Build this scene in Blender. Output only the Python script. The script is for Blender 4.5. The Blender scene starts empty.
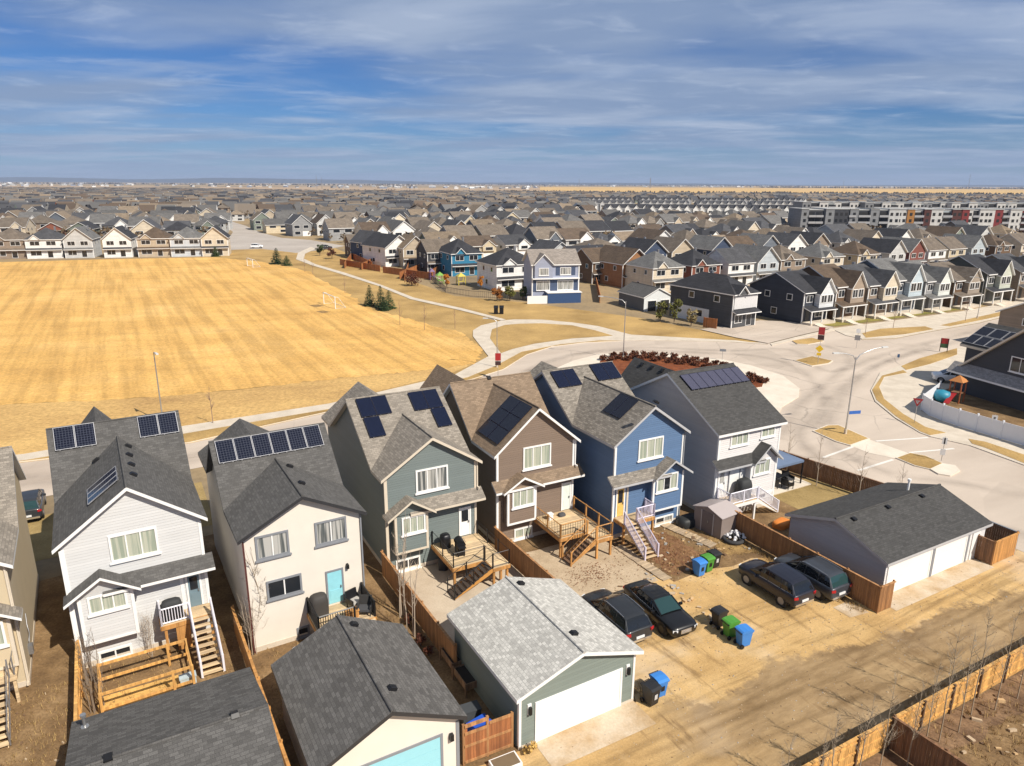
HAZE_D = 0.00007
import bpy, math, random
from mathutils import Vector, Matrix
random.seed(7)
R = math.radians
sc = bpy.context.scene
COL = sc.collection
# ------------------------------------------------------------------ camera
F = 709.0; CH = 25.0; PITCH = math.atan(200 / 709.0); ROLL = R(0.3)
CP, SP = math.cos(PITCH), math.sin(PITCH)
def ray(u, v):
    a = (u - 512) / F; b = (v - 383) / F
    c, s = math.cos(ROLL), math.sin(ROLL)
    a, b = a * c + b * s, -a * s + b * c
    return Vector((a, CP - b * SP, -(b * CP + SP)))
def gp(u, v, z=0.0):
    d = ray(u, v); t = (z - CH) / d.z
    return (d.x * t, d.y * t)
def toimg(p):
    x, y, z = p[0], p[1], p[2] - CH
    zc = y * CP - z * SP; yc = -(z * CP + y * SP)
    if zc < .1: return (-9999, -9999)
    a, b = x / zc, yc / zc
    c, s = math.cos(ROLL), math.sin(ROLL)
    return 512 + F * (a * c - b * s), 383 + F * (a * s + b * c)
cam = bpy.data.cameras.new('camera'); co = bpy.data.objects.new('camera', cam); COL.objects.link(co)
cam.sensor_width = 36; cam.lens = F / 1024 * 36; cam.clip_start = .5; cam.clip_end = 60000
_r = Vector((1, 0, 0)); _u = Vector((0, SP, CP)); _b = Vector((0, -CP, SP))
_c, _s = math.cos(ROLL), math.sin(ROLL)
rx = _r * _c + _u * _s; ux = -_r * _s + _u * _c
m = Matrix((rx, ux, _b)).transposed().to_4x4(); m.translation = (0, 0, CH)
co.matrix_world = m; sc.camera = co
# ------------------------------------------------------------------ materials
MATS = {}
class NT:
    def __init__(s, name):
        s.m = bpy.data.materials.new(name); s.m.use_nodes = True
        s.t = s.m.node_tree; s.t.nodes.clear()
        s.out = s.n('ShaderNodeOutputMaterial'); s.p = s.n('ShaderNodeBsdfPrincipled')
        s.l(s.p.outputs[0], s.out.inputs[0])
    def n(s, t, **k):
        x = s.t.nodes.new(t)
        for a, b in k.items(): setattr(x, a, b)
        return x
    def l(s, a, b): s.t.links.new(a, b)
    def tc(s, kind='Object'): return s.n('ShaderNodeTexCoord').outputs[kind]
    def mp(s, src, scale=(1, 1, 1), rot=(0, 0, 0)):
        q = s.n('ShaderNodeMapping'); q.inputs['Scale'].default_value = scale; q.inputs['Rotation'].default_value = rot
        s.l(src, q.inputs[0]); return q.outputs[0]
    def noise(s, src, scale, detail=3, rough=.55, out=0):
        q = s.n('ShaderNodeTexNoise'); q.inputs['Scale'].default_value = scale; q.inputs['Detail'].default_value = detail
        q.inputs['Roughness'].default_value = rough; s.l(src, q.inputs['Vector']); return q.outputs[out]
    def ramp(s, src, stops):
        q = s.n('ShaderNodeValToRGB'); e = q.color_ramp.elements
        while len(e) < len(stops): e.new(.5)
        for x, (p, c) in zip(e, stops):
            x.position = p; x.color = (c, c, c, 1) if isinstance(c, (int, float)) else (*c, 1)
        s.l(src, q.inputs[0]); return q.outputs[0]
    def mix(s, f, a, b, mode='MIX'):
        q = s.n('ShaderNodeMix', data_type='RGBA', blend_type=mode)
        for i, v in ((0, f), (6, a), (7, b)):
            if isinstance(v, (int, float)): q.inputs[i].default_value = v if i == 0 else (v, v, v, 1)
            elif isinstance(v, tuple): q.inputs[i].default_value = (*v, 1)
            else: s.l(v, q.inputs[i])
        return q.outputs[2]
    def math(s, op, a, b=None):
        q = s.n('ShaderNodeMath', operation=op)
        for i, v in ((0, a), (1, b)):
            if v is None: continue
            if isinstance(v, (int, float)): q.inputs[i].default_value = v
            else: s.l(v, q.inputs[i])
        return q.outputs[0]
    def bump(s, h, strength=.4, dist=.02):
        q = s.n('ShaderNodeBump'); q.inputs['Strength'].default_value = strength; q.inputs['Distance'].default_value = dist
        s.l(h, q.inputs['Height']); s.l(q.outputs[0], s.p.inputs['Normal'])
    def col(s, c):
        if isinstance(c, tuple): s.p.inputs['Base Color'].default_value = (*c, 1)
        else: s.l(c, s.p.inputs['Base Color'])
    def set(s, rough=.8, metal=0, spec=None):
        s.p.inputs['Roughness'].default_value = rough; s.p.inputs['Metallic'].default_value = metal
        if spec is not None: s.p.inputs['Specular IOR Level'].default_value = spec
def sc3(c, k): return tuple(min(1, x * k) for x in c)
def plain(name, c, rough=.7, metal=0, var=.12, nscale=3.0, spec=None):
    if name in MATS: return MATS[name]
    t = NT(name); t.set(rough, metal, spec)
    nz = t.noise(t.tc(), nscale, 3)
    t.col(t.mix(nz, sc3(c, 1 - var), sc3(c, 1 + var))); MATS[name] = t.m; return t.m
def siding(name, c, pitch=.16):
    if name in MATS: return MATS[name]
    t = NT(name); t.set(.62)
    uv = t.tc('UV'); sep = t.n('ShaderNodeSeparateXYZ'); t.l(uv, sep.inputs[0])
    k = t.math('DIVIDE', sep.outputs[1], pitch); fl = t.math('FLOOR', k); fr = t.math('SUBTRACT', k, fl)
    wn = t.n('ShaderNodeTexWhiteNoise', noise_dimensions='1D'); t.l(fl, wn.inputs['W'])
    c1 = t.mix(wn.outputs[0], sc3(c, .93), sc3(c, 1.07))
    c2 = t.mix(.35, c1, t.mix(t.noise(t.tc(), .9, 4), sc3(c, .85), sc3(c, 1.15)))
    t.col(c2)
    t.bump(t.math('SUBTRACT', 1.0, fr), .9, .02); MATS[name] = t.m; return t.m
def stucco(name, c):
    if name in MATS: return MATS[name]
    t = NT(name); t.set(.9)
    o = t.tc(); n2 = t.noise(o, 1.1, 5)
    t.col(t.mix(n2, sc3(c, .9), sc3(c, 1.07))); t.bump(t.noise(o, 60, 3), .4, .01); MATS[name] = t.m; return t.m
def shingle(name, c, contrast=.35, w=.30, h=.15, obj=False):
    if name in MATS: return MATS[name]
    t = NT(name); t.set(.92, spec=.25)
    uv = t.tc('UV')
    b = t.n('ShaderNodeTexBrick'); b.offset = .5; b.squash = 1
    b.inputs['Scale'].default_value = 1; b.inputs['Brick Width'].default_value = w; b.inputs['Row Height'].default_value = h
    b.inputs['Mortar Size'].default_value = .012; b.inputs['Mortar Smooth'].default_value = .3; b.inputs['Bias'].default_value = 0
    t.l(uv, b.inputs['Vector'])
    b.inputs['Color1'].default_value = (1 - contrast, 1 - contrast, 1 - contrast, 1)
    b.inputs['Color2'].default_value = (1 + contrast, 1 + contrast, 1 + contrast, 1)
    b.inputs['Mortar'].default_value = (1 - contrast * 1.3,) * 3 + (1,)
    g1 = t.noise(uv, 26, 2); g2 = t.noise(uv, .55, 4)
    base = t.mix(g2, sc3(c, .84), sc3(c, 1.16))
    x = t.mix(1.0, base, b.outputs[0], 'MULTIPLY')
    x = t.mix(1.0, x, t.ramp(g1, [(.3, .72), (.7, 1.28)]), 'MULTIPLY')
    t.col(x); t.bump(b.outputs['Fac'], -.35, .012); MATS[name] = t.m; return t.m
def wood(name, c, plank=.14, axis=0):
    if name in MATS: return MATS[name]
    t = NT(name); t.set(.75)
    uv = t.tc('UV'); sep = t.n('ShaderNodeSeparateXYZ'); t.l(uv, sep.inputs[0])
    k = t.math('DIVIDE', sep.outputs[axis], plank); fl = t.math('FLOOR', k); fr = t.math('SUBTRACT', k, fl)
    wn = t.n('ShaderNodeTexWhiteNoise', noise_dimensions='1D'); t.l(fl, wn.inputs['W'])
    c1 = t.mix(wn.outputs[0], sc3(c, .72), sc3(c, 1.25))
    st = (14, 1.2, 1) if axis == 0 else (1.2, 14, 1)
    g = t.noise(t.mp(uv, st), 1.0, 4)
    c2 = t.mix(1.0, c1, t.ramp(g, [(.3, .75), (.7, 1.2)]), 'MULTIPLY')
    d = t.noise(t.tc(), .8, 4); c3 = t.mix(t.ramp(d, [(.45, 0.0), (.7, .45)]), c2, sc3((c[0] * .7, c[1] * .72, c[2] * .9), .8))
    t.col(c3)
    e = t.math('ABSOLUTE', t.math('SUBTRACT', fr, .5)); t.bump(t.ramp(e, [(.44, 1.0), (.5, 0.0)]), .6, .01); MATS[name] = t.m; return t.m
def glass(name, c, rough=.06, curtain=None):
    if name in MATS: return MATS[name]
    t = NT(name); t.set(rough, 0, .6)
    if curtain:
        uv = t.tc('UV'); n = t.noise(t.mp(uv, (5, .15, 1)), 1.6, 2)
        t.col(t.mix(t.ramp(n, [(.42, 0.0), (.56, 1.0)]), c, curtain))
    else: t.col(c)
    MATS[name] = t.m; return t.m
def objcol(name, kind='siding', rough=.8):
    if name in MATS: return MATS[name]
    t = NT(name); t.set(rough, spec=.3)
    oi = t.n('ShaderNodeObjectInfo'); uv = t.tc('UV')
    if kind == 'roof':
        b = t.n('ShaderNodeTexBrick'); b.inputs['Scale'].default_value = 1; b.inputs['Brick Width'].default_value = .5; b.inputs['Row Height'].default_value = .22
        b.inputs['Color1'].default_value = (.8, .8, .8, 1); b.inputs['Color2'].default_value = (1.2, 1.2, 1.2, 1); b.inputs['Mortar'].default_value = (.75, .75, .75, 1)
        b.inputs['Mortar Size'].default_value = .02; t.l(uv, b.inputs['Vector'])
        x = t.mix(1.0, oi.outputs['Color'], b.outputs[0], 'MULTIPLY')
        x = t.mix(1.0, x, t.ramp(t.noise(uv, .5, 4), [(.3, .8), (.7, 1.2)]), 'MULTIPLY')
    else:
        sep = t.n('ShaderNodeSeparateXYZ'); t.l(uv, sep.inputs[0])
        fl = t.math('FLOOR', t.math('DIVIDE', sep.outputs[1], .2))
        wn = t.n('ShaderNodeTexWhiteNoise', noise_dimensions='1D'); t.l(fl, wn.inputs['W'])
        x = t.mix(1.0, oi.outputs['Color'], t.ramp(wn.outputs[0], [(0, .9), (1, 1.08)]), 'MULTIPLY')
        x = t.mix(1.0, x, t.ramp(t.noise(t.tc(), .7, 4), [(.3, .88), (.7, 1.1)]), 'MULTIPLY')
    t.col(x); MATS[name] = t.m; return t.m
def ground_mat(name, stops, scale=.25, fine=9.0, fine_amt=.25, stretch=None, rot=0, bump=.25, rough=.95, extra=None, fs=1.0):
    """stops: list of (pos, colour) driven by fractal noise on world coordinates; fine speckle on top"""
    if name in MATS: return MATS[name]
    t = NT(name); t.set(rough, spec=.2)
    o = t.tc(); q = t.mp(o, stretch or (1, 1, 1), (0, 0, -rot)) if (stretch or rot) else o
    if stretch:                      # rotate first, then stretch
        q0 = t.mp(o, (1, 1, 1), (0, 0, -rot)); q = t.mp(q0, stretch)
    n1 = t.noise(q, scale, 6, .6)
    c = t.ramp(n1, stops)
    n2 = t.noise(o, fine, 4, .7)
    c = t.mix(1.0, c, t.ramp(n2, [(.25, 1 - fine_amt), (.75, 1 + fine_amt)]), 'MULTIPLY')
    if extra: c = extra(t, o, c)
    t.col(c); t.bump(n2, bump, .05 * fs); MATS[name] = t.m; return t.m
# ------------------------------------------------------------------ mesh builder
class MB:
    def __init__(s): s.v = []; s.f = []; s.mi = []; s.sm = []
    def add(s, vs, fs, m=0, smooth=False):
        b = len(s.v); s.v += [tuple(p) for p in vs]
        for f in fs: s.f.append([b + i for i in f]); s.mi.append(m); s.sm.append(smooth)
    def poly(s, pts, m=0): s.add(pts, [list(range(len(pts)))], m)
    def box(s, x0, y0, z0, x1, y1, z1, m=0):
        if x1 < x0: x0, x1 = x1, x0
        if y1 < y0: y0, y1 = y1, y0
        if z1 < z0: z0, z1 = z1, z0
        s.add([(x0, y0, z0), (x1, y0, z0), (x1, y1, z0), (x0, y1, z0), (x0, y0, z1), (x1, y0, z1), (x1, y1, z1), (x0, y1, z1)],
              [(0, 3, 2, 1), (4, 5, 6, 7), (0, 1, 5, 4), (1, 2, 6, 5), (2, 3, 7, 6), (3, 0, 4, 7)], m)
    def rbox(s, c, size, rot=0, m=0, tilt=0):
        hx, hy, hz = size[0] / 2, size[1] / 2, size[2] / 2; cr, sr = math.cos(rot), math.sin(rot); ct, st = math.cos(tilt), math.sin(tilt)
        vs = []
        for z in (-hz, hz):
            for x, y in ((-hx, -hy), (hx, -hy), (hx, hy), (-hx, hy)):
                yy, zz = y * ct - z * st, y * st + z * ct
                vs.append((c[0] + x * cr - yy * sr, c[1] + x * sr + yy * cr, c[2] + zz))
        s.add(vs, [(0, 3, 2, 1), (4, 5, 6, 7), (0, 1, 5, 4), (1, 2, 6, 5), (2, 3, 7, 6), (3, 0, 4, 7)], m)
    def slab(s, poly, z0, z1, m=0, ms=None):
        n = len(poly); a = sum(poly[i][0] * poly[(i + 1) % n][1] - poly[(i + 1) % n][0] * poly[i][1] for i in range(n))
        if a < 0: poly = poly[::-1]
        s.add([(p[0], p[1], z1) for p in poly], [list(range(n))], m)
        vs = [(p[0], p[1], z0) for p in poly] + [(p[0], p[1], z1) for p in poly]
        s.add(vs, [(i, (i + 1) % n, n + (i + 1) % n, n + i) for i in range(n)], m if ms is None else ms)
    def plane_slab(s, pts, t, m=0, ms=1):
        """a sloping roof plane of vertical thickness t; sides take material ms"""
        n = len(pts); s.add(pts, [list(range(n))], m)
        lo = [(p[0], p[1], p[2] - t) for p in pts]
        s.add(lo, [list(range(n))[::-1]], ms)
        s.add(list(pts) + lo, [((i + 1) % n, i, n + i, n + (i + 1) % n) for i in range(n)], ms)
    def extr(s, pts, d, m=0):
        n = len(pts); q = [tuple(p[i] + d[i] for i in range(3)) for p in pts]
        s.add(list(pts), [list(range(n))[::-1]], m); s.add(q, [list(range(n))], m)
        s.add(list(pts) + q, [(i, (i + 1) % n, n + (i + 1) % n, n + i) for i in range(n)], m)
    def tube(s, pts, rs, n=6, m=0, smooth=True, cap=True):
        if not isinstance(rs, (list, tuple)): rs = [rs] * len(pts)
        pts = [Vector(p) for p in pts]; rings = []
        for i, p in enumerate(pts):
            d = (pts[min(i + 1, len(pts) - 1)] - pts[max(i - 1, 0)]).normalized()
            h = Vector((0, 0, 1)) if abs(d.z) < .9 else Vector((1, 0, 0))
            a = d.cross(h).normalized(); b = d.cross(a)
            rings.append([p + (a * math.cos(6.28319 * k / n) + b * math.sin(6.28319 * k / n)) * rs[i] for k in range(n)])
        vs = [q for r_ in rings for q in r_]; fs = []
        for i in range(len(pts) - 1):
            for k in range(n): fs.append((i * n + k, i * n + (k + 1) % n, (i + 1) * n + (k + 1) % n, (i + 1) * n + k))
        s.add(vs, fs, m, smooth)
        if cap:
            s.add(rings[0], [list(range(n))], m); s.add(rings[-1], [list(range(n))[::-1]], m)
    def lathe(s, prof, c=(0, 0, 0), n=14, m=0, smooth=True):
        vs = []; k = len(prof)
        for i in range(n):
            a = 6.28319 * i / n
            for r_, z in prof: vs.append((c[0] + r_ * math.cos(a), c[1] + r_ * math.sin(a), c[2] + z))
        fs = [(i * k + j, ((i + 1) % n) * k + j, ((i + 1) % n) * k + j + 1, i * k + j + 1) for i in range(n) for j in range(k - 1)]
        s.add(vs, fs, m, smooth)
    def mesh(s, name, mats, uv=True):
        me = bpy.data.meshes.new(name); me.from_pydata(s.v, [], s.f)
        for x in (mats if isinstance(mats, (list, tuple)) else [mats]): me.materials.append(x)
        nm = len(me.materials)
        me.polygons.foreach_set('material_index', [min(i, nm - 1) for i in s.mi])
        me.polygons.foreach_set('use_smooth', s.sm)
        if uv and s.f:
            ul = me.uv_layers.new(name='uv'); data = []
            me.update()
            for p in me.polygons:
                n = p.normal
                if abs(n.z) > .999: ax = (1, 0, 0); ay = (0, 1, 0)
                else:
                    l = math.hypot(n.x, n.y); ax = (-n.y / l, n.x / l, 0)
                    ay = (n.y * ax[2] - n.z * ax[1], n.z * ax[0] - n.x * ax[2], n.x * ax[1] - n.y * ax[0])
                for vi in p.vertices:
                    q = s.v[vi]
                    data.append(q[0] * ax[0] + q[1] * ax[1] + q[2] * ax[2]); data.append(q[0] * ay[0] + q[1] * ay[1] + q[2] * ay[2])
            ul.data.foreach_set('uv', data)
        me.update(); return me
    def build(s, name, mats, parent=None, kind=None, label=None, uv=True):
        o = bpy.data.objects.new(name, s.mesh(name, mats, uv)); COL.objects.link(o)
        if parent is not None: o.parent = parent
        if kind: o['kind'] = kind
        if label: o['label'] = label
        return o
def tag(o, label, cat, group=None, kind=None):
    o['label'] = label; o['category'] = cat
    if group: o['group'] = group
    if kind: o['kind'] = kind
    return o
def thing(name, label, cat, loc=(0, 0, 0), rot=0, group=None):
    o = bpy.data.objects.new(name, None); COL.objects.link(o); o.empty_display_size = .3
    o.location = loc if len(loc) == 3 else (loc[0], loc[1], 0); o.rotation_euler = (0, 0, rot)
    return tag(o, label, cat, group)
def dup(root, loc, rot, label, group=None, scale=None):
    def cp(o, par):
        c = o.copy(); COL.objects.link(c)
        if par is not None: c.parent = par
        for ch in o.children: cp(ch, c)
        return c
    r = cp(root, None); r.location = loc if len(loc) == 3 else (loc[0], loc[1], 0); r.rotation_euler = (0, 0, rot); r['label'] = label
    if group: r['group'] = group
    if scale: r.scale = scale
    return r
# shared materials
WHITE = plain('white_trim', (.8, .79, .77), .5, var=.05)
OFFW = plain('cream_trim', (.62, .54, .43), .6, var=.06)
BLACKM = plain('black_metal', (.015, .015, .017), .4, .3)
DKTRIM = plain('dark_trim', (.03, .03, .033), .5)
GREYTRIM = plain('grey_trim', (.22, .23, .25), .6)
CONC = ground_mat('concrete', [(.3, (.50, .43, .345)), (.7, (.63, .555, .455))], .6, 14, .12)
CONCP = ground_mat('pale_concrete', [(.3, (.60, .525, .43)), (.7, (.72, .645, .54))], .5, 14, .1)
CEDAR = wood('cedar_wood', (.52, .255, .075))
CEDARH = wood('cedar_deck', (.50, .26, .09), .14, 1)
OLDWOOD = wood('brown_fence_wood', (.21, .105, .05))
MIDWOOD = wood('tan_fence_wood', (.40, .20, .08))
NEWWOOD = wood('yellow_fence_wood', (.64, .35, .105))
PALEWOOD = wood('pale_lumber', (.62, .46, .27), .14, 1)
GL_GREEN = glass('glass_curtain_green', (.30, .34, .27), .12, (.46, .47, .38))
GL_GREY = glass('glass_curtain_grey', (.10, .11, .11), .08, (.45, .44, .41))
GL_DARK = glass('glass_dark', (.02, .023, .028), .05)
GALV = plain('galvanised_steel', (.5, .5, .5), .35, .8)
STEEL = plain('dull_steel', (.33, .33, .34), .45, .7)
# ------------------------------------------------------------------ world, sun, haze
SUN_AZ = math.atan2(-.66, .75)            # horizontal direction towards the sun (x, y)
SUN_EL = R(46)
w = bpy.data.worlds.new('World'); sc.world = w; w.use_nodes = True
nt = w.node_tree; nt.nodes.clear()
def wn(t, **k):
    x = nt.nodes.new(t)
    for a, b in k.items(): setattr(x, a, b)
    return x
sky = wn('ShaderNodeTexSky', sky_type='NISHITA'); sky.sun_disc = False; sky.sun_elevation = SUN_EL
sky.sun_rotation = math.pi / 2 - SUN_AZ; sky.altitude = 1000; sky.air_density = 1.0; sky.dust_density = .6; sky.ozone_density = 2.0
bg = wn('ShaderNodeBackground'); bg.inputs[1].default_value = .10
out = wn('ShaderNodeOutputWorld'); L = nt.links.new
tc = wn('ShaderNodeTexCoord'); sp = wn('ShaderNodeSeparateXYZ'); L(tc.outputs['Generated'], sp.inputs[0])
def wm(op, a, b=None):
    q = wn('ShaderNodeMath', operation=op)
    for i, v in ((0, a), (1, b)):
        if v is None: continue
        if isinstance(v, (int, float)): q.inputs[i].default_value = v
        else: L(v, q.inputs[i])
    return q.outputs[0]
zc = wm('ADD', wm('MAXIMUM', sp.outputs[2], 0.0), .05)
cx = wm('DIVIDE', sp.outputs[0], zc); cy = wm('DIVIDE', sp.outputs[1], zc)
cb = wn('ShaderNodeCombineXYZ'); L(cx, cb.inputs[0]); L(cy, cb.inputs[1])
def cloud(scale, rot, loc, detail, rough, lo, hi, stretch=(1, 1, 1), dist=.6):
    mpn = wn('ShaderNodeMapping'); mpn.inputs['Rotation'].default_value = (0, 0, rot); mpn.inputs['Location'].default_value = loc; mpn.inputs['Scale'].default_value = stretch
    L(cb.outputs[0], mpn.inputs[0])
    nz = wn('ShaderNodeTexNoise'); nz.inputs['Scale'].default_value = scale; nz.inputs['Detail'].default_value = detail
    nz.inputs['Roughness'].default_value = rough; nz.inputs['Distortion'].default_value = dist; L(mpn.outputs[0], nz.inputs['Vector'])
    mr = wn('ShaderNodeMapRange', interpolation_type='SMOOTHSTEP'); mr.inputs[1].default_value = lo; mr.inputs[2].default_value = hi
    L(nz.outputs[0], mr.inputs[0]); return mr.outputs[0]
def wmix(f, a, b, mode='MIX'):
    q = wn('ShaderNodeMix', data_type='RGBA', blend_type=mode)
    for i, v in ((0, f), (6, a), (7, b)):
        if isinstance(v, (int, float)): q.inputs[i].default_value = v
        elif isinstance(v, tuple): q.inputs[i].default_value = (*v, 1)
        else: L(v, q.inputs[i])
    return q.outputs[2]
SK = 10.0      # cloud radiance in units of the sky texture (the Background strength is 0.1)
big = cloud(.34, R(10), (4.6, 2.9, 0), 5, .5, .41, .61, (.7, 1, 1), .3)
fine = cloud(.75, R(-8), (7.3, 5.2, 0), 6, .52, .44, .70, (.7, 1, 1), .4)
wisp = cloud(2.4, R(10), (1.3, 9.2, 0), 8, .6, .50, .78, (.8, 1, 1), .5)
blue = wmix(1.0, sky.outputs[0], (.24, .40, .66), 'MULTIPLY')
c0 = wmix(wm('MULTIPLY', big, .9), blue, (.22 * SK, .295 * SK, .44 * SK))
c1 = wmix(wm('MULTIPLY', fine, .7), c0, (.36 * SK, .43 * SK, .56 * SK))
c2 = wmix(wm('MULTIPLY', wisp, .22), c1, (.62 * SK, .68 * SK, .78 * SK))
hz = wn('ShaderNodeMapRange', interpolation_type='SMOOTHSTEP'); hz.inputs[1].default_value = -.01; hz.inputs[2].default_value = .09
hz.inputs[3].default_value = .75; hz.inputs[4].default_value = 0; L(sp.outputs[2], hz.inputs[0])
c3 = wmix(hz.outputs[0], c2, (.265 * SK, .345 * SK, .495 * SK))
up = wn('ShaderNodeMapRange', interpolation_type='SMOOTHSTEP'); up.inputs[1].default_value = .24; up.inputs[2].default_value = .55; L(sp.outputs[2], up.inputs[0])
c4 = wmix(up.outputs[0], c3, wmix(.65, wmix(1.0, sky.outputs[0], (.6, .65, .72), 'MULTIPLY'), (.29 * SK, .335 * SK, .405 * SK))); L(c4, bg.inputs[0]); L(bg.outputs[0], out.inputs[0])
sl = bpy.data.lights.new('sun', 'SUN'); sl.energy = 5.0; sl.angle = R(.5); sl.color = (1, .93, .82)
so = bpy.data.objects.new('sun', sl); COL.objects.link(so)
sd = Vector((math.cos(SUN_AZ) * math.cos(SUN_EL), math.sin(SUN_AZ) * math.cos(SUN_EL), math.sin(SUN_EL)))
so.rotation_euler = sd.to_track_quat('Z', 'Y').to_euler(); so.location = (30, -30, 60)
sc.view_settings.view_transform = 'Standard'; sc.view_settings.look = 'None'; sc.view_settings.gamma = 1
sc.view_settings.exposure = 0.26
sc.render.engine = 'CYCLES'
try:
    sc.cycles.max_bounces = 5; sc.cycles.diffuse_bounces = 3; sc.cycles.glossy_bounces = 2; sc.cycles.volume_bounces = 0
    sc.cycles.volume_step_rate = 10; sc.cycles.use_denoising = True; sc.cycles.sample_clamp_indirect = 6
except Exception: pass
# haze box
hb = MB(); hb.box(-16000, -300, -1.5, 16000, 15500, 95)
hm = bpy.data.materials.new('haze'); hm.use_nodes = True; hm.node_tree.nodes.clear()
ho = hm.node_tree.nodes.new('ShaderNodeOutputMaterial'); hv = hm.node_tree.nodes.new('ShaderNodeVolumePrincipled')
hv.inputs['Color'].default_value = (.56, .68, .92, 1); hv.inputs['Density'].default_value = HAZE_D; hv.inputs['Anisotropy'].default_value = 0.0
hm.node_tree.links.new(hv.outputs[0], ho.inputs['Volume'])
if HAZE_D > 0: hb.build('haze', hm, kind='stuff', uv=False)
# ------------------------------------------------------------------ ground and roads
A29 = R(29)
DIRT = (.235, .155, .085)
def far_extra(t, o, c):
    v = t.n('ShaderNodeTexVoronoi'); v.inputs['Scale'].default_value = .0011; t.l(t.mp(o, (1, .6, 1), (0, 0, R(20))), v.inputs['Vector'])
    q = t.ramp(v.outputs['Color'], [(.2, (.30, .22, .12)), (.45, (.42, .30, .15)), (.6, (.22, .17, .11)), (.85, (.36, .27, .16))])
    d = t.n('ShaderNodeVectorMath', operation='LENGTH'); t.l(o, d.inputs[0])
    mr = t.n('ShaderNodeMapRange'); mr.inputs[1].default_value = 1300; mr.inputs[2].default_value = 1700; t.l(d.outputs['Value'], mr.inputs[0])
    return t.mix(mr.outputs[0], c, q)
M_GROUND = ground_mat('town_ground', [(.3, (.17, .135, .09)), (.5, (.30, .22, .125)), (.7, (.38, .27, .14))], .03, 1.2, .2, extra=far_extra)
M_GRASS = ground_mat('dry_grass', [(.28, (.26, .165, .06)), (.5, (.40, .26, .10)), (.72, (.52, .34, .13))], .11, 5, .3)
def field_extra(t, o, c):
    st = t.noise(t.mp(t.mp(o, (1, 1, 1), (0, 0, -A29)), (.55, .022, 1)), 1.0, 4, .6)
    st2 = t.noise(t.mp(t.mp(o, (1, 1, 1), (0, 0, R(-10))), (.03, .3, 1)), 1.0, 3, .6)
    c = t.mix(1.0, c, t.ramp(st, [(.37, .80), (.58, 1.07)]), 'MULTIPLY')
    return t.mix(1.0, c, t.ramp(st2, [(.35, .93), (.65, 1.05)]), 'MULTIPLY') if False else t.mix(t.ramp(t.noise(o, .35, 6, .7), [(.5, 0.0), (.72, .5)]), t.mix(1.0, c, t.ramp(st2, [(.35, .93), (.65, 1.05)]), 'MULTIPLY'), (.44, .27, .10))
M_FIELD = ground_mat('mown_field_grass', [(.28, (.54, .31, .095)), (.5, (.65, .385, .12)), (.72, (.73, .455, .165))], .06, 2.4, .3, extra=field_extra)
M_VERGE = ground_mat('rough_grass', [(.26, (.34, .205, .085)), (.48, (.50, .315, .12)), (.7, (.62, .405, .155))], .13, 2.2, .34, stretch=(.5, 1, 1), rot=R(20))
def road_extra(t, o, c):
    v = t.n('ShaderNodeTexVoronoi', feature='DISTANCE_TO_EDGE'); v.inputs['Scale'].default_value = .11
    wv = t.n('ShaderNodeVectorMath', operation='ADD'); nv = t.noise(o, .5, 4, .6, out=1); t.l(o, wv.inputs[0]); t.l(nv, wv.inputs[1]); t.l(wv.outputs[0], v.inputs['Vector'])
    cr = t.math('MULTIPLY', t.ramp(v.outputs['Distance'], [(0.0, 1.0), (.012, 0.0)]), t.ramp(t.noise(o, .06, 2), [(.45, 0.0), (.6, .55)]))
    pt = t.n('ShaderNodeTexVoronoi'); pt.inputs['Scale'].default_value = .16; t.l(t.mp(o, (1, .5, 1), (0, 0, -A29)), pt.inputs['Vector'])
    c = t.mix(1.0, c, t.ramp(pt.outputs['Color'], [(.1, .90), (.3, 1.0), (.9, 1.05)]), 'MULTIPLY')
    return t.mix(cr, c, (.16, .14, .12))
M_ROAD = ground_mat('asphalt_pale', [(.3, (.42, .345, .28)), (.5, (.50, .42, .345)), (.7, (.58, .49, .405))], .12, 20, .08, stretch=(.25, 1, 1), rot=A29, bump=.1, extra=road_extra)
M_YARD = ground_mat('yard_dirt', [(.28, (.115, .07, .036)), (.5, (.20, .125, .06)), (.72, (.31, .205, .105))], .55, 7, .38)
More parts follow.
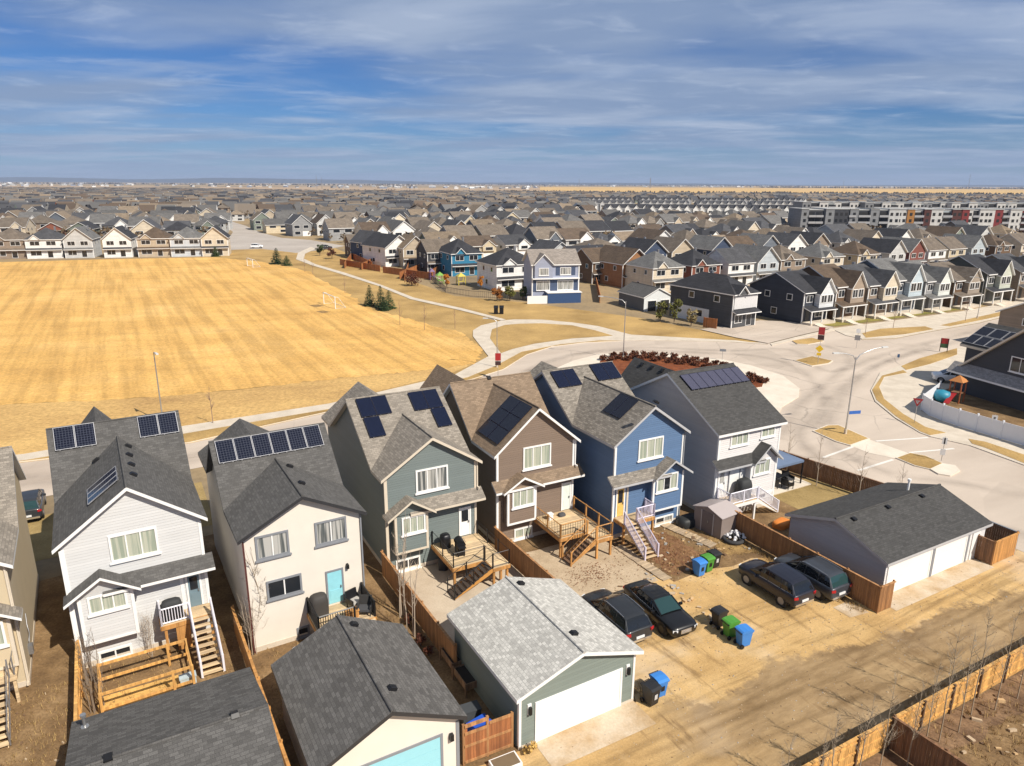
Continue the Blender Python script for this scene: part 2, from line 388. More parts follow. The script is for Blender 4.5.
def alley_extra(t, o, c):
    r = t.mp(o, (1, 1, 1), (0, 0, -A29))
    wob = t.n('ShaderNodeVectorMath', operation='SCALE'); nzv = t.noise(r, .22, 3, .5, out=1); t.l(nzv, wob.inputs[0]); wob.inputs['Scale'].default_value = .9
    ad = t.n('ShaderNodeVectorMath', operation='ADD'); t.l(r, ad.inputs[0]); t.l(wob.outputs[0], ad.inputs[1]); rw = ad.outputs[0]
    sp_ = t.n('ShaderNodeSeparateXYZ'); t.l(r, sp_.inputs[0]); nz = t.noise(r, .30, 9, .68)
    # wheel tracks wandering along the lane, and pale dusty spills
    tr = t.noise(t.mp(rw, (.10, 1.3, 1)), 1.0, 7, .66)
    c = t.mix(1.0, c, t.ramp(tr, [(.36, .72), (.47, 1.0), (.62, 1.1)]), 'MULTIPLY')
    c = t.mix(t.ramp(t.noise(rw, .16, 5, .6), [(.50, 0.0), (.66, .6)]), c, (.63, .50, .35))
    # damp brown mud along the far fence with a ragged edge, and loose dark stains
    d = t.math('ADD', t.math('ADD', sp_.outputs[1], t.math('MULTIPLY', sp_.outputs[0], .085)), t.math('MULTIPLY', t.math('SUBTRACT', nz, .5), 6.0))
    mr = t.n('ShaderNodeMapRange', interpolation_type='SMOOTHSTEP'); mr.inputs[1].default_value = 24.0; mr.inputs[2].default_value = 23.5; t.l(d, mr.inputs[0])
    mx = t.n('ShaderNodeMapRange', interpolation_type='SMOOTHSTEP'); mx.inputs[1].default_value = 15; mx.inputs[2].default_value = 26; t.l(sp_.outputs[0], mx.inputs[0])
    mud = t.mix(t.ramp(t.noise(t.mp(rw, (.3, 1, 1)), .9, 8, .7), [(.35, 0.0), (.62, 1.0)]), (.15, .095, .05), (.36, .25, .135))
    c = t.mix(t.math('MULTIPLY', t.math('MULTIPLY', mr.outputs[0], mx.outputs[0]), .85), c, mud)
    st = t.noise(t.mp(t.mp(o, (1, 1, 1), (0, 0, R(62))), (.22, 1.2, 1)), .8, 6, .68)
    return t.mix(t.ramp(st, [(.585, 0.0), (.68, .8)]), c, (.20, .125, .06))
M_ALLEY = ground_mat('dirt_alley', [(.25, (.35, .215, .085)), (.5, (.50, .325, .14)), (.75, (.60, .415, .20))], .3, 10, .2, extra=alley_extra, bump=.3)
M_GRAVEL = ground_mat('gravel', [(.3, (.36, .27, .175)), (.7, (.52, .41, .285))], .7, 13, .28)
M_LAWN = ground_mat('spring_lawn', [(.3, (.25, .175, .07)), (.7, (.37, .265, .115))], .4, 8, .3)
M_GREENLAWN = ground_mat('green_lawn', [(.3, (.17, .16, .04)), (.7, (.30, .24, .07))], .25, 5, .25)
M_MULCH = ground_mat('rust_mulch', [(.3, (.12, .035, .015)), (.7, (.25, .08, .03))], .9, 6, .4)
M_STUBBLE = ground_mat('stubble_field', [(.3, (.52, .33, .12)), (.7, (.66, .44, .17))], .004, .05, .1)
def sheet(name, pts, z, mat, side=None, zb=0.0, world=False):
    P = [p if world else gp(p[0], p[1], 0) for p in pts]
    b = MB()
    if side is None: b.poly([(x, y, z) for x, y in (P if sum(P[i][0] * P[(i + 1) % len(P)][1] - P[(i + 1) % len(P)][0] * P[i][1] for i in range(len(P))) > 0 else P[::-1])])
    else: b.slab(P, zb, z, 0, 1)
    return b.build(name, [mat, side or mat], kind='structure', uv=False)
g0 = MB(); g0.poly([(-30000, -2000, 0), (30000, -2000, 0), (30000, 40000, 0), (-30000, 40000, 0)]); g0.build('ground', M_GROUND, kind='structure', uv=False)
# dry grass round the park
sheet('park_grass', [(-400, 270), (0, 262), (110, 259), (215, 257), (245, 246), (330, 246), (420, 284), (455, 296), (530, 303), (640, 318), (700, 330), (770, 344), (770, 350), (600, 352), (545, 362), (470, 395), (345, 425), (190, 455), (25, 480), (-400, 545)], .02, M_GRASS)
def jag(L_, n, a, seed):
    r = random.Random(seed); o = []
    for (p, q) in zip(L_, L_[1:]):
        for i in range(n): f = i / n; o.append((p[0] + (q[0] - p[0]) * f + r.uniform(-3 * a, 3 * a), p[1] + (q[1] - p[1]) * f + r.uniform(-a, a)))
    return o + [L_[-1]]
FE = jag([(300, 268), (340, 289), (372, 309), (420, 322), (462, 334), (484, 350), (474, 364), (420, 371), (340, 378), (240, 390), (130, 399), (0, 405), (-420, 430)], 14, .9, 8)
sheet('sports_field', [(-420, 271), (0, 262.4), (110, 259.4), (215, 257.4), (262, 262)] + FE, .05, M_FIELD)
sheet('rough_verge', [(-420, 430), (0, 405), (130, 399), (240, 390), (340, 378), (420, 371), (474, 364), (450, 374), (329, 404), (184, 427), (25, 455), (-420, 530)], .045, M_VERGE)
# the paved road
road_n = [(-90, 477), (25, 462.5), (190, 443.5), (345, 409), (430, 389.5), (471, 381), (504, 371), (527, 356), (552, 348), (585, 343.7), (623, 342), (680, 342.6), (730, 344), (770, 346.5), (798, 337), (835, 329), (862, 340), (895, 339), (931, 332), (978, 323.6), (1040, 309)]
road_e = [(1075, 316), (1024, 331), (956, 349), (899, 366.5), (880, 373), (870, 391), (874.5, 402), (895, 419), (920, 434), (931, 438), (970, 447), (1024, 467), (1110, 500)]
road_s = [(775, 430), (783, 408), (800, 398), (801, 389), (783, 376), (752, 366), (722, 359.5), (680, 355.5), (640, 354), (600, 354), (573, 361), (548, 372), (520, 388)]
def wp(l): return [gp(u, v) for u, v in l]
_ah = lambda x, y: (x * math.cos(A29) - y * math.sin(A29), x * math.sin(A29) + y * math.cos(A29))
RD = wp(road_n) + wp(road_e) + [_ah(64, 21), _ah(53.6, 21.3), _ah(53.9, 29.5), _ah(51.9, 42), _ah(51.2, 47)] + wp(road_s) + [(-11.6, 76.0), (-25.5, 61.5), (-38.4, 53.4), (-60, 43)]
sheet('road', RD, .03, M_ROAD, world=True)
sheet('road', [(560, 380), (545, 374), (572, 359.5), (600, 352.5), (640, 352), (722, 357.5), (755, 364.5), (788, 374.5), (806, 389), (804, 400), (786, 411), (776, 430), (760, 425), (600, 420)], .034, M_ROAD)
sheet('road', [(869, 391), (880, 371), (899, 364), (956, 347), (1030, 328), (1040, 340), (960, 360), (905, 375), (884, 392), (900, 412), (925, 428), (980, 444), (1040, 465), (1040, 474), (970, 450), (918, 436)], .034, M_ROAD)
sheet('road', [(471, 379), (500, 367), (523, 352.5), (550, 345), (585, 341), (623, 339.5), (680, 340), (740, 342), (775, 343), (775, 348), (730, 346), (680, 345), (623, 344), (585, 346), (552, 350), (527, 358), (504, 373)], .034, M_ROAD)
# sidewalk along the street, with the loop path
SW = [(-90, 468), (25, 455), (184, 427), (329, 404.5), (425, 382), (455.5, 375), (488.5, 357), (473, 337), (473, 331), (481, 326), (501, 321.3), (514, 320), (542, 320.2), (572, 323), (598, 326.7), (631, 335.3), (680, 338), (735, 341), (768, 345), (730, 342.4), (680, 341.2), (598, 340.8), (560, 344.6), (521.5, 352), (496, 366), (468, 377.5), (425, 388), (329, 409.5), (186, 434), (25, 461), (-90, 475)]
sheet('sidewalk', SW, .13, CONC, CONC)
LOOP = [(501, 354), (495, 346), (490, 339), (492, 330), (505, 325.6), (520, 324.4), (542, 324), (572, 326), (595, 331), (613, 336.4), (597.7, 337.6), (572, 339.2), (534, 344.6), (512, 350)]
sheet('grass_island_in_path_loop', LOOP, .145, M_GRASS)
sheet('path', [(501, 321), (460, 310.6), (410.6, 299.6), (377.7, 286), (342, 274.6), (311.7, 265.5), (296, 259.5), (298, 253), (311, 247), (316, 249), (305, 254), (304, 259), (316, 264.5), (345, 273), (382, 285.4), (414, 298), (462, 308.6), (506, 320)], .10, CONC)
sheet('boulevard_grass', [(-90, 475.2), (25, 461.4), (186, 434.4), (329, 410), (425, 388.6), (468, 378), (496, 366.5), (521.5, 352.6), (560, 345), (598, 341.2), (623, 341.3), (585, 343), (552, 347), (527, 355), (503, 370), (471, 380), (430, 388.8), (345, 408.6), (190, 443), (25, 462)], .12, M_GRASS, CONCP)
# corner apron, mulch bed
sheet('corner_pavement', [(548, 372.5), (573, 361.5), (600, 354.5), (640, 354.4), (680, 356), (722, 360), (752, 366.5), (783, 376.6), (799.5, 389.3), (798.5, 397.5), (782, 407.5), (772, 430), (740, 440), (600, 420), (545, 395)], .13, CONCP, CONCP)
sheet('mulch_bed', [(600, 362), (615, 357.8), (640, 356.6), (665, 358), (700, 362), (722, 366), (745, 376), (764, 381), (762, 388), (735, 392), (640, 400), (600, 380)], .17, M_MULCH, CONCP)
# north side: driveway apron, boulevard strips, front lawns of the far row
sheet('far_sidewalk', [(770, 344), (800, 336.5), (835, 328.5), (890, 321.5), (960, 312), (1040, 297), (1040, 308), (978, 323.0), (931, 331.4), (895, 338.4), (862, 339.4), (846, 336), (835, 330.8), (800, 338.6), (772, 346.2)], .12, CONC, CONC)
sheet('far_boulevard', [(862, 334), (880, 329.5), (925, 327), (934, 330), (905, 335), (866, 338.6)], .15, M_GRASS, CONCP)
sheet('far_boulevard', [(940, 326), (1030, 306), (1040, 308), (985, 320), (950, 327)], .15, M_GRASS, CONCP)
sheet('shared_driveway', [(700, 330), (760, 321), (806, 323), (835, 328), (800, 336), (768, 344), (735, 338)], .14, M_ROAD)
sheet('driveway_verge', [(792, 341.5), (812, 338.6), (824, 342), (808, 345), (797, 344.6)], .16, M_GRASS, CONCP)
sheet('front_lawns', [(806, 324), (838, 319), (890, 311), (960, 301), (1024, 288), (1024, 297), (960, 310), (890, 319.5), (835, 326.5)], .06, M_GREENLAWN)
# east verge and driveway strips
sheet('east_sidewalk', [(899, 366.5), (956, 349), (1024, 331), (1075, 318), (1100, 350), (1060, 480), (1024, 466), (970, 446.4), (931, 437.6), (920, 433.5), (895, 418.5), (875, 402), (870.6, 391), (880, 373.4)], .12, CONC, CONCP)
sheet('east_verge', [(872, 391), (882, 376.5), (903, 371), (907, 373.5), (884, 378), (879, 388), (884, 400), (903, 415), (925, 428), (946, 434), (930, 436.5), (920, 432.6), (896, 417.6), (876.5, 401)], .15, M_GRASS, CONCP)
sheet('east_verge', [(901, 367), (920, 359), (957, 349), (957, 355.5), (930, 365), (906, 371)], .15, M_GRASS, CONCP)
sheet('east_verge', [(968, 440), (985, 443), (1024, 456), (1060, 470), (1060, 477), (1024, 464.5), (985, 449), (972, 445)], .15, M_GRASS, CONCP)
sheet('side_yard_ground', [(921, 412), (960, 427), (1024, 446), (1100, 470), (1100, 395), (960, 385), (926, 398)], .14, M_YARD)
# worn wheel tracks on the pavement: soft edged darker strips
def track_mat(name='tyre_track', c=(.27, .235, .205), k=.27):
    t = NT(name); t.set(.9, spec=.2); t.col(c); uv = t.tc('UV'); sp_ = t.n('ShaderNodeSeparateXYZ'); t.l(uv, sp_.inputs[0])
    e = t.math('SUBTRACT', 1.0, t.math('ABSOLUTE', t.math('SUBTRACT', t.math('MULTIPLY', sp_.outputs[1], 2.0), 1.0)))
    n = t.ramp(t.noise(t.mp(t.tc(), (.5, .5, 1)), .5, 5, .65), [(.3, .1), (.7, 1.0)])
    a = t.math('MULTIPLY', t.math('MULTIPLY', e, n), k); tr = t.n('ShaderNodeBsdfTransparent'); mx = t.n('ShaderNodeMixShader')
    t.l(a, mx.inputs[0]); t.l(tr.outputs[0], mx.inputs[1]); t.l(t.p.outputs[0], mx.inputs[2]); t.l(mx.outputs[0], t.out.inputs[0]); return t.m
TRK = track_mat(); TZ = [.052]
def track(px, wdt, mat=None, world=False, name='wheel_track'):
    P = [Vector(p) for p in (px if world else wp(px))]; Q = []
    for i in range(len(P) - 1):          # smooth the line
        p0, p1, p2, p3 = P[max(i - 1, 0)], P[i], P[i + 1], P[min(i + 2, len(P) - 1)]
        for k in range(6):
            f = k / 6; Q.append(.5 * ((2 * p1) + (p2 - p0) * f + (2 * p0 - 5 * p1 + 4 * p2 - p3) * f * f + (3 * p1 - p0 - 3 * p2 + p3) * f ** 3))
    Q.append(P[-1]); vs = []; fs = []; uvs = []
    for i, q in enumerate(Q):
        d = (Q[min(i + 1, len(Q) - 1)] - Q[max(i - 1, 0)]).normalized(); n = Vector((-d.y, d.x)) * wdt / 2
        vs += [(q.x - n.x, q.y - n.y, TZ[0]), (q.x + n.x, q.y + n.y, TZ[0])]
    for i in range(len(Q) - 1): fs.append((2 * i, 2 * i + 2, 2 * i + 3, 2 * i + 1)); uvs += [(i, 0), (i + 1, 0), (i + 1, 1), (i, 1)]
    me = bpy.data.meshes.new(name); me.from_pydata(vs, [], fs); ul = me.uv_layers.new(name='uv'); ul.data.foreach_set('uv', [c for u in uvs for c in u]); me.materials.append(mat or TRK)
    o = bpy.data.objects.new(name, me); COL.objects.link(o); o['kind'] = 'structure'; TZ[0] += .003
for px in ([(1040, 316), (940, 340), (880, 356), (830, 372), (790, 350), (730, 351), (640, 348), (575, 355), (520, 375)], [(1040, 321), (940, 346), (885, 363), (845, 385), (815, 415), (800, 440), (850, 475), (960, 515), (1040, 540)], [(1040, 500), (960, 484), (900, 476), (860, 462), (830, 440), (838, 405), (870, 370), (930, 345)],
           [(780, 440), (800, 405), (830, 380), (850, 360), (825, 346), (790, 345)], [(515, 381), (555, 359), (620, 350.5), (700, 353), (760, 357), (800, 370), (825, 400), (815, 430)], [(10, 480), (100, 470), (200, 454), (345, 421)], [(10, 487), (100, 477), (200, 460), (345, 427)]): track(px, 2.2)
# traffic islands
def island(name, pts, cap=None):
    sheet(name, pts, .14, M_GRASS, CONCP); P = wp(pts); cx_ = sum(p[0] for p in P) / len(P); cy_ = sum(p[1] for p in P) / len(P)
    ring = [((p[0] - cx_) * 1.07 + cx_, (p[1] - cy_) * 1.07 + cy_) for p in P]
    sheet('island_kerb', ring, .13, CONCP, CONCP, world=True)
island('traffic_island', [(795, 361), (812, 357), (832, 361.5), (828, 364), (812, 366.5)])
island('traffic_island', [(814, 432), (828, 426.5), (838, 426.3), (868, 439.5), (850, 446), (836, 442)])
island('traffic_island', [(897, 459), (910, 454.3), (925, 457), (942, 464.5), (930, 470), (915, 466.5)])
sheet('island_nose', [(930, 470.3), (942.5, 464.7), (955, 466.5), (960, 472), (950, 477), (938, 475)], .15, CONCP, CONCP)
sheet('crossing_pavement', [(851, 446.3), (869, 440), (876, 442), (908, 453.5), (896, 459), (868, 453)], .045, CONCP)
M_PAINT = plain('road_paint', (.72, .68, .62), .7)
def line(pts, wdt, z=.048):
    P = wp(pts); b = MB()
    for (x0, y0), (x1, y1) in zip(P, P[1:]):
        l = math.hypot(x1 - x0, y1 - y0); nx, ny = -(y1 - y0) / l * wdt / 2, (x1 - x0) / l * wdt / 2
        b.poly([(x0 + nx, y0 + ny, z), (x0 - nx, y0 - ny, z), (x1 - nx, y1 - ny, z), (x1 + nx, y1 + ny, z)][::-1])
    b.build('crosswalk_line', M_PAINT, kind='structure', uv=False)
line([(823, 458), (853, 447)], .3); line([(858, 471), (893, 460)], .3); line([(876, 441.5), (928, 438)], .3); line([(909, 453), (954, 449)], .3)
# far streets
M_FROAD = ground_mat('far_asphalt', [(.3, (.36, .315, .275)), (.7, (.46, .41, .36))], .06, 2, .1)
sheet('far_street', [(207, 253.5), (225, 250), (262, 249), (296, 253), (330, 249), (345, 246), (310, 240), (282, 238), (262, 233), (246, 226), (232, 221.5), (222, 217), (216, 217.5), (222, 224), (233, 232), (228, 240), (207, 247)], .04, M_FROAD)
# lots behind the houses
def ahp(x, y, o=(0, 0)): return (o[0] + x * math.cos(A29) - y * math.sin(A29), o[1] + x * math.sin(A29) + y * math.cos(A29))
sheet('yard_ground', [ahp(-60, 14), ahp(51.5, 14), ahp(51.6, 21.4), ahp(56.2, 33.6), ahp(54.4, 45), ahp(50, 47), ahp(4, 52), ahp(-10, 50), ahp(-60, 52)], .006, M_YARD, world=True)
rr = random.Random(3)
def rag(x0, x1, y, n, j): return [ahp(x0 + (x1 - x0) * i / n, y + rr.uniform(-j, j)) for i in range(n + 1)]
al = rag(56, -30, 15.3, 60, .12)[::-1] + [ahp(54.5, 22.9)] + rag(54, 37.9, 22.7, 14, .12) + [ahp(37.5, 25), ahp(37.4, 29.8), ahp(36, 30.5), ahp(34, 30.3), ahp(32, 30.9), ahp(29.2, 30.7), ahp(29, 32), ahp(20.4, 31.6), ahp(20.4, 24)] + rag(20, -30, 23.0, 40, .2)
sheet('alley', al, .014, M_ALLEY, world=True)
sheet('neighbour_yard', [ahp(-60, -20), ahp(70, -20)] + rag(70, -60, 15.1, 60, .1), .010, M_YARD, world=True)
sheet('neighbour_lawn', [ahp(36.5, 4), ahp(60, 4)] + rag(60, 36.5, 12.6, 16, .35), .018, M_VERGE, world=True)
sheet('planting_bed', rag(14, 52, 13.4, 50, .3) + [ahp(52, 15.0), ahp(14, 15.1)], .024, ground_mat('bark_bed', [(.3, (.10, .058, .034)), (.7, (.27, .17, .095))], .8, 8, .4), world=True)
sheet('gravel_yard', [ahp(21, 31.2)] + rag(21, 28.4, 31.4, 8, .25) + [ahp(28.6, 37.2)] + rag(28.4, 20.4, 38.6, 8, .1), .018, M_GRAVEL, world=True)
sheet('concrete_patio', [ahp(13.2, 31.0), ahp(20.7, 31.0), ahp(20.7, 40.2), ahp(13.2, 40.2)], .022, ground_mat('beige_patio', [(.3, (.44, .35, .255)), (.7, (.55, .46, .35))], .6, 12, .12), world=True)
sheet('concrete_walk', [ahp(21.1, 30.8), ahp(22.0, 30.8), ahp(22.0, 39.8), ahp(21.1, 39.8)], .026, CONC, world=True)
CONC_D = ground_mat('dusty_concrete', [(.35, (.42, .29, .16)), (.6, (.55, .45, .335))], .5, 9, .15)
sheet('garage_apron', [ahp(14.1, 21.4), ahp(19.9, 21.4), ahp(19.9, 23.3), ahp(14.1, 23.3)], .03, CONC_D, world=True)
sheet('garage_apron', [ahp(5.4, 20.6), ahp(11.6, 20.6), ahp(11.6, 22.7), ahp(5.4, 22.7)], .03, CONC_D, world=True)
sheet('garage_apron', [ahp(38.9, 21.7), ahp(49.6, 21.7), ahp(49.6, 23.2), ahp(38.9, 23.2)], .03, CONC_D, world=True)
sheet('side_yard_lawn', [ahp(45.2, 30.6), ahp(54.6, 30.6), ahp(54.2, 38.2), ahp(45.2, 38.0)], .02, M_LAWN, world=True)
sheet('side_patio', [ahp(45.3, 37.0), ahp(50.2, 37.0), ahp(50.2, 42), ahp(45.3, 42)], .09, CONCP, CONC, world=True)
def ragpoly(P, n, j, seed):
    r = random.Random(seed); o = []
    for p, q in zip(P, P[1:] + P[:1]):
        for i in range(n): f = i / n; o.append(ahp(p[0] + (q[0] - p[0]) * f + r.uniform(-j, j), p[1] + (q[1] - p[1]) * f + r.uniform(-j, j)))
    return o
M_PATCH = ground_mat('dry_back_grass', [(.3, (.15, .09, .04)), (.5, (.27, .17, .07)), (.7, (.38, .25, .10))], .8, 8, .35)
sheet('back_lawn', ragpoly([(34.9, 31.4), (37.2, 31.0), (37.2, 35.0), (35.3, 34)], 9, .14, 5), .016, M_PATCH, world=True)
sheet('back_lawn', ragpoly([(29.6, 31.2), (33.4, 31.4), (33.3, 36.4), (30, 36.2)], 9, .2, 6), .010, ground_mat('red_earth', [(.3, (.14, .07, .035)), (.7, (.27, .15, .075))], .9, 8, .35), world=True)
sheet('back_lawn', [ahp(-3.6, 32.3), ahp(0.3, 32.3), ahp(0.3, 36.2), ahp(-3.6, 36.2)], .016, M_FIELD, world=True)
sheet('front_yard_grass', [ahp(-22, 53.5), ahp(4, 53.5), ahp(4, 62.5), ahp(-22, 60)], .018, M_LAWN, world=True)
RUT = track_mat('dirt_rut', (.235, .15, .072), .38); TZ[0] = .0175; rr2 = random.Random(21)
for y0, ph in ((18.2, .3), (19.8, .3), (20.9, 1.7)):
    track([ahp(x, y0 + .45 * math.sin(x / 9 + ph) + rr2.uniform(-.1, .1)) for x in range(-4, 58, 4)], .55, RUT, True, 'wheel_rut')
for x0, x1 in ((23.4, 24.2), (25.0, 25.9), (33.2, 32.6), (34.8, 34.3)):
    track([ahp(x0, 28.0), ahp(x0 * .6 + x1 * .4, 25.6), ahp(x1, 22.9)], .45, RUT, True, 'wheel_rut')
sheet('bare_soil_patch', [(309, 305.5), (318, 304.6), (324, 306), (316, 307.6)], .056, M_PATCH)
sheet('bare_soil_patch', [(316, 311.6), (324, 310.8), (331, 312.2), (322, 313.4)], .057, M_PATCH)
# ------------------------------------------------------------------ the row of near houses
class House:
    """x along the rear wall, y away from the alley, z up; parts hang on one Empty at the rear left corner"""
    def __init__(s, name, label, loc, rot, W, ze, za, yr, zr, y1, roofmat, wallmat, fascia, ov=.35, zf=9.5, xr=2.1, yf=None, cat='house'):
        s.W, s.ze, s.za, s.yr, s.zr, s.y1, s.ov = W, ze, za, yr, zr, y1, ov
        s.t = thing(name, label, cat, loc, rot); s.loc, s.rot = loc, rot
        sl = (za - ze) / (W / 2); zt = ze - ov * sl; ms = (zr - zt) / (yr - y1); yv = y1 + (za - zt) / ms
        s.zt, s.ms = zt, ms; ye = 2 * yr - y1; D = ye - ov; s.D = D
        T = .2; b = MB(); x0, x1 = -ov, W + ov
        gable = za is not None and y1 > .2
        if gable:
            b.plane_slab([(x0, y1, zt), (W / 2, yv, za), (x1, y1, zt), (x1, yr, zr), (x0, yr, zr)], T)
            b.plane_slab([(x0, -ov, zt), (W / 2, -ov, za), (W / 2, yv, za), (x0, y1, zt)], T)
            b.plane_slab([(W / 2, -ov, za), (x1, -ov, zt), (x1, y1, zt), (W / 2, yv, za)], T)
        else:
            b.plane_slab([(x0, y1, zt), (x1, y1, zt), (x1, yr, zr), (x0, yr, zr)], T)
        # front slope with its cross gable
        yv2 = yr + (zr - zf) / ms; xe = 2 * xr + ov; yf = yf or D + 1.35; yw = yf - .4
        b.plane_slab([(x0, yr, zr), (x1, yr, zr), (x1, ye, zt), (xe, ye, zt), (xr, yv2, zf), (x0, ye, zt)], T)
        b.plane_slab([(x0, ye, zt), (xr, yv2, zf), (xr, yf, zf), (x0, yf, zt)], T)
        b.plane_slab([(xr, yv2, zf), (xe, ye, zt), (xe, yf, zt), (xr, yf, zf)], T)
        # ridge caps
        b.tube([(x0, yr, zr + .005), (x1, yr, zr + .005)], .07, 5, 0)
        if gable: b.tube([(W / 2, -ov, za + .005), (W / 2, yv, za + .005)], .07, 5, 0)
        s.roof = b.build('roof', [roofmat, fascia], s.t)
        # walls
        k = MB(); g = .1
        side = [(0, 0), (D, 0), (D, zt + .02), (yr, zr - g), (y1 + .4, zt + .4 * ms - g if gable else zt + .4 * ms - g)]
        if gable: side += [(y1 - .1, ze - .03), (0, ze - .03)]
        else: side += [(0, ze - .06)]
        if gable: k.poly([(0, 0, 0), (W, 0, 0), (W, 0, ze - .03), (W / 2, 0, za - g - .02), (0, 0, ze - .03)])
        else: k.poly([(0, 0, 0), (W, 0, 0), (W, 0, ze - .06), (0, 0, ze - .06)])
        k.poly([(0, y, z) for y, z in side][::-1]); k.poly([(W, y, z) for y, z in side])
        k.poly([(W, D, 0), (0, D, 0), (0, D, zt), (W, D, zt)])
        k.poly([(0, yw, 0), (0, yw, zt), (xr, yw, zf - g - .1), (2 * xr, yw, zt), (2 * xr, yw, 0)])
        k.poly([(0, D, 0), (0, D, zt + .05), (0, yw, zt + .05), (0, yw, 0)]); k.poly([(2 * xr, D, 0), (2 * xr, yw, 0), (2 * xr, yw, zt + .05), (2 * xr, D, zt + .05)])
        s.wall = k.build('wall', wallmat, s.t)
        s.planes = {'main': (Vector((0, y1, zt)), Vector((1, 0, 0)), Vector((0, yr - y1, zr - zt)).normalized()),
                    'gl': (Vector((x0, 0, zt)), Vector((0, -1, 0)), Vector((W / 2 + ov, 0, za - zt)).normalized()),
                    'gr': (Vector((x1, 0, zt)), Vector((0, 1, 0)), Vector((-W / 2 - ov, 0, za - zt)).normalized()),
                    'front': (Vector((x1, ye, zt)), Vector((-1, 0, 0)), Vector((0, yr - ye, zr - zt)).normalized()),
                    'fl': (Vector((x0, 0, zt)), Vector((0, -1, 0)), Vector((xr + ov, 0, zf - zt)).normalized()),
                    'fr': (Vector((xe, 0, zt)), Vector((0, 1, 0)), Vector((-xr - ov, 0, zf - zt)).normalized())}
    def toloc(s, p):
        x, y = p[0] - s.loc[0], p[1] - s.loc[1]; c, n = math.cos(s.rot), math.sin(s.rot)
        return Vector((x * c + y * n, -x * n + y * c, p[2]))
    def hit(s, pl, u, v):
        """where the sight line of a measured point meets a roof plane, in that plane's own (across, up-slope) metres"""
        p0, a, b = s.planes[pl]; n = a.cross(b)
        o = s.toloc((0, 0, CH)); e = ray(u, v); d = s.toloc((e.x + s.loc[0], e.y + s.loc[1], 0)); d.z = e.z
        q = o + d * ((p0 - o).dot(n) / d.dot(n)) - p0
        return q.dot(a), q.dot(b)
    def on(s, pl, x, y, h=0):
        p0, a, b = s.planes[pl]; n = a.cross(b).normalized()
        if n.z < 0: n = -n
        return p0 + a * x + b * y + n * h
    def panels(s, pl, px, nx, ny, mat, frame, gap=.03, label=None):
        h = [s.hit(pl, *p) for p in px]              # tl, tr, br, bl
        qx = sorted(q[0] for q in h); qy = sorted(q[1] for q in h); xa = (qx[0] + qx[1]) / 2; xb = (qx[2] + qx[3]) / 2; yb = (qy[0] + qy[1]) / 2; yt = (qy[2] + qy[3]) / 2
        if xa > xb: xa, xb = xb, xa
        if yb > yt: yb, yt = yt, yb
        for i in range(nx):
            for j in range(ny):
                X0 = xa + (xb - xa) * i / nx + gap / 2; X1 = xa + (xb - xa) * (i + 1) / nx - gap / 2
                Y0 = yb + (yt - yb) * j / ny + gap / 2; Y1 = yb + (yt - yb) * (j + 1) / ny - gap / 2
                b = MB(); f = .026
                P = lambda x, y, z: tuple(s.on(pl, x, y, z))
                def bx(x0, y0, x1, y1, z0, z1, m):
                    lo = [P(x0, y0, z0), P(x1, y0, z0), P(x1, y1, z0), P(x0, y1, z0)]; hi = [P(x0, y0, z1), P(x1, y0, z1), P(x1, y1, z1), P(x0, y1, z1)]
                    b.add(lo + hi, [(0, 3, 2, 1), (4, 5, 6, 7), (0, 1, 5, 4), (1, 2, 6, 5), (2, 3, 7, 6), (3, 0, 4, 7)], m)
                bx(X0, Y0, X1, Y1, .09, .125, 0)
                for e in ((X0, Y0, X1, Y0 + f), (X0, Y1 - f, X1, Y1), (X0, Y0 + f, X0 + f, Y1 - f), (X1 - f, Y0 + f, X1, Y1 - f)): bx(*e, .085, .135, 1)
                for e in ((X0 + .2, Y0 - .02, X0 + .28, Y1), (X1 - .28, Y0 - .02, X1 - .2, Y1)): bx(*e, .0, .085, 2)
                b.build('solar_panel', [mat, frame, STEEL], s.roof, label=label)
    def vent(s, pl, u, v):
        x, y = s.hit(pl, u, v); b = MB(); p0, a, c = s.planes[pl]
        lo = [tuple(s.on(pl, x + dx, y + dy, -.02)) for dx, dy in ((-.16, -.2), (.16, -.2), (.16, .18), (-.16, .18))]
        hi = [tuple(s.on(pl, x + dx, y + dy, .14)) for dx, dy in ((-.14, -.22), (.14, -.22), (.14, .08), (-.14, .08))]
        b.add(lo + hi, [(4, 5, 6, 7), (0, 1, 5, 4), (1, 2, 6, 5), (2, 3, 7, 6), (3, 0, 4, 7)], 0); b.build('roof_vent', BLACKM, s.roof)
    def window(s, x0, x1, z0, z1, lites, frame, pane, y=0.0, sill=True, tw=.11):
        b = MB(); d = .07
        b.box(x0, y - d, z1 - tw, x1, y + .02, z1); b.box(x0, y - d, z0, x1, y + .02, z0 + tw)
        b.box(x0, y - d, z0 + tw, x0 + tw, y + .02, z1 - tw); b.box(x1 - tw, y - d, z0 + tw, x1, y + .02, z1 - tw)
        if sill: b.box(x0 - .08, y - d - .05, z0 - .09, x1 + .08, y + .02, z0 - .002)
        f = b.build('window', frame, s.t)
        xs = [x0 + tw + (x1 - x0 - 2 * tw) * i / lites for i in range(lites + 1)]
        mu = MB()
        for x in xs[1:-1]: mu.box(x - .035, y - d + .015, z0 + tw, x + .035, y + .02, z1 - tw)
        if lites > 1: mu.build('mullion', WHITE, f)
        for i in range(lites):
            q = MB(); a = xs[i] + (.035 if i else 0); c = xs[i + 1] - (.035 if i < lites - 1 else 0)
            q.poly([(a, y - .02, z0 + tw), (c, y - .02, z0 + tw), (c, y - .02, z1 - tw), (a, y - .02, z1 - tw)]); q.build('pane', pane[i % len(pane)] if isinstance(pane, list) else pane, f)
        return f
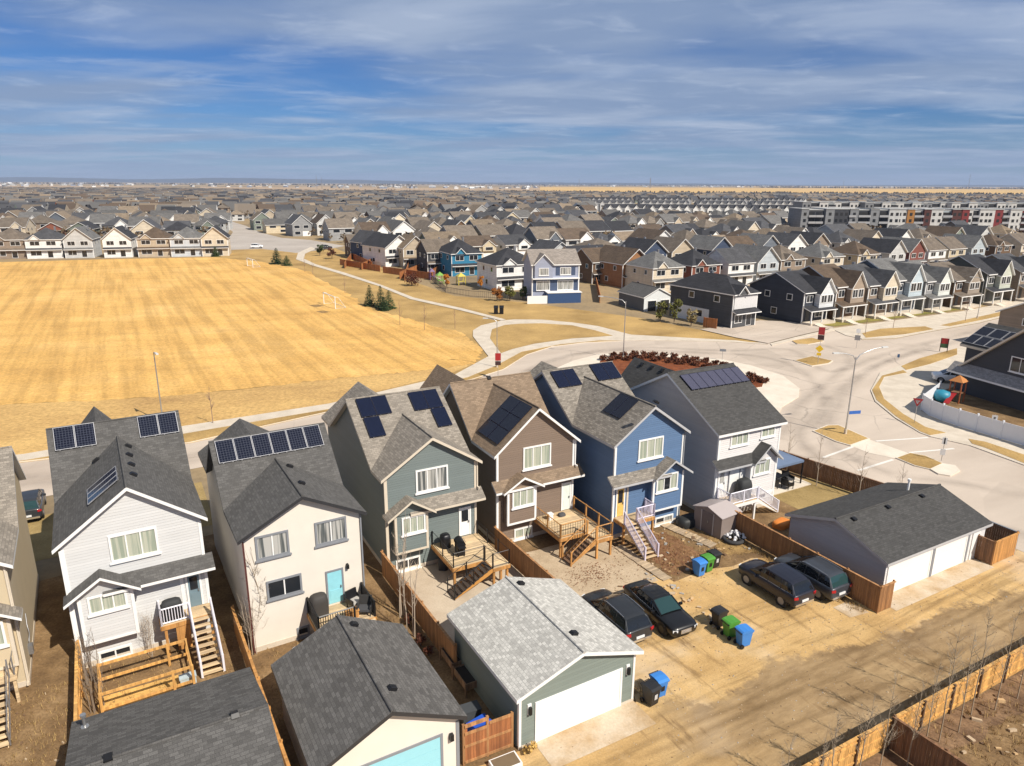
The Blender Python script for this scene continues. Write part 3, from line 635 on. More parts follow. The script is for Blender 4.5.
    def door(s, x0, x1, z0, z1, mat, frame, glass=None, y=0.0):
        b = MB(); t = .1; d = .06
        b.box(x0, y - d, z0, x0 + t, y + .02, z1); b.box(x1 - t, y - d, z0, x1, y + .02, z1); b.box(x0 + t, y - d, z1 - t, x1 - t, y + .02, z1)
        b.box(x0 + t, y - d + .03, z0, x1 - t, y + .02, z1 - t, 1); b.box(x0 + t + .1, y - d + .015, z0 + .25, x1 - t - .1, y - d + .031, z0 + .85, 1)
        dr = b.build('door', [frame, mat], s.t)
        h = MB(); h.rbox((x1 - t - .09, y - .075, z0 + 1.0), (.05, .09, .14)); h.build('handle', STEEL, dr)
        if glass:
            q = MB(); q.poly([(x0 + t + .1, y - d + .012, z0 + 1.05), (x1 - t - .1, y - d + .012, z0 + 1.05), (x1 - t - .1, y - d + .012, z1 - t - .12), (x0 + t + .1, y - d + .012, z1 - t - .12)]); q.build('pane', glass, dr)
        return dr
    def trim(s, bits, mat, name='corner_board'):
        for q in bits:
            b = MB(); b.box(*q); b.build(name, mat, s.t)
    def skirt(s, x0, x1, xg0, xg1, zpk, roofmat, fascia, wallmat, ztop=5.0, zlo=4.42, out=.75, gout=1.05):
        """the shingled roof band between the storeys, with a small gable over the bay"""
        T = .16; b = MB(); xm = (xg0 + xg1) / 2
        seg = []
        if xg0 - x0 > .3: seg.append((x0, xm))
        if x1 - xg1 > .3: seg.append((xm, x1))
        for a, c in seg: b.plane_slab([(a, -out, zlo), (c, -out, zlo), (c, .02, ztop), (a, .02, ztop)], T)
        for sgn in (0, 1):
            e = xg0 if sgn == 0 else xg1
            p = [(e, -gout, zlo), (xm, -gout, zpk), (xm, .02, zpk), (e, .02, zlo)]
            b.plane_slab(p if sgn == 0 else p[::-1], T)
        sk = b.build('porch_roof', [roofmat, fascia], s.t)
        k = MB(); k.extr([(xg0 + .3, -.62, zlo - .0), (xg1 - .3, -.62, zlo - .0), (xm, -.62, zpk - .26)], (0, .6, 0)); k.build('porch_gable', wallmat, s.t)
        return sk
    def bay(s, x0, x1, z0, z1, wallmat, trimmat, out=.6):
        b = MB(); b.box(x0, -out, z0, x1, .0, z1); b.build('bay', wallmat, s.t)
        s.trim([(x0 - .03, -out - .03, z0, x0 + .13, -out + .12, z1), (x1 - .13, -out - .03, z0, x1 + .03, -out + .12, z1)], trimmat)
        s.trim([(x0 + .13, -out - .025, z0 - .002, x1 - .13, -out + .02, z0 + .14)], trimmat, 'belt_board')
    def pipe(s, x, z0, z1, mat, y=-.06):
        b = MB(); b.box(x - .04, y - .04, z0, x + .04, y + .04, z1); b.box(x - .04, y - .3, z0 - .002, x + .04, y - .04, z0 + .08); b.build('downspout', mat, s.t)
    def foundation(s, h=.45):
        b = MB(); W, D = s.W, s.D; b.slab([(-.03, -.03), (W + .03, -.03), (W + .03, D + .03), (-.03, D + .03)], 0, h); b.build('foundation', CONC, s.t)
    def lamp(s, x, z, mat=BLACKM):
        b = MB(); b.box(x - .06, -.03, z, x + .06, .0, z + .25); b.rbox((x, -.12, z + .1), (.14, .16, .26)); b.build('wall_lamp', mat, s.t)
    def meter(s, x, z):
        b = MB(); b.box(x, -.14, z, x + .3, 0, z + .45); b.tube([(x + .15, -.06, 0), (x + .15, -.06, z)], .03, 5); b.build('utility_meter', STEEL, s.t)
# cell materials
def cells(name, c, line, bw, lw):
    t = NT(name); t.set(.12, 0, .7); b = t.n('ShaderNodeTexBrick'); b.offset = 0; b.inputs['Scale'].default_value = 1
    b.inputs['Brick Width'].default_value = bw; b.inputs['Row Height'].default_value = bw; b.inputs['Mortar Size'].default_value = lw; b.inputs['Mortar Smooth'].default_value = .1
    b.inputs['Color1'].default_value = (*c, 1); b.inputs['Color2'].default_value = (*sc3(c, 1.25), 1); b.inputs['Mortar'].default_value = (*line, 1)
    t.l(t.tc('UV'), b.inputs['Vector']); t.col(b.outputs[0]); MATS[name] = t.m; return t.m
PV_GRID = cells('solar_cells_gridded', (.004, .005, .013), (.06, .064, .085), .155, .010)
PV_BLUE = cells('solar_cells_blue', (.004, .006, .02), (.008, .011, .03), .16, .006)
PV_BLACK = cells('solar_cells_black', (.006, .006, .012), (.012, .012, .02), .16, .006)
PV_DULL = cells('solar_cells_dull', (.05, .05, .085), (.09, .085, .11), .08, .008)
FR_SILVER = plain('silver_frame', (.42, .42, .44), .5, .3); FR_BLACK = plain('black_frame', (.012, .013, .03), .4)
Zc = lambda x0, y0, s_: (lambda l: [(x0 + a / s_, y0 + b / s_) for a, b in l])
# roofs and walls
R_CHAR = shingle('shingle_charcoal', (.10, .096, .092), .2)
R_DARK = shingle('shingle_dark', (.066, .064, .062), .2)
R_GREY = shingle('shingle_weathered_grey', (.245, .215, .18), .24)
R_TAUPE = shingle('shingle_taupe', (.22, .16, .11), .2)
R_MIX = shingle('shingle_mixed_grey', (.22, .195, .165), .3)
R_PALE = shingle('shingle_pale_grey', (.47, .455, .42), .24, .22, .17)
S_PALE = siding('siding_pale_grey', (.57, .568, .562)); S_GREEN = siding('siding_grey_green', (.155, .185, .18)); S_BROWN = siding('siding_brown', (.20, .145, .108))
S_BLUE = siding('siding_denim_blue', (.095, .165, .29)); S_LILAC = siding('siding_white_lilac', (.68, .655, .64)); S_NAVYGREY = siding('siding_slate_grey', (.47, .445, .44))
ST_CREAM = stucco('stucco_cream', (.72, .66, .575)); ST_TAN = stucco('siding_cream_tan', (.56, .46, .31))
D_BLUEGREY = plain('door_blue_grey', (.16, .23, .27), .5); D_AQUA = plain('door_aqua', (.27, .60, .68), .5); D_WHITE = plain('door_white', (.78, .78, .76), .5); D_YELLOW = plain('door_yellow', (.70, .46, .13), .5); D_MINT = plain('door_pale_mint', (.68, .74, .68), .5)
def HP(k):
    return {'H1': ((-22.76, 32.14), R(30.8), 6.55, 7.5, 9.88, 9.2, 10.72, 5.9), 'H2': ((-14.07, 33.59), R(30.6), 6.27, 7.19, 8.8, 7.23, 10.07, 3.9),
            'H3': ((-8.05, 41.6), R(29), 6.42, 7.18, 9.25, 6.77, 10.35, 1.64), 'H4': ((-1.03, 45.69), R(28.6), 6.38, 7.28, 9.97, 7.11, 10.35, 3.3),
            'H5': ((7.3, 46.8), R(28.3), 6.25, 7.6, 9.8, 9.7, 10.44, 5.05), 'H6': ((15.5, 49.9), R(27.8), 6.44, 7.3, 9.3, 5.9, 10.4, -.35)}[k]
H = {}
# --- H0: cream house cut by the left edge of the frame
c29 = (math.cos(R(31)), math.sin(R(31)))
h = House('house', 'cream sided house with weathered grey roof, cut off by the left edge of the photo', (-24.75 - 6.4 * c29[0], 30.9 - 6.4 * c29[1]), R(31), 6.4, 7.2, 9.3, 8.2, 10.3, 4.2, R_GREY, ST_TAN, WHITE); H['H0'] = h
h.foundation(.3); h.window(2.1, 4.3, 5.5, 7.1, 3, WHITE, GL_GREEN); h.skirt(-.4, 6.8, 3.4, 6.75, 5.5, R_GREY, WHITE, ST_TAN); h.bay(4.0, 6.2, 1.65, 4.35, ST_TAN, OFFW)
h.window(4.3, 5.95, 2.95, 4.3, 3, WHITE, GL_GREEN, -.6); h.door(5.0 - 3.4, 5.9 - 3.4, 1.6, 3.7, D_WHITE, WHITE, GL_GREY)
h.trim([(6.3, -.03, .3, 6.44, .1, 7.0)], OFFW); h.pipe(6.36, .2, 7.0, OFFW)
s_ = MB(); s_.tube([(6.43, 2.0, 1.0), (6.5, 2.0, 1.4), (6.5, 2.5, 1.5), (6.43, 2.8, 1.9), (6.43, 3.1, 2.4)], .03, 5); s_.box(6.4, 1.7, .7, 6.62, 2.05, 1.2); s_.build('utility_meter', STEEL, h.t)
# --- H1
h = House('house', 'pale grey house with charcoal roof, white trim and three small sets of solar panels', *HP('H1'), R_CHAR, S_PALE, WHITE, zf=10.3, xr=2.2, yf=14.6); H['H1'] = h
h.foundation(.3)
z = Zc(0, 380, 3.99)
h.panels('main', z([(212, 193), (380, 173), (383, 262), (217, 287)]), 2, 1, PV_GRID, FR_SILVER); h.panels('main', z([(547, 148), (705, 130), (712, 210), (557, 235)]), 2, 1, PV_GRID, FR_SILVER)
h.panels('gl', z([(353, 435), (470, 355), (478, 405), (355, 500)]), 3, 1, PV_GRID, FR_SILVER)
for p in z([(508, 265), (512, 300), (520, 338), (528, 378)]): h.vent('gr', *p)
h.vent('gl', *z([(388, 320)])[0])
h.window(2.1, 4.38, 5.72, 7.25, 3, WHITE, [GL_GREEN, GL_GREEN, GL_GREEN]); h.skirt(-.4, 6.95, -.25, 3.25, 5.55, R_CHAR, WHITE, S_PALE); h.bay(.35, 2.85, 1.62, 4.4, S_PALE, WHITE)
h.window(.76, 2.55, 3.35, 4.5 - .12, 3, WHITE, GL_GREEN, -.6); h.window(.8, 2.4, .05, .72, 2, WHITE, GL_DARK); h.door(5.42, 6.22, 1.95, 4.0, D_BLUEGREY, WHITE, GL_DARK)
h.trim([(-.03, -.03, .3, .13, .1, 7.0), (6.42, -.03, .3, 6.58, .1, 7.0)], WHITE); h.trim([(5.15, -.028, .3, 5.32, .1, 4.4)], WHITE); h.pipe(-.06, .2, 7.0, WHITE)
# --- H2
h = House('house', 'cream stucco house with one long row of solar panels and aqua back door', *HP('H2'), R_CHAR, ST_CREAM, DKTRIM, zf=9.0, xr=2.6, yf=14.3); H['H2'] = h
h.foundation(.3); z = Zc(180, 380, 4.64)
h.panels('main', z([(160, 288), (640, 210), (670, 305), (178, 395)]), 6, 1, PV_GRID, FR_SILVER)
for p in z([(505, 402), (560, 480)]): h.vent('gr', *p)
for a in ((.55, 2.3, 5.5, 6.9, 2, GREYTRIM, [GL_GREY, GL_GREY]), (3.72, 5.5, 5.5, 6.92, 2, GREYTRIM, [GL_GREY, GL_GREY]), (.9, 2.8, 2.98, 4.12, 2, GREYTRIM, [GL_DARK, GL_DARK]), (2.3, 3.0, .1, .75, 1, GREYTRIM, GL_DARK)): h.window(*a)
h.door(4.12, 5.15, 1.66, 3.78, D_AQUA, GREYTRIM); h.pipe(6.32, .2, 6.9, GREYTRIM); h.pipe(-.06, .2, 6.9, plain('rust_pipe', (.10, .03, .025), .5)); h.lamp(5.4, 3.7); h.meter(5.9, .9)
# --- H3
h = House('house', 'grey green house with two L shaped groups of dark blue solar panels', *HP('H3'), R_GREY, S_GREEN, OFFW, zf=9.45, xr=2.8, yf=14.2); H['H3'] = h
h.foundation(.3); z = Zc(310, 350, 4.64)
h.panels('main', z([(205, 235), (345, 212), (383, 295), (243, 318)]), 2, 1, PV_BLUE, FR_BLACK); h.panels('main', z([(243, 320), (320, 310), (353, 398), (280, 415)]), 1, 1, PV_BLUE, FR_BLACK)
h.panels('main', z([(450, 205), (580, 182), (620, 265), (487, 287)]), 2, 1, PV_BLUE, FR_BLACK); h.panels('main', z([(555, 278), (620, 267), (663, 350), (598, 363)]), 1, 1, PV_BLUE, FR_BLACK)
h.vent('gr', *z([(568, 372)])[0])
h.window(2.08, 4.35, 5.45, 7.05, 3, WHITE, GL_GREY); h.skirt(-.4, 6.8, -.25, 3.05, 5.5, R_GREY, OFFW, S_GREEN); h.bay(.35, 2.6, 1.68, 4.35, S_GREEN, OFFW)
h.window(.8, 2.42, 3.0, 4.25, 3, WHITE, GL_GREEN, -.6); h.window(.5, 2.2, .1, .95, 2, WHITE, GL_DARK); h.door(5.1, 6.0, 1.6, 3.7, D_WHITE, WHITE, GL_DARK)
h.trim([(-.03, -.03, .3, .13, .1, 6.9), (6.29, -.03, .3, 6.45, .1, 6.9)], OFFW); h.pipe(-.06, .2, 6.9, OFFW); h.pipe(6.5, 5.0, 6.9, OFFW)
# --- H4
h = House('house', 'brown sided house with taupe roof and six black solar panels on its rear gable', *HP('H4'), R_TAUPE, S_BROWN, WHITE, zf=9.75, xr=2.0, yf=15.2); H['H4'] = h
h.foundation(.3); z = Zc(430, 340, 4.785)
h.panels('gl', z([(232, 435), (390, 268), (500, 325), (322, 508)]), 2, 3, PV_BLACK, FR_BLACK, .05)
h.vent('main', *z([(280, 180)])[0])
h.window(2.08, 4.37, 5.42, 7.1, 3, WHITE, GL_GREEN); h.skirt(-.4, 6.9, .05, 3.3, 5.35, R_TAUPE, WHITE, S_BROWN); h.bay(.55, 2.85, 1.68, 4.35, S_BROWN, WHITE)
h.window(.9, 2.7, 2.95, 4.3, 3, WHITE, GL_GREEN, -.6); h.window(1.4, 2.9, .1, .95, 2, WHITE, GL_GREEN); h.door(5.36, 6.2, 1.55, 3.72, D_MINT, WHITE)
h.trim([(-.03, -.03, .3, .13, .1, 7.0), (6.25, -.03, .3, 6.41, .1, 7.0)], WHITE); h.pipe(6.46, 5.0, 7.0, WHITE)
# --- H5
h = House('house', 'denim blue house with mottled grey roof, white trim and yellow back door', *HP('H5'), R_MIX, S_BLUE, plain('pale_grey_fascia', (.45, .45, .46), .5), zf=9.65, xr=3.0, yf=15.4); H['H5'] = h
h.foundation(.3); z = Zc(530, 345, 5.105)
h.panels('main', z([(100, 145), (215, 120), (265, 205), (150, 225)]), 2, 1, PV_BLUE, FR_BLACK); h.panels('main', z([(303, 105), (415, 88), (467, 168), (347, 190)]), 2, 1, PV_BLUE, FR_BLACK)
h.panels('gl', z([(372, 340), (465, 250), (560, 290), (462, 380)]), 2, 1, PV_BLACK, FR_BLACK)
h.vent('gr', *z([(640, 292)])[0])
h.window(2.05, 4.3, 5.72, 7.3, 3, WHITE, GL_GREEN); h.skirt(-.55, 6.55, 3.0, 6.5, 5.62, R_MIX, plain('pale_grey_fascia', (.45, .45, .46), .5), S_BLUE); h.bay(3.15, 5.95, 1.62, 4.5, S_BLUE, WHITE)
h.window(3.4, 5.4, 3.15, 4.6 - .1, 3, WHITE, [GL_GREEN, GL_DARK, GL_GREEN], -.6); h.window(4.0, 5.75, .02, .75, 2, WHITE, [GL_DARK, GL_GREY]); h.door(.25, 1.05, 1.7, 3.95, D_YELLOW, WHITE, GL_DARK)
h.trim([(-.03, -.03, .3, .13, .1, 7.1), (6.12, -.03, .3, 6.28, .1, 7.1)], WHITE); h.trim([(1.2, -.028, 1.6, 1.36, .1, 4.4)], OFFW); h.pipe(6.3, .2, 7.2, GREYTRIM)
# --- H6
h = House('house', 'white and slate corner house with one band of solar panels along its ridge', *HP('H6'), R_DARK, S_NAVYGREY, WHITE, zf=9.8, xr=2.2, yf=13.5); H['H6'] = h
h.foundation(.3)
b = MB(); b.poly([(-.0, -.02, .3), (6.44, -.02, .3), (6.44, -.02, 7.26), (0, -.02, 7.26)]); b.build('rear_cladding', S_LILAC, h.t)
z = Zc(620, 350, 4.786)
h.panels('main', z([(285, 130), (555, 80), (620, 150), (345, 197)]), 7, 1, PV_DULL, FR_BLACK, .01)
for p in z([(107, 68), (155, 82), (205, 97)]): h.vent('fl', *p)
h.window(1.15, 3.0, 5.8, 7.12, 3, WHITE, GL_GREEN, -.02); h.window(4.3, 5.8, 6.0, 7.16, 2, WHITE, GL_GREEN, -.02); h.skirt(-.5, 6.0, 2.95, 5.95, 5.75, R_DARK, plain('pale_grey_fascia', (.45, .45, .46), .5), S_LILAC); h.bay(3.0, 5.7, 1.5, 4.5, S_LILAC, WHITE)
h.window(3.3, 5.0, 3.3, 4.5, 3, WHITE, GL_GREEN, -.6); h.door(.22, 1.02, 1.95, 4.1, D_WHITE, WHITE, GL_GREY, -.02)
b = MB(); b.box(1.35, -.08, 1.95, 2.75, -.02, 4.05); b.build('patio_door', D_WHITE, h.t); b = MB(); b.box(2.35, -.1, 1.95, 2.45, -.085, 4.0); b.box(1.3, -.1, 1.95, 1.36, -.0, 4.1); b.build('patio_door_jamb', GREYTRIM, h.t)
h.trim([(-.03, -.05, .3, .13, .1, 7.1), (6.31, -.05, .3, 6.47, .1, 7.1)], WHITE)
b = MB(); b.box(2.75, -.08, .7, 6.3, -.03, .8); b.build('belt_board', WHITE, h.t)
# ------------------------------------------------------------------ garages
class Garage(House):
    def __init__(s, label, loc, rot, W, D, ze, zr, kind, roofmat, wallmat, fascia, yr=None):
        s.t = thing('garage', label, 'garage', loc, rot); s.loc, s.rot, s.W = loc, rot, W; b = MB(); T = .2; I = .3; k = MB(); g = .1
        if kind == 'A':
            b.plane_slab([(0, 0, ze), (W / 2, 0, zr), (W / 2, D, zr), (0, D, ze)], T); b.plane_slab([(W / 2, 0, zr), (W, 0, ze), (W, D, ze), (W / 2, D, zr)], T)
            b.tube([(W / 2, 0, zr + .005), (W / 2, D, zr + .005)], .08, 5)
            zi = ze + (zr - ze) * I / (W / 2) - g
            for y in (I, D - I): k.poly([(I, y, 0), (W - I, y, 0), (W - I, y, zi), (W / 2, y, zr - g), (I, y, zi)][::1 if y == I else -1])
            k.poly([(I, D - I, 0), (I, I, 0), (I, I, zi), (I, D - I, zi)]); k.poly([(W - I, I, 0), (W - I, D - I, 0), (W - I, D - I, zi), (W - I, I, zi)])
            s.planes = {'l': (Vector((0, D, ze)), Vector((0, -1, 0)), Vector((W / 2, 0, zr - ze)).normalized()), 'r': (Vector((W, 0, ze)), Vector((0, 1, 0)), Vector((-W / 2, 0, zr - ze)).normalized())}
        else:
            yr = yr or D / 2
            b.plane_slab([(0, 0, ze), (W, 0, ze), (W, yr, zr), (0, yr, zr)], T); b.plane_slab([(0, yr, zr), (W, yr, zr), (W, D, ze), (0, D, ze)], T)
            b.tube([(0, yr, zr + .005), (W, yr, zr + .005)], .08, 5)
            z0 = ze + (zr - ze) * I / yr - g; z1 = ze + (zr - ze) * I / (D - yr) - g
            for x in (I, W - I): k.poly([(x, I, 0), (x, D - I, 0), (x, D - I, z1), (x, yr, zr - g), (x, I, z0)][::-1 if x == I else 1])
            k.poly([(I, I, 0), (W - I, I, 0), (W - I, I, z0), (I, I, z0)]); k.poly([(W - I, D - I, 0), (I, D - I, 0), (I, D - I, z1), (W - I, D - I, z1)])
            s.planes = {'f': (Vector((0, 0, ze)), Vector((1, 0, 0)), Vector((0, yr, zr - ze)).normalized()), 'b': (Vector((W, D, ze)), Vector((-1, 0, 0)), Vector((0, yr - D, zr - ze)).normalized())}
        s.roof = b.build('roof', [roofmat, fascia], s.t); s.wall = k.build('wall', wallmat, s.t)
    def gdoor(s, x0, x1, h, mat, frame, y=.3):
        b = MB(); t = .12
        b.box(x0 - t, y - .05, .0, x0, y + .02, h + t); b.box(x1, y - .05, 0, x1 + t, y + .02, h + t); b.box(x0, y - .05, h, x1, y + .02, h + t)
        f = b.build('garage_door', frame, s.t)
        for i in range(4):
            q = MB(); q.box(x0, y - .028, h * i / 4 + .006, x1, y + .01, h * (i + 1) / 4 - .006); q.build('door_panel', mat, f)
        return f
G_GREEN = siding('siding_garage_sage', (.19, .225, .20)); G_SLATE = siding('siding_garage_slate', (.37, .37, .395))
GD_WHITE = plain('garage_door_white', (.82, .81, .77), .45, var=.03); GD_AQUA = plain('garage_door_aqua', (.29, .60, .68), .45, var=.04)
R_G1 = shingle('shingle_garage_dark', (.098, .094, .09), .26, .34, .16); R_G2 = shingle('shingle_garage_grey', (.115, .109, .103), .26, .34, .16)
g = Garage('dark shingled garage roof at the bottom left, in front of the pale grey house', (-14.42, 17.8), R(30), 7.2, 8.2, 3.0, 4.25, 'B', R_G1, S_PALE, WHITE, 3.6)
g.gdoor(1.2, 6.0, 2.1, GD_WHITE, WHITE); g.vent('b', 235, 716); g.vent('f', 108, 757)
b = MB(); x, y = g.hit('b', 85, 727); q = g.on('b', x, y); b.tube([tuple(q - Vector((0, 0, .1))), tuple(q + Vector((0, 0, .55)))], .06, 8); b.tube([tuple(q + Vector((0, 0, .5))), tuple(q + Vector((0, 0, .62)))], .12, 8); b.tube([tuple(q), tuple(q + Vector((0, 0, .04)))], .16, 8); b.build('vent_pipe', GALV, g.roof)
g = Garage('cream garage with dark grey roof and aqua garage door, at the bottom of the photo', (-7.58, 22.07), R(29.8), 6.62, 7.58, 3.0, 4.63, 'A', R_G2, ST_CREAM, DKTRIM)
g.gdoor(.95, 5.45, 2.25, GD_AQUA, GREYTRIM); g.vent('r', 353, 625); g.vent('r', 391, 689); g.trim([(6.2, .27, 0, 6.35, .4, 2.7)], GREYTRIM)
b = MB(); b.rbox((5.95, .2, 2.05), (.16, .18, .32)); b.build('wall_lamp', BLACKM, g.t)
g = Garage('sage grey garage with pale grey shingles and white garage door', (.29, 26.31), R(29.5), 7.17, 7.49, 3.0, 4.2, 'A', R_PALE, G_GREEN, WHITE); G3 = g
g.gdoor(1.25, 6.0, 2.12, GD_WHITE, WHITE); g.vent('r', 520, 584); g.vent('r', 573, 634)
g.trim([(.27, .27, .15, .4, .42, 2.75), (6.78, .27, .15, 6.9, .42, 2.75)], WHITE)
for x in (.82, 6.45):
    b = MB(); b.box(x - .1, .25, 1.75, x + .1, .3, 2.3, 1); b.rbox((x, .2, 1.98), (.13, .16, .38)); b.build('wall_lamp', [BLACKM, WHITE], g.t)
b = MB(); b.box(.26, .26, 0, 1.12, .34, .16); b.box(6.13, .26, 0, 6.91, .34, .16); b.build('foundation', CONC, g.t)
g = Garage('wide slate grey garage with dark roof and white doors beside the road', (23.25, 39.05), R(29), 11.6, 7.9, 2.5, 3.85, 'B', R_DARK, G_SLATE, plain('pale_grey_fascia', (.45, .45, .46), .5))
b = MB(); b.box(.3, .27, 0, 11.3, .298, 2.42); b.build('front_cladding', S_LILAC, g.t)
g.gdoor(.6, 5.0, 2.05, GD_WHITE, WHITE, .26); g.gdoor(5.55, 9.0, 2.05, GD_WHITE, WHITE, .26); g.trim([(5.16, .2, 0, 5.4, .27, 2.4), (9.15, .2, 0, 9.35, .27, 2.4)], GREYTRIM)
b = MB(); b.box(9.75, .21, 0, 10.65, .268, 2.05); dd = b.build('door', D_WHITE, g.t); b = MB(); b.rbox((10.5, .19, 1.0), (.06, .07, .12)); b.build('handle', STEEL, dd)
for p in ((853, 519), (887, 507), (921, 496)): g.vent('f', *p)
b = MB(); b.tube([(9.3, 4.9, 3.2), (9.3, 4.9, 4.3)], .08, 8); b.tube([(9.3, 4.9, 4.25), (9.3, 4.9, 4.4)], .13, 8); b.build('vent_pipe', WHITE, g.roof)
# ------------------------------------------------------------------ fences
def fence(label, p0, p1, h, mat, postmat=None, post=2.4, *, postm=None, name='fence', cap=True, side=1, group=None, gapy=.004):
    """posts, rails and individual boards standing on the line p0-p1; boards on one side, rails showing on the other"""
    dx, dy = p1[0] - p0[0], p1[1] - p0[1]; Ln = math.hypot(dx, dy)
    t = thing(name, label, 'fence', (p0[0], p0[1], 0), math.atan2(dy, dx), group); r = random.Random(int(Ln * 100))
    b = MB(); x = 0.0
    while x < Ln - .05:
        bw = min(.14, Ln - x - .002); b.box(x + gapy, -.012 * side, .06 + r.uniform(0, .03), x + bw - gapy, .012 * side, h - .05 - r.uniform(0, .015)); x += .145
    b.build('boards', mat, t)
    b = MB()
    for zz in (.28, h * .5, h - .3): b.box(0, .014 * side, zz, Ln, .055 * side, zz + .09)
    b.build('rail', postmat or mat, t)
    if cap: b = MB(); b.box(-.05, -.07, h - .04, Ln + .05, .07, h); b.build('top_cap', postmat or mat, t)
    n = max(1, round(Ln / post))
    for i in range(n + 1):
        b = MB(); xx = Ln * i / n; b.box(xx - .05, .016 * side, 0, xx + .05, .11 * side, h + .06); b.build('post', postm or postmat or mat, t)
    return t
fence('bright yellow wood fence panel between the cream and pale grey houses at left', ahp(-4.35, 39.0), ahp(-4.15, 29.5), 1.8, NEWWOOD)
fence('orange wood fence between the pale grey house and the cream stucco house', ahp(3.25, 38.5), ahp(3.6, 24.5), 1.8, CEDAR)
fence('tan wood fence between the cream stucco house and the grey green house', ahp(12.75, 40.5), ahp(12.9, 29.3), 1.8, MIDWOOD)
fence('brown wood fence between the grey green house and the brown house', ahp(20.85, 40.0), ahp(20.95, 31.0), 1.8, MIDWOOD)
RUSSET = wood('russet_fence_wood', (.31, .15, .058))
fence('long brown wood fence along the wide slate garage, behind the two parked SUVs', ahp(37.6, 35.6), ahp(37.6, 22.15), 1.85, RUSSET, MIDWOOD)
fence('short brown fence return at the alley corner of the wide slate garage', ahp(37.65, 22.1), ahp(38.9, 22.1), 1.85, RUSSET, MIDWOOD)
fence('dark brown wood fence between the corner lawn and the road', ahp(50.3, 43.0), ahp(52.6, 29.0), 1.75, OLDWOOD)
fence('grey brown wood fence along the road at the end of the wide slate garage', ahp(52.62, 28.9), ahp(52.58, 22.05), 1.8, OLDWOOD, GREYTRIM)
fence('orange brown front panel of the fenced nook at the garage corner by the road', ahp(49.7, 21.95), ahp(52.5, 21.95), 1.8, CEDAR, CEDAR)
fence('dark side panel of the fenced nook at the garage corner by the road', ahp(49.65, 23.1), ahp(49.65, 22.0), 1.8, OLDWOOD, OLDWOOD)
fence('long yellow wood fence along the far side of the alley, bottom right', ahp(14, 15.2), ahp(52, 15.0), 1.65, NEWWOOD, NEWWOOD, side=-1, postm=wood('dark_post', (.13, .075, .04)))
fence('dark brown fence dividing the two yards at the bottom right', ahp(28.25, 15.05), ahp(28.6, 3.5), 1.8, OLDWOOD, OLDWOOD)
# gate beside the sage garage
t = thing('gate', 'red brown wood gate between the aqua door garage and the sage garage', 'gate', (*ahp(10.75, 23.55), 0), R(27))
b = MB(); xx = 0
while xx < 2.35: b.box(xx + .004, -.012, .1, min(xx + .141, 2.35), .012, 1.72 if xx > .05 else 1.9); xx += .145
b.build('boards', wood('red_brown_gate_wood', (.33, .125, .045)), t)
for a in ((0, -.06, .1, 2.35, -.013, .22), (0, -.06, .95, 2.35, -.013, 1.06), (0, -.06, 1.6, 1.15, -.013, 1.74), (0, -.07, 2.0, 1.15, .03, 2.14), (1.2, -.06, 1.75, 2.35, -.013, 1.9)): b = MB(); b.box(*a); b.build('rail', MIDWOOD, t)
for x in (-.04, 1.12, 2.36): b = MB(); b.box(x - .05, -.02, 0, x + .06, .09, 2.16 if x < 2 else 1.9); b.build('post', MIDWOOD, t)
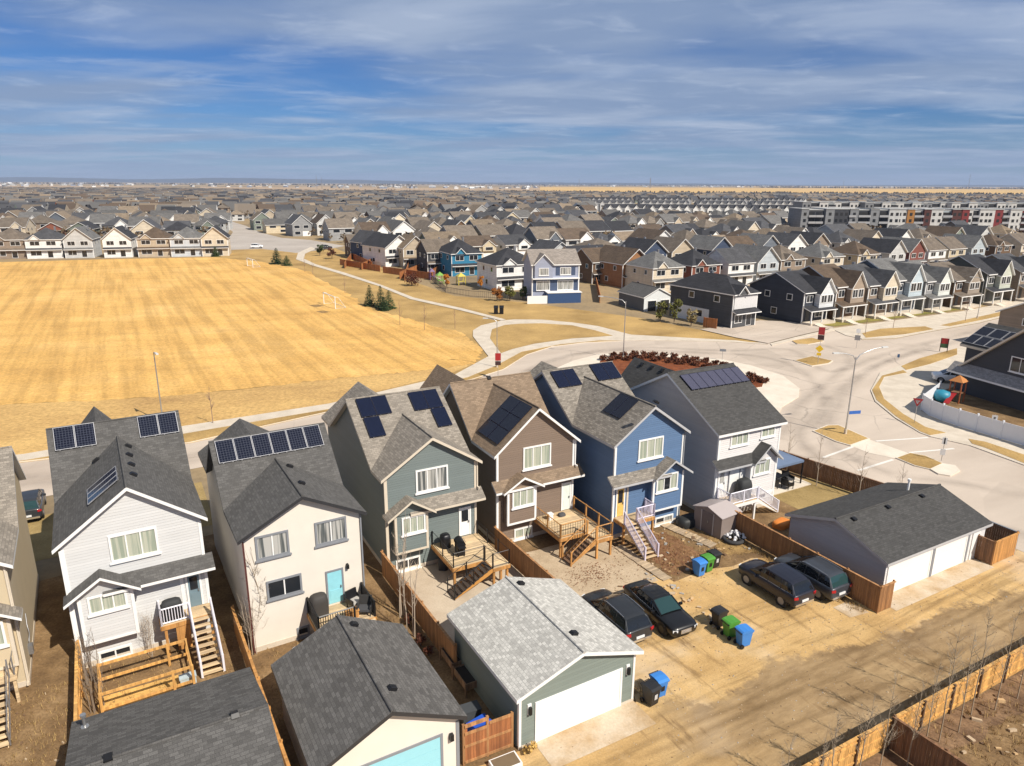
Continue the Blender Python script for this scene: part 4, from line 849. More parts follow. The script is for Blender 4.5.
# ------------------------------------------------------------------ decks
def deck(label, hk, plats, z, stair, rails, posts, style, boards=CEDARH, frame=CEDAR, cat='deck', skirt=None):
    h = H[hk]; t = thing('deck', label, cat, (*h.loc, 0), h.rot)
    b = MB()
    for (x0, y0, x1, y1) in plats:
        x = x0
        yy = y0
        while yy < y1 - .01: b.box(x0, yy + .004, z - .035, x1, min(yy + .14, y1) - .004, z); yy += .144
    b.build('deck_boards', boards, t)
    b = MB()
    for (x0, y0, x1, y1) in plats:
        b.box(x0, y0 - .04, z - .28, x1, y0 - .002, z - .036); b.box(x0 - .04, y0, z - .28, x0 - .001, y1, z - .036); b.box(x1 + .001, y0, z - .28, x1 + .04, y1, z - .036)
        x = x0 + .4
        while x < x1 - .1: b.box(x, y0, z - .24, x + .045, y1, z - .037); x += .45
    b.build('joists', frame, t)
    for x, y in posts: b = MB(); b.box(x - .07, y - .07, 0, x + .07, y + .07, z - .28); b.build('post', frame, t)
    if skirt:
        b = MB(); b.box(*skirt); b.build('skirting', frame, t)
    if stair:
        P0, P1, wd, side, n, smat, tmat = stair           # P0 top-centre edge (x,y,z), P1 bottom, width direction vector
        st = MB(); d = Vector(P1) - Vector(P0); wv = Vector(side) * wd / 2
        for sg in (-1, 1):
            o = Vector(P0) + wv * sg * .94
            st.extr([tuple(o), tuple(o + d), tuple(o + d + Vector((0, 0, -.02))), tuple(o + Vector((d.x, d.y, 0)) * .12 + Vector((0, 0, d.z * .12 - .3))), tuple(o + Vector((0, 0, -.3)))], tuple(Vector(side) * .045 * sg))
        so_ = st.build('stairs', smat, t)
        dh = Vector((d.x, d.y, 0)).normalized(); run = Vector((d.x, d.y, 0)).length / n
        for i in range(n):
            c = Vector(P0) + d * ((i + .5) / n) + Vector((0, 0, .02))
            q = MB(); a = dh * run * .44; u = wv * 1.0
            pts = [c - a - u, c + a - u, c + a + u, c - a + u]
            q.extr([tuple(p) for p in pts], (0, 0, .04)); q.build('tread', tmat, so_)
    rail_mat, bal, rh = style
    for (A, B) in rails:
        A, B = Vector(A), Vector(B); b = MB(); L_ = (B - A); ln = Vector((L_.x, L_.y, 0)).length
        th = .045 if bal != 'thin' else .022
        for zz in (rh, .1) if bal != 'two' else (rh, rh * .55, .12): b.tube([tuple(A + Vector((0, 0, zz))), tuple(B + Vector((0, 0, zz)))], th, 4, smooth=False)
        rl = b.build('railing', rail_mat, t)
        np_ = max(1, round(ln / 1.7))
        for i in range(np_ + 1):
            p = A + L_ * i / np_; q = MB(); e = .05 if bal != 'thin' else .03; q.box(p.x - e, p.y - e, p.z - .02, p.x + e, p.y + e, p.z + rh + .04); q.build('railing_post', rail_mat, rl)
        if bal in ('bal', 'mesh'):
            q = MB(); k = int(ln / (.13 if bal == 'bal' else .2)); e = .018 if bal == 'bal' else .009
            for i in range(1, k): p = A + L_ * i / k; q.box(p.x - e, p.y - e, p.z + .1, p.x + e, p.y + e, p.z + rh)
            q.build('balusters', rail_mat if bal == 'bal' else BLACKM, rl)
    return t
W_RAIL = plain('white_vinyl_rail', (.74, .72, .78), .4, var=.04)
BROWNR = wood('red_brown_rail', (.26, .10, .04))
X = (1, 0, 0); Y = (0, 1, 0)
deck('small wood deck with white rails and straight pale stairs behind the pale grey house', 'H1', [(3.9, -1.15, 6.5, -.02)], 1.92, ((5.92, -1.2, 1.92), (5.92, -4.1, .05), 1.0, X, 9, PALEWOOD, PALEWOOD),
     [((3.95, -1.1, 1.92), (5.35, -1.1, 1.92)), ((3.95, -1.1, 1.92), (3.95, -.1, 1.92)), ((5.38, -1.2, 1.92), (5.38, -4.05, .1)), ((6.46, -1.2, 1.92), (6.46, -4.05, .1))], [(4.1, -1.05), (6.4, -1.05)], (W_RAIL, 'bal', .95), PALEWOOD, CEDAR, skirt=(4.6, -1.19, .2, 5.3, -1.12, 1.6))
deck('low wood deck with black rails and patio furniture behind the cream stucco house', 'H2', [(2.95, -2.3, 6.2, -.02)], 1.55, ((5.6, -2.35, 1.55), (5.6, -4.3, .1), 1.0, X, 7, CEDAR, PALEWOOD),
     [((3.0, -2.25, 1.55), (5.0, -2.25, 1.55)), ((3.0, -2.25, 1.55), (3.0, -.1, 1.55)), ((6.15, -2.25, 1.55), (6.15, -.1, 1.55))], [(3.1, -2.2), (6.05, -2.2)], (BLACKM, 'bal', .95), PALEWOOD, CEDAR)
deck('wood deck with thin black rails and side stairs behind the grey green house', 'H3', [(3.05, -3.55, 6.5, -.02), (5.3, -4.75, 6.5, -3.56)], 1.52, ((5.25, -4.2, 1.52), (2.55, -4.2, .05), 1.05, Y, 9, plain('orange_stringer', (.5, .24, .06), .7), plain('dark_tread', (.05, .035, .025), .8)),
     [((3.1, -3.5, 1.52), (3.1, -.1, 1.52)), ((3.1, -3.5, 1.52), (5.25, -3.5, 1.52)), ((6.45, -4.7, 1.52), (6.45, -.1, 1.52)), ((5.3, -4.7, 1.52), (6.45, -4.7, 1.52)), ((5.25, -3.66, 1.52), (2.6, -3.66, .05)), ((5.25, -4.73, 1.52), (2.6, -4.73, .05))],
     [(3.2, -3.4), (5.4, -4.6), (6.35, -4.6), (6.35, -2), (5.9, -4.6)], (BLACKM, 'thin', .98), PALEWOOD, CEDAR)
deck('cedar deck with brown wood rails and side stairs behind the brown house', 'H4', [(3.05, -3.6, 6.5, -.02), (5.15, -4.95, 6.5, -3.61)], 1.5, ((5.1, -4.4, 1.5), (3.05, -4.4, .05), 1.05, Y, 8, CEDAR, plain('brown_tread', (.16, .09, .05), .8)),
     [((3.1, -3.55, 1.5), (3.1, -.1, 1.5)), ((3.1, -3.55, 1.5), (5.1, -3.55, 1.5)), ((6.45, -4.9, 1.5), (6.45, -.1, 1.5)), ((5.2, -4.9, 1.5), (6.45, -4.9, 1.5)), ((5.1, -3.86, 1.5), (3.1, -3.86, .05)), ((5.1, -4.93, 1.5), (3.1, -4.93, .05))],
     [(3.15, -3.5), (5.25, -4.85), (6.4, -4.85), (6.4, -2.2)], (CEDAR, 'mesh', .98), PALEWOOD, CEDAR)
deck('narrow wood deck with lilac white rails and straight stairs behind the blue house', 'H5', [(.15, -1.2, 2.95, -.02)], 1.68, ((.72, -1.25, 1.68), (.72, -3.75, .05), 1.05, X, 9, PALEWOOD, PALEWOOD),
     [((1.3, -1.15, 1.68), (2.9, -1.15, 1.68)), ((2.9, -1.15, 1.68), (2.9, -.1, 1.68)), ((.16, -1.25, 1.68), (.16, -3.7, .1)), ((1.28, -1.25, 1.68), (1.28, -3.7, .1))], [(.25, -1.1), (2.85, -1.1)], (plain('lilac_white_rail', (.62, .57, .68), .4, var=.04), 'bal', .95), PALEWOOD, CEDAR)
deck('pale deck with white rails and a stair along the wall behind the corner house', 'H6', [(.2, -1.45, 3.1, -.02)], 1.75, ((3.15, -.95, 1.75), (5.5, -.95, .05), .95, Y, 8, WHITE, PALEWOOD),
     [((.25, -1.4, 1.75), (3.1, -1.4, 1.75)), ((.25, -1.4, 1.75), (.25, -.1, 1.75)), ((3.15, -1.42, 1.75), (5.5, -1.42, .1))], [(.35, -1.3), (3.0, -1.3)], (W_RAIL, 'bal', .95), PALEWOOD, WHITE)
deck('pale wood stair and landing behind the cream house at the left edge', 'H0', [(1.2, -1.3, 6.1, -.02)], 1.6, ((4.95, -1.35, 1.6), (4.95, -4.6, .05), 1.7, X, 9, PALEWOOD, PALEWOOD),
     [((5.85, -1.35, 1.6), (5.85, -4.5, .1)), ((6.05, -1.25, 1.6), (6.05, -.1, 1.6))], [(1.4, -1.2), (6.0, -1.2)], (STEEL, 'thin', .95), PALEWOOD, PALEWOOD)
# ------------------------------------------------------------------ yard things
def hw(k, x, y):
    h = H[k]; c, n = math.cos(h.rot), math.sin(h.rot); return (h.loc[0] + x * c - y * n, h.loc[1] + x * n + y * c)
def bbq(label, loc, rot, hood=BLACKM):
    t = thing('barbecue', label, 'barbecue', loc, rot)
    b = MB(); b.box(-.4, -.25, .12, .4, .25, .75); b.build('cart', BLACKM, t)
    b = MB(); n = 10; pr = [(math.cos(math.pi * i / n) * .3, .78 + math.sin(math.pi * i / n) * .34) for i in range(n + 1)]; b.extr([(-.42, y, z_) for y, z_ in pr], (.84, 0, 0)); hd = b.build('hood', hood, t)
    b = MB(); b.tube([(-.3, -.34, .92), (.3, -.34, .92)], .015, 6); b.build('handle', STEEL, hd)
    for sx in (-1, 1):
        b = MB(); b.box(sx * .43, -.24, .74, sx * .75, .24, .78); b.build('side_shelf', BLACKM, t)
        for sy in (-1, 1): b = MB(); b.box(sx * .36 - .03, sy * .2 - .03, 0, sx * .36 + .03, sy * .2 + .03, .12); b.build('leg', BLACKM, t)
    return t
def covered(label, loc, rot, sx=.8, sy=.45, hgt=1.2, mat=None, name='covered_barbecue', cat='barbecue'):
    r = random.Random(int(loc[0] * 10)); b = MB(); n = 14; rings = [(1.0, 0), (1.02, .35), (.98, .7), (.86, .92), (.6, 1.0)]
    vs = []
    for k, (q, zz) in enumerate(rings):
        for i in range(n):
            a = 6.2832 * i / n; e = .55; f = abs(math.cos(a)) ** e * (1 if math.cos(a) > 0 else -1), abs(math.sin(a)) ** e * (1 if math.sin(a) > 0 else -1)
            w_ = 1 + r.uniform(-.05, .05); vs.append((f[0] * sx * q * w_, f[1] * sy * q * w_, zz * hgt))
    fs = [(k * n + i, k * n + (i + 1) % n, (k + 1) * n + (i + 1) % n, (k + 1) * n + i) for k in range(len(rings) - 1) for i in range(n)] + [[(len(rings) - 1) * n + i for i in range(n)]]
    b.add(vs, fs, 0, True); o = b.build(name, mat or plain('black_cover', (.03, .032, .033), .75), None); o.location = loc; o.rotation_euler = (0, 0, rot); return tag(o, label, cat)
covered('black covered barbecue behind the white rail of the pale grey house', (*hw('H1', 4.55, -.6), 1.92), H['H1'].rot, .55, .3, 1.15)
covered('tall dark covered barbecue beside the window of the cream stucco house', (*hw('H2', 3.5, -.6), 1.55), H['H2'].rot, .5, .38, 1.3, plain('brown_black_cover', (.045, .04, .036), .75))
bbq('black barbecue with open shelf on the deck of the grey green house', (*hw('H3', 4.2, -2.1), 1.52), H['H3'].rot + 1.4)
covered('small round black kettle grill by the wall of the grey green house', (*hw('H3', 3.75, -.75), 1.52), H['H3'].rot, .34, .34, .95, BLACKM, 'kettle_grill', 'barbecue')
covered('large black covered barbecue on the pale deck of the corner house', (*hw('H6', 2.3, -.7), 1.75), H['H6'].rot, .62, .45, 1.5)
covered('low dark tarp heap beside the basement window of the blue house', (*hw('H5', 6.6, -.9), 0), H['H5'].rot, 1.0, .6, .7, plain('black_tarp', (.02, .022, .022), .6), 'tarp_heap', 'tarp')
def armchair(label, loc, rot, mat, cush):
    t = thing('patio_chair', label, 'chair', loc, rot)
    b = MB(); b.box(-.33, -.33, .3, .33, .33, .42); b.build('seat', cush, t)
    b = MB(); b.rbox((0, .36, .62), (.72, .1, .62), 0, 0, -.2); b.build('backrest', mat, t)
    for sx in (-1, 1):
        b = MB(); b.box(sx * .33, -.34, .3, sx * .41, .36, .62); b.build('armrest', mat, t)
        for sy in (-1, 1): b = MB(); b.box(sx * .34 - .025, sy * .3 - .025, 0, sx * .34 + .025, sy * .3 + .025, .3); b.build('leg', mat, t)
    return t
armchair('dark patio armchair with pale cushion beside the aqua door', (*hw('H2', 5.5, -.8), 1.55), H['H2'].rot + .3, BLACKM, plain('pale_cushion', (.42, .40, .37), .9))
armchair('dark patio chair at the corner of the stucco house deck', (*hw('H2', 5.75, -1.75), 1.55), H['H2'].rot - .5, plain('charcoal_wicker', (.03, .028, .027), .8), plain('charcoal_cushion', (.06, .06, .065), .9))
def boxthing(name, label, cat, loc, rot, size, mat, lid=None):
    t = thing(name, label, cat, loc, rot); sx, sy, sz = size; b = MB(); b.box(-sx / 2, -sy / 2, 0, sx / 2, sy / 2, sz); b.build('body', mat, t)
    b = MB(); b.box(-sx / 2 - .03, -sy / 2 - .03, sz, sx / 2 + .03, sy / 2 + .03, sz + .07); b.build('lid', lid or mat, t); return t
boxthing('storage_box', 'small orange wood box on the deck edge of the cream stucco house', 'box', (*hw('H2', 5.0, -1.7), 1.55), H['H2'].rot, (.7, .4, .4), CEDAR)
boxthing('storage_bin', 'royal blue plastic bin under the window of the cream stucco house', 'bin', (*hw('H2', 2.35, -2.2), 0), H['H2'].rot + .2, (.7, .5, .6), plain('blue_plastic', (.06, .2, .55), .4))
boxthing('storage_bin', 'royal blue bin tucked behind the wood gate beside the sage garage', 'bin', (*ahp(12.0, 24.6), 0), R(40), (1.0, .6, .9), plain('deep_blue_plastic', (.02, .09, .5), .4))
boxthing('storage_bin', 'dark grey plastic bin behind the wood gate beside the sage garage', 'bin', (*ahp(12.1, 25.8), 0), R(25), (.9, .6, .8), plain('dark_grey_plastic', (.06, .065, .07), .5))
boxthing('cooler', 'pale grey cooler box at the foot of the white railed stair', 'cooler', (*hw('H1', 4.7, -4.0), 0), H['H1'].rot, (.75, .4, .4), plain('pale_blue_grey_plastic', (.42, .5, .53), .5))
boxthing('bucket', 'white bucket standing by the left rail of the brown house deck', 'bucket', (*hw('H4', 3.95, -.8), 1.5), H['H4'].rot, (.32, .32, .42), WHITE)
covered('grey doormat heap and boots beside the pale door of the brown house', (*hw('H4', 5.0, -.7), 1.5), H['H4'].rot, .28, .2, .22, plain('dark_grey_mat', (.07, .07, .075), .9), 'boots', 'boots')
covered('dark barrel under the deck of the grey green house', (*hw('H3', 3.5, -.9), 0), 0, .33, .33, .95, plain('dark_barrel', (.02, .02, .025), .5), 'barrel', 'barrel')
b = MB(); b.lathe([(.0, 0), (.24, 0), (.27, .3), (.26, .8), (.2, .95), (0, .97)], (0, 0, 0), 12); o = b.build('rain_barrel', WHITE); o.location = (*hw('H2', 1.75, -2.1), 0); tag(o, 'white rain barrel beside the blue bin under the stucco house window', 'barrel')
# raised planters behind the sage garage
SOIL = plain('dark_soil', (.025, .018, .014), .95)
for (x, y, lab) in ((12.3 + .75, 30.0, 'dark wood raised planter with black soil, the farther of two by the sage garage'), (13.0, 28.2, 'dark wood raised planter with black soil, the nearer of two by the sage garage')):
    t = thing('planter', lab, 'planter', (*ahp(x, y), 0), R(29 + 90))
    b = MB(); L_, W_ = .75, .34
    for e in ((-L_, -W_, .35, L_, -W_ + .04, .75), (-L_, W_ - .04, .35, L_, W_, .75), (-L_, -W_ + .041, .35, -L_ + .04, W_ - .041, .75), (L_ - .04, -W_ + .041, .35, L_, W_ - .041, .75)): b.box(*e)
    b.build('box', wood('grey_brown_planter', (.26, .16, .09)), t); b = MB(); b.box(-L_ + .05, -W_ + .05, .4, L_ - .05, W_ - .05, .68); b.build('soil', SOIL, t)
    for sx in (-1, 1):
        for sy in (-1, 1): b = MB(); b.box(sx * (L_ + .02) - .04, sy * (W_ + .02) - .04, 0, sx * (L_ + .02) + .04, sy * (W_ + .02) + .04, .8); b.build('leg', wood('grey_brown_planter', (.26, .16, .09)), t)
# wooden cold frame by the gate, at the alley
t = thing('planter', 'low white edged planter bed full of earth in front of the wood gate', 'planter', (*ahp(12.3, 22.6), 0), R(27))
b = MB(); b.box(-.65, -.4, 0, .65, .4, .28); b.build('box', WHITE, t); b = MB(); b.box(-.58, -.34, .281, .58, .34, .3); b.build('soil', plain('brown_soil', (.17, .12, .07), .95), t)
# open timber frame behind H1
t = thing('garden_frame', 'open rectangular timber frame of new lumber in the yard of the pale grey house', 'frame', (*ahp(-3.35, 34.6), 0), R(31))
cs = [(0, 0), (4.1, 0), (4.1, 2.5), (0, 2.5)]
for x, y in cs + [(3.2, 0), (3.2, 2.5)]: b = MB(); b.box(x - .06, y - .06, 0, x + .06, y + .06, 1.35); b.build('post', NEWWOOD, t)
for zz in (.35, 1.2):
    for a, c in ((0, 1), (1, 2), (2, 3), (3, 0)):
        b = MB(); p, q = cs[a], cs[c]
        if p[1] == q[1]: b.box(min(p[0], q[0]) + .06, p[1] - .03, zz, max(p[0], q[0]) - .06, p[1] + .03, zz + .14)
        else: b.box(p[0] - .03, min(p[1], q[1]) + .06, zz, p[0] + .03, max(p[1], q[1]) - .06, zz + .14)
        b.build('rail', NEWWOOD, t)
# shed of the blue house
t = thing('shed', 'brown grey metal garden shed with low gable roof between blue and corner houses', 'shed', (15.25, 46.7, 0), math.atan2(48.85 - 46.7, 13.75 - 15.25))
SHW = plain('shed_wall', (.23, .185, .165), .6, var=.06); SHL = plain('shed_roof', (.40, .35, .34), .5, var=.07); L_, W_ = 2.55, 2.05
b = MB(); b.poly([(0, 0, 0), (0, 0, 1.75), (L_ / 2, 0, 2.15), (L_, 0, 1.75), (L_, 0, 0)]); b.poly([(0, -W_, 0), (L_, -W_, 0), (L_, -W_, 1.75), (L_ / 2, -W_, 2.15), (0, -W_, 1.75)])
b.poly([(0, -W_, 0), (0, -W_, 1.75), (0, 0, 1.75), (0, 0, 0)]); b.poly([(L_, -W_, 0), (L_, 0, 0), (L_, 0, 1.75), (L_, -W_, 1.75)]); b.build('wall', SHW, t)
b = MB(); b.plane_slab([(-.12, .12, 1.75), (-.12, -W_ - .1, 1.75), (L_ / 2, -W_ - .1, 2.2), (L_ / 2, .12, 2.2)], .06); b.plane_slab([(L_ / 2, .12, 2.2), (L_ / 2, -W_ - .1, 2.2), (L_ + .12, -W_ - .1, 1.75), (L_ + .12, .12, 1.75)], .06); b.build('roof', [SHL, SHL], t)
dr = MB(); dr.box(.75, .0, .05, 1.8, .03, 1.7); dr = dr.build('door', plain('shed_door', (.15, .12, .115), .6), t)
for x in (.7, 1.8): b = MB(); b.box(x, .0, .05, x + .06, .05, 1.75); b.build('door_post', plain('shed_trim', (.5, .47, .46), .5), dr)
b = MB(); b.rbox((1.2, .05, 1.0), (.08, .05, .16)); b.build('handle', STEEL, dr)
# planks, tyre planter with rubble
for (p0, p1, w_, lab) in (((33.9, 37.6), (34.9, 33.0), .85, 'weathered plank walk laid on dirt beside the brown shed'), ((28.8, 36.2), (28.95, 31.2), .75, 'weathered plank walk laid on dirt below the blue house stairs')):
    a, c = ahp(*p0), ahp(*p1); L_ = math.hypot(c[0] - a[0], c[1] - a[1]); t = thing('boardwalk', lab, 'boardwalk', (*a, 0), math.atan2(c[1] - a[1], c[0] - a[0])); b = MB(); x = 0; r = random.Random(5)
    while x < L_: b.rbox((x + .09, r.uniform(-.03, .03), .06), (.17, w_, .04), r.uniform(-.03, .03)); x += .19
    b.build('boards', wood('weathered_plank', (.45, .34, .22), .19), t); b = MB(); b.box(0, -.3, .012, L_, -.22, .04); b.box(0, .22, .012, L_, .3, .04); b.build('bearer', OLDWOOD, t)
t = thing('tyre_planter', 'black tyre ring heaped with white and black stones beside the brown shed', 'planter', (*ahp(36.7, 32.9), 0), 0)
b = MB(); b.lathe([(.55, .02), (.78, .08), (.82, .2), (.74, .3), (.56, .3), (.5, .2)], (0, 0, 0), 20); b.build('ring', plain('tyre_black', (.03, .03, .032), .8), t)
r = random.Random(12); b = MB()
for i in range(70):
    a, q = r.uniform(0, 6.28), r.uniform(0, .75) ; s_ = r.uniform(.06, .16); b.lathe([(0, -s_), (s_ * .8, -s_ * .5), (s_, 0), (s_ * .7, s_ * .6), (0, s_ * .8)], (math.cos(a) * q + .25, math.sin(a) * q + .3, .22 + r.uniform(0, .45) * (1 - q)), 5, r.choice([0, 0, 1]), False)
b.build('stones', [plain('white_stone', (.66, .66, .68), .8), plain('black_stone', (.03, .03, .03), .8)], t, kind='stuff')
covered('crumpled orange tarp behind the fence by the corner house deck', (*hw('H6', 4.0, -3.2), 0), R(40), .75, .5, .5, plain('orange_tarp', (.62, .2, .03), .7), 'tarp_heap', 'tarp')
covered('black wheelbarrow cover behind the fence by the corner house', (*hw('H6', 5.2, -3.6), 0), R(10), .5, .4, .7, plain('black_tarp', (.02, .022, .022), .6), 'tarp_heap', 'tarp')
# canopy with patio set
t = thing('canopy', 'blue grey fabric patio canopy at the side of the corner house', 'canopy', (*ahp(47.6, 39.4), 0), R(29)); BLUEF = plain('blue_fabric', (.115, .16, .25), .8)
b = MB(); q = 1.9; b.add([(-q, -q, 2.25), (q, -q, 2.25), (q, q, 2.25), (-q, q, 2.25), (0, 0, 2.75)], [(0, 1, 4), (1, 2, 4), (2, 3, 4), (3, 0, 4)])
for a, c in (((-q, -q), (q, -q)), ((q, -q), (q, q)), ((q, q), (-q, q)), ((-q, q), (-q, -q))): b.add([(a[0], a[1], 2.05), (c[0], c[1], 2.05), (c[0], c[1], 2.25), (a[0], a[1], 2.25)], [(0, 1, 2, 3)])
b.build('fabric', BLUEF, t)
for sx in (-1, 1):
    for sy in (-1, 1): b = MB(); b.box(sx * q * .97 - .05, sy * q * .97 - .05, 0, sx * q * .97 + .05, sy * q * .97 + .05, 2.2); b.build('post', BLACKM, t)
t = thing('patio_table', 'dark patio table under the blue grey canopy', 'table', (*ahp(47.5, 38.6), .09), R(29)); b = MB(); b.box(-.7, -.45, .68, .7, .45, .73); b.build('tabletop', BLACKM, t)
for sx in (-1, 1):
    for sy in (-1, 1): b = MB(); b.box(sx * .6 - .03, sy * .38 - .03, 0, sx * .6 + .03, sy * .38 + .03, .68); b.build('leg', BLACKM, t)
for i, (x, y, r_, lb) in enumerate(((46.4, 38.0, 200, 'left'), (48.6, 38.2, 20, 'right'), (47.6, 37.4, 120, 'near'))): armchair('dark patio chair on the %s side of the table under the canopy' % lb, (*ahp(x, y), .09), R(r_), BLACKM, plain('charcoal_cushion', (.06, .06, .065), .9))
# wheel stop / concrete pad by the SUVs
sheet('concrete_pad', [ahp(35.8, 22.6), ahp(37.3, 22.4), ahp(37.3, 23.8), ahp(35.8, 23.8)], .03, CONC_D, world=True)
# ------------------------------------------------------------------ wheeled bins
def bin_proto(label, col, loc, rot):
    t = thing('wheelie_bin', label, 'bin', loc, rot, 'wheeled bins along the alley'); mt = plain('bin_%d%d%d' % tuple(int(c * 99) for c in col), col, .45, var=.08)
    b = MB(); lo = [(-.24, -.28, .08), (.24, -.28, .08), (.24, .26, .08), (-.24, .26, .08)]; hi = [(-.30, -.37, 1.0), (.30, -.37, 1.0), (.30, .37, 1.0), (-.30, .37, 1.0)]
    b.add(lo + hi, [(0, 3, 2, 1), (4, 5, 6, 7), (0, 1, 5, 4), (1, 2, 6, 5), (2, 3, 7, 6), (3, 0, 4, 7)]); b.box(-.33, -.40, .93, .33, .40, 1.0); b.build('body', mt, t)
    b = MB(); n = 6; pr = [(-.43, 1.003), (-.43, 1.04), (-.3, 1.1), (0, 1.13), (.3, 1.1), (.4, 1.04), (.4, 1.003)]; b.extr([(-.34, y, z_) for y, z_ in pr], (.68, 0, 0)); b.build('lid', mt, t)
    b = MB(); b.tube([(-.28, .47, 1.0), (.28, .47, 1.0)], .02, 6); b.box(-.3, .38, .97, -.26, .48, 1.02); b.box(.26, .38, .97, .3, .48, 1.02); b.build('handle', BLACKM, t)
    for sx in (-1, 1): b = MB(); b.tube([(sx * .25, .3, .13), (sx * .33, .3, .13)], .13, 12); b.build('wheel', BLACKM, t)
    b = MB(); b.add([(-.1, -.374 + .02, .45), (.1, -.374 + .02, .45), (.1, -.39 + .02, .75), (-.1, -.39 + .02, .75)], [(0, 1, 2, 3)]); b.build('sticker', plain('bin_sticker', (.5, .5, .5), .6) if sum(col) < .3 else BLACKM, t)
    return t
BB, BG, BK = (.045, .21, .58), (.07, .26, .035), (.018, .018, .02)
for (x, y, c, r_, lb) in ((31.2, 30.6, BB, 29, 'blue bin, leftmost of the trio at the rear of the dirt parking lot'), (32.05, 30.75, BG, 29, 'green bin in the middle of the trio at the rear of the dirt parking lot'), (32.85, 30.95, BK, 29, 'black bin on the right of the trio at the rear of the dirt parking lot'),
                       (28.25, 25.8, BK, 120, 'black bin, farthest of the trio beside the black sedan'), (28.1, 24.75, BG, 115, 'green bin in the middle of the trio beside the black sedan'), (28.15, 23.8, BB, 112, 'blue bin, nearest of the trio beside the black sedan'),
                       (20.55, 22.65, BK, 35, 'black bin at the corner of the sage garage'), (21.3, 22.95, BB, 28, 'blue bin at the corner of the sage garage')):
    bin_proto(lb, c, (*ahp(x, y), .016), R(r_))
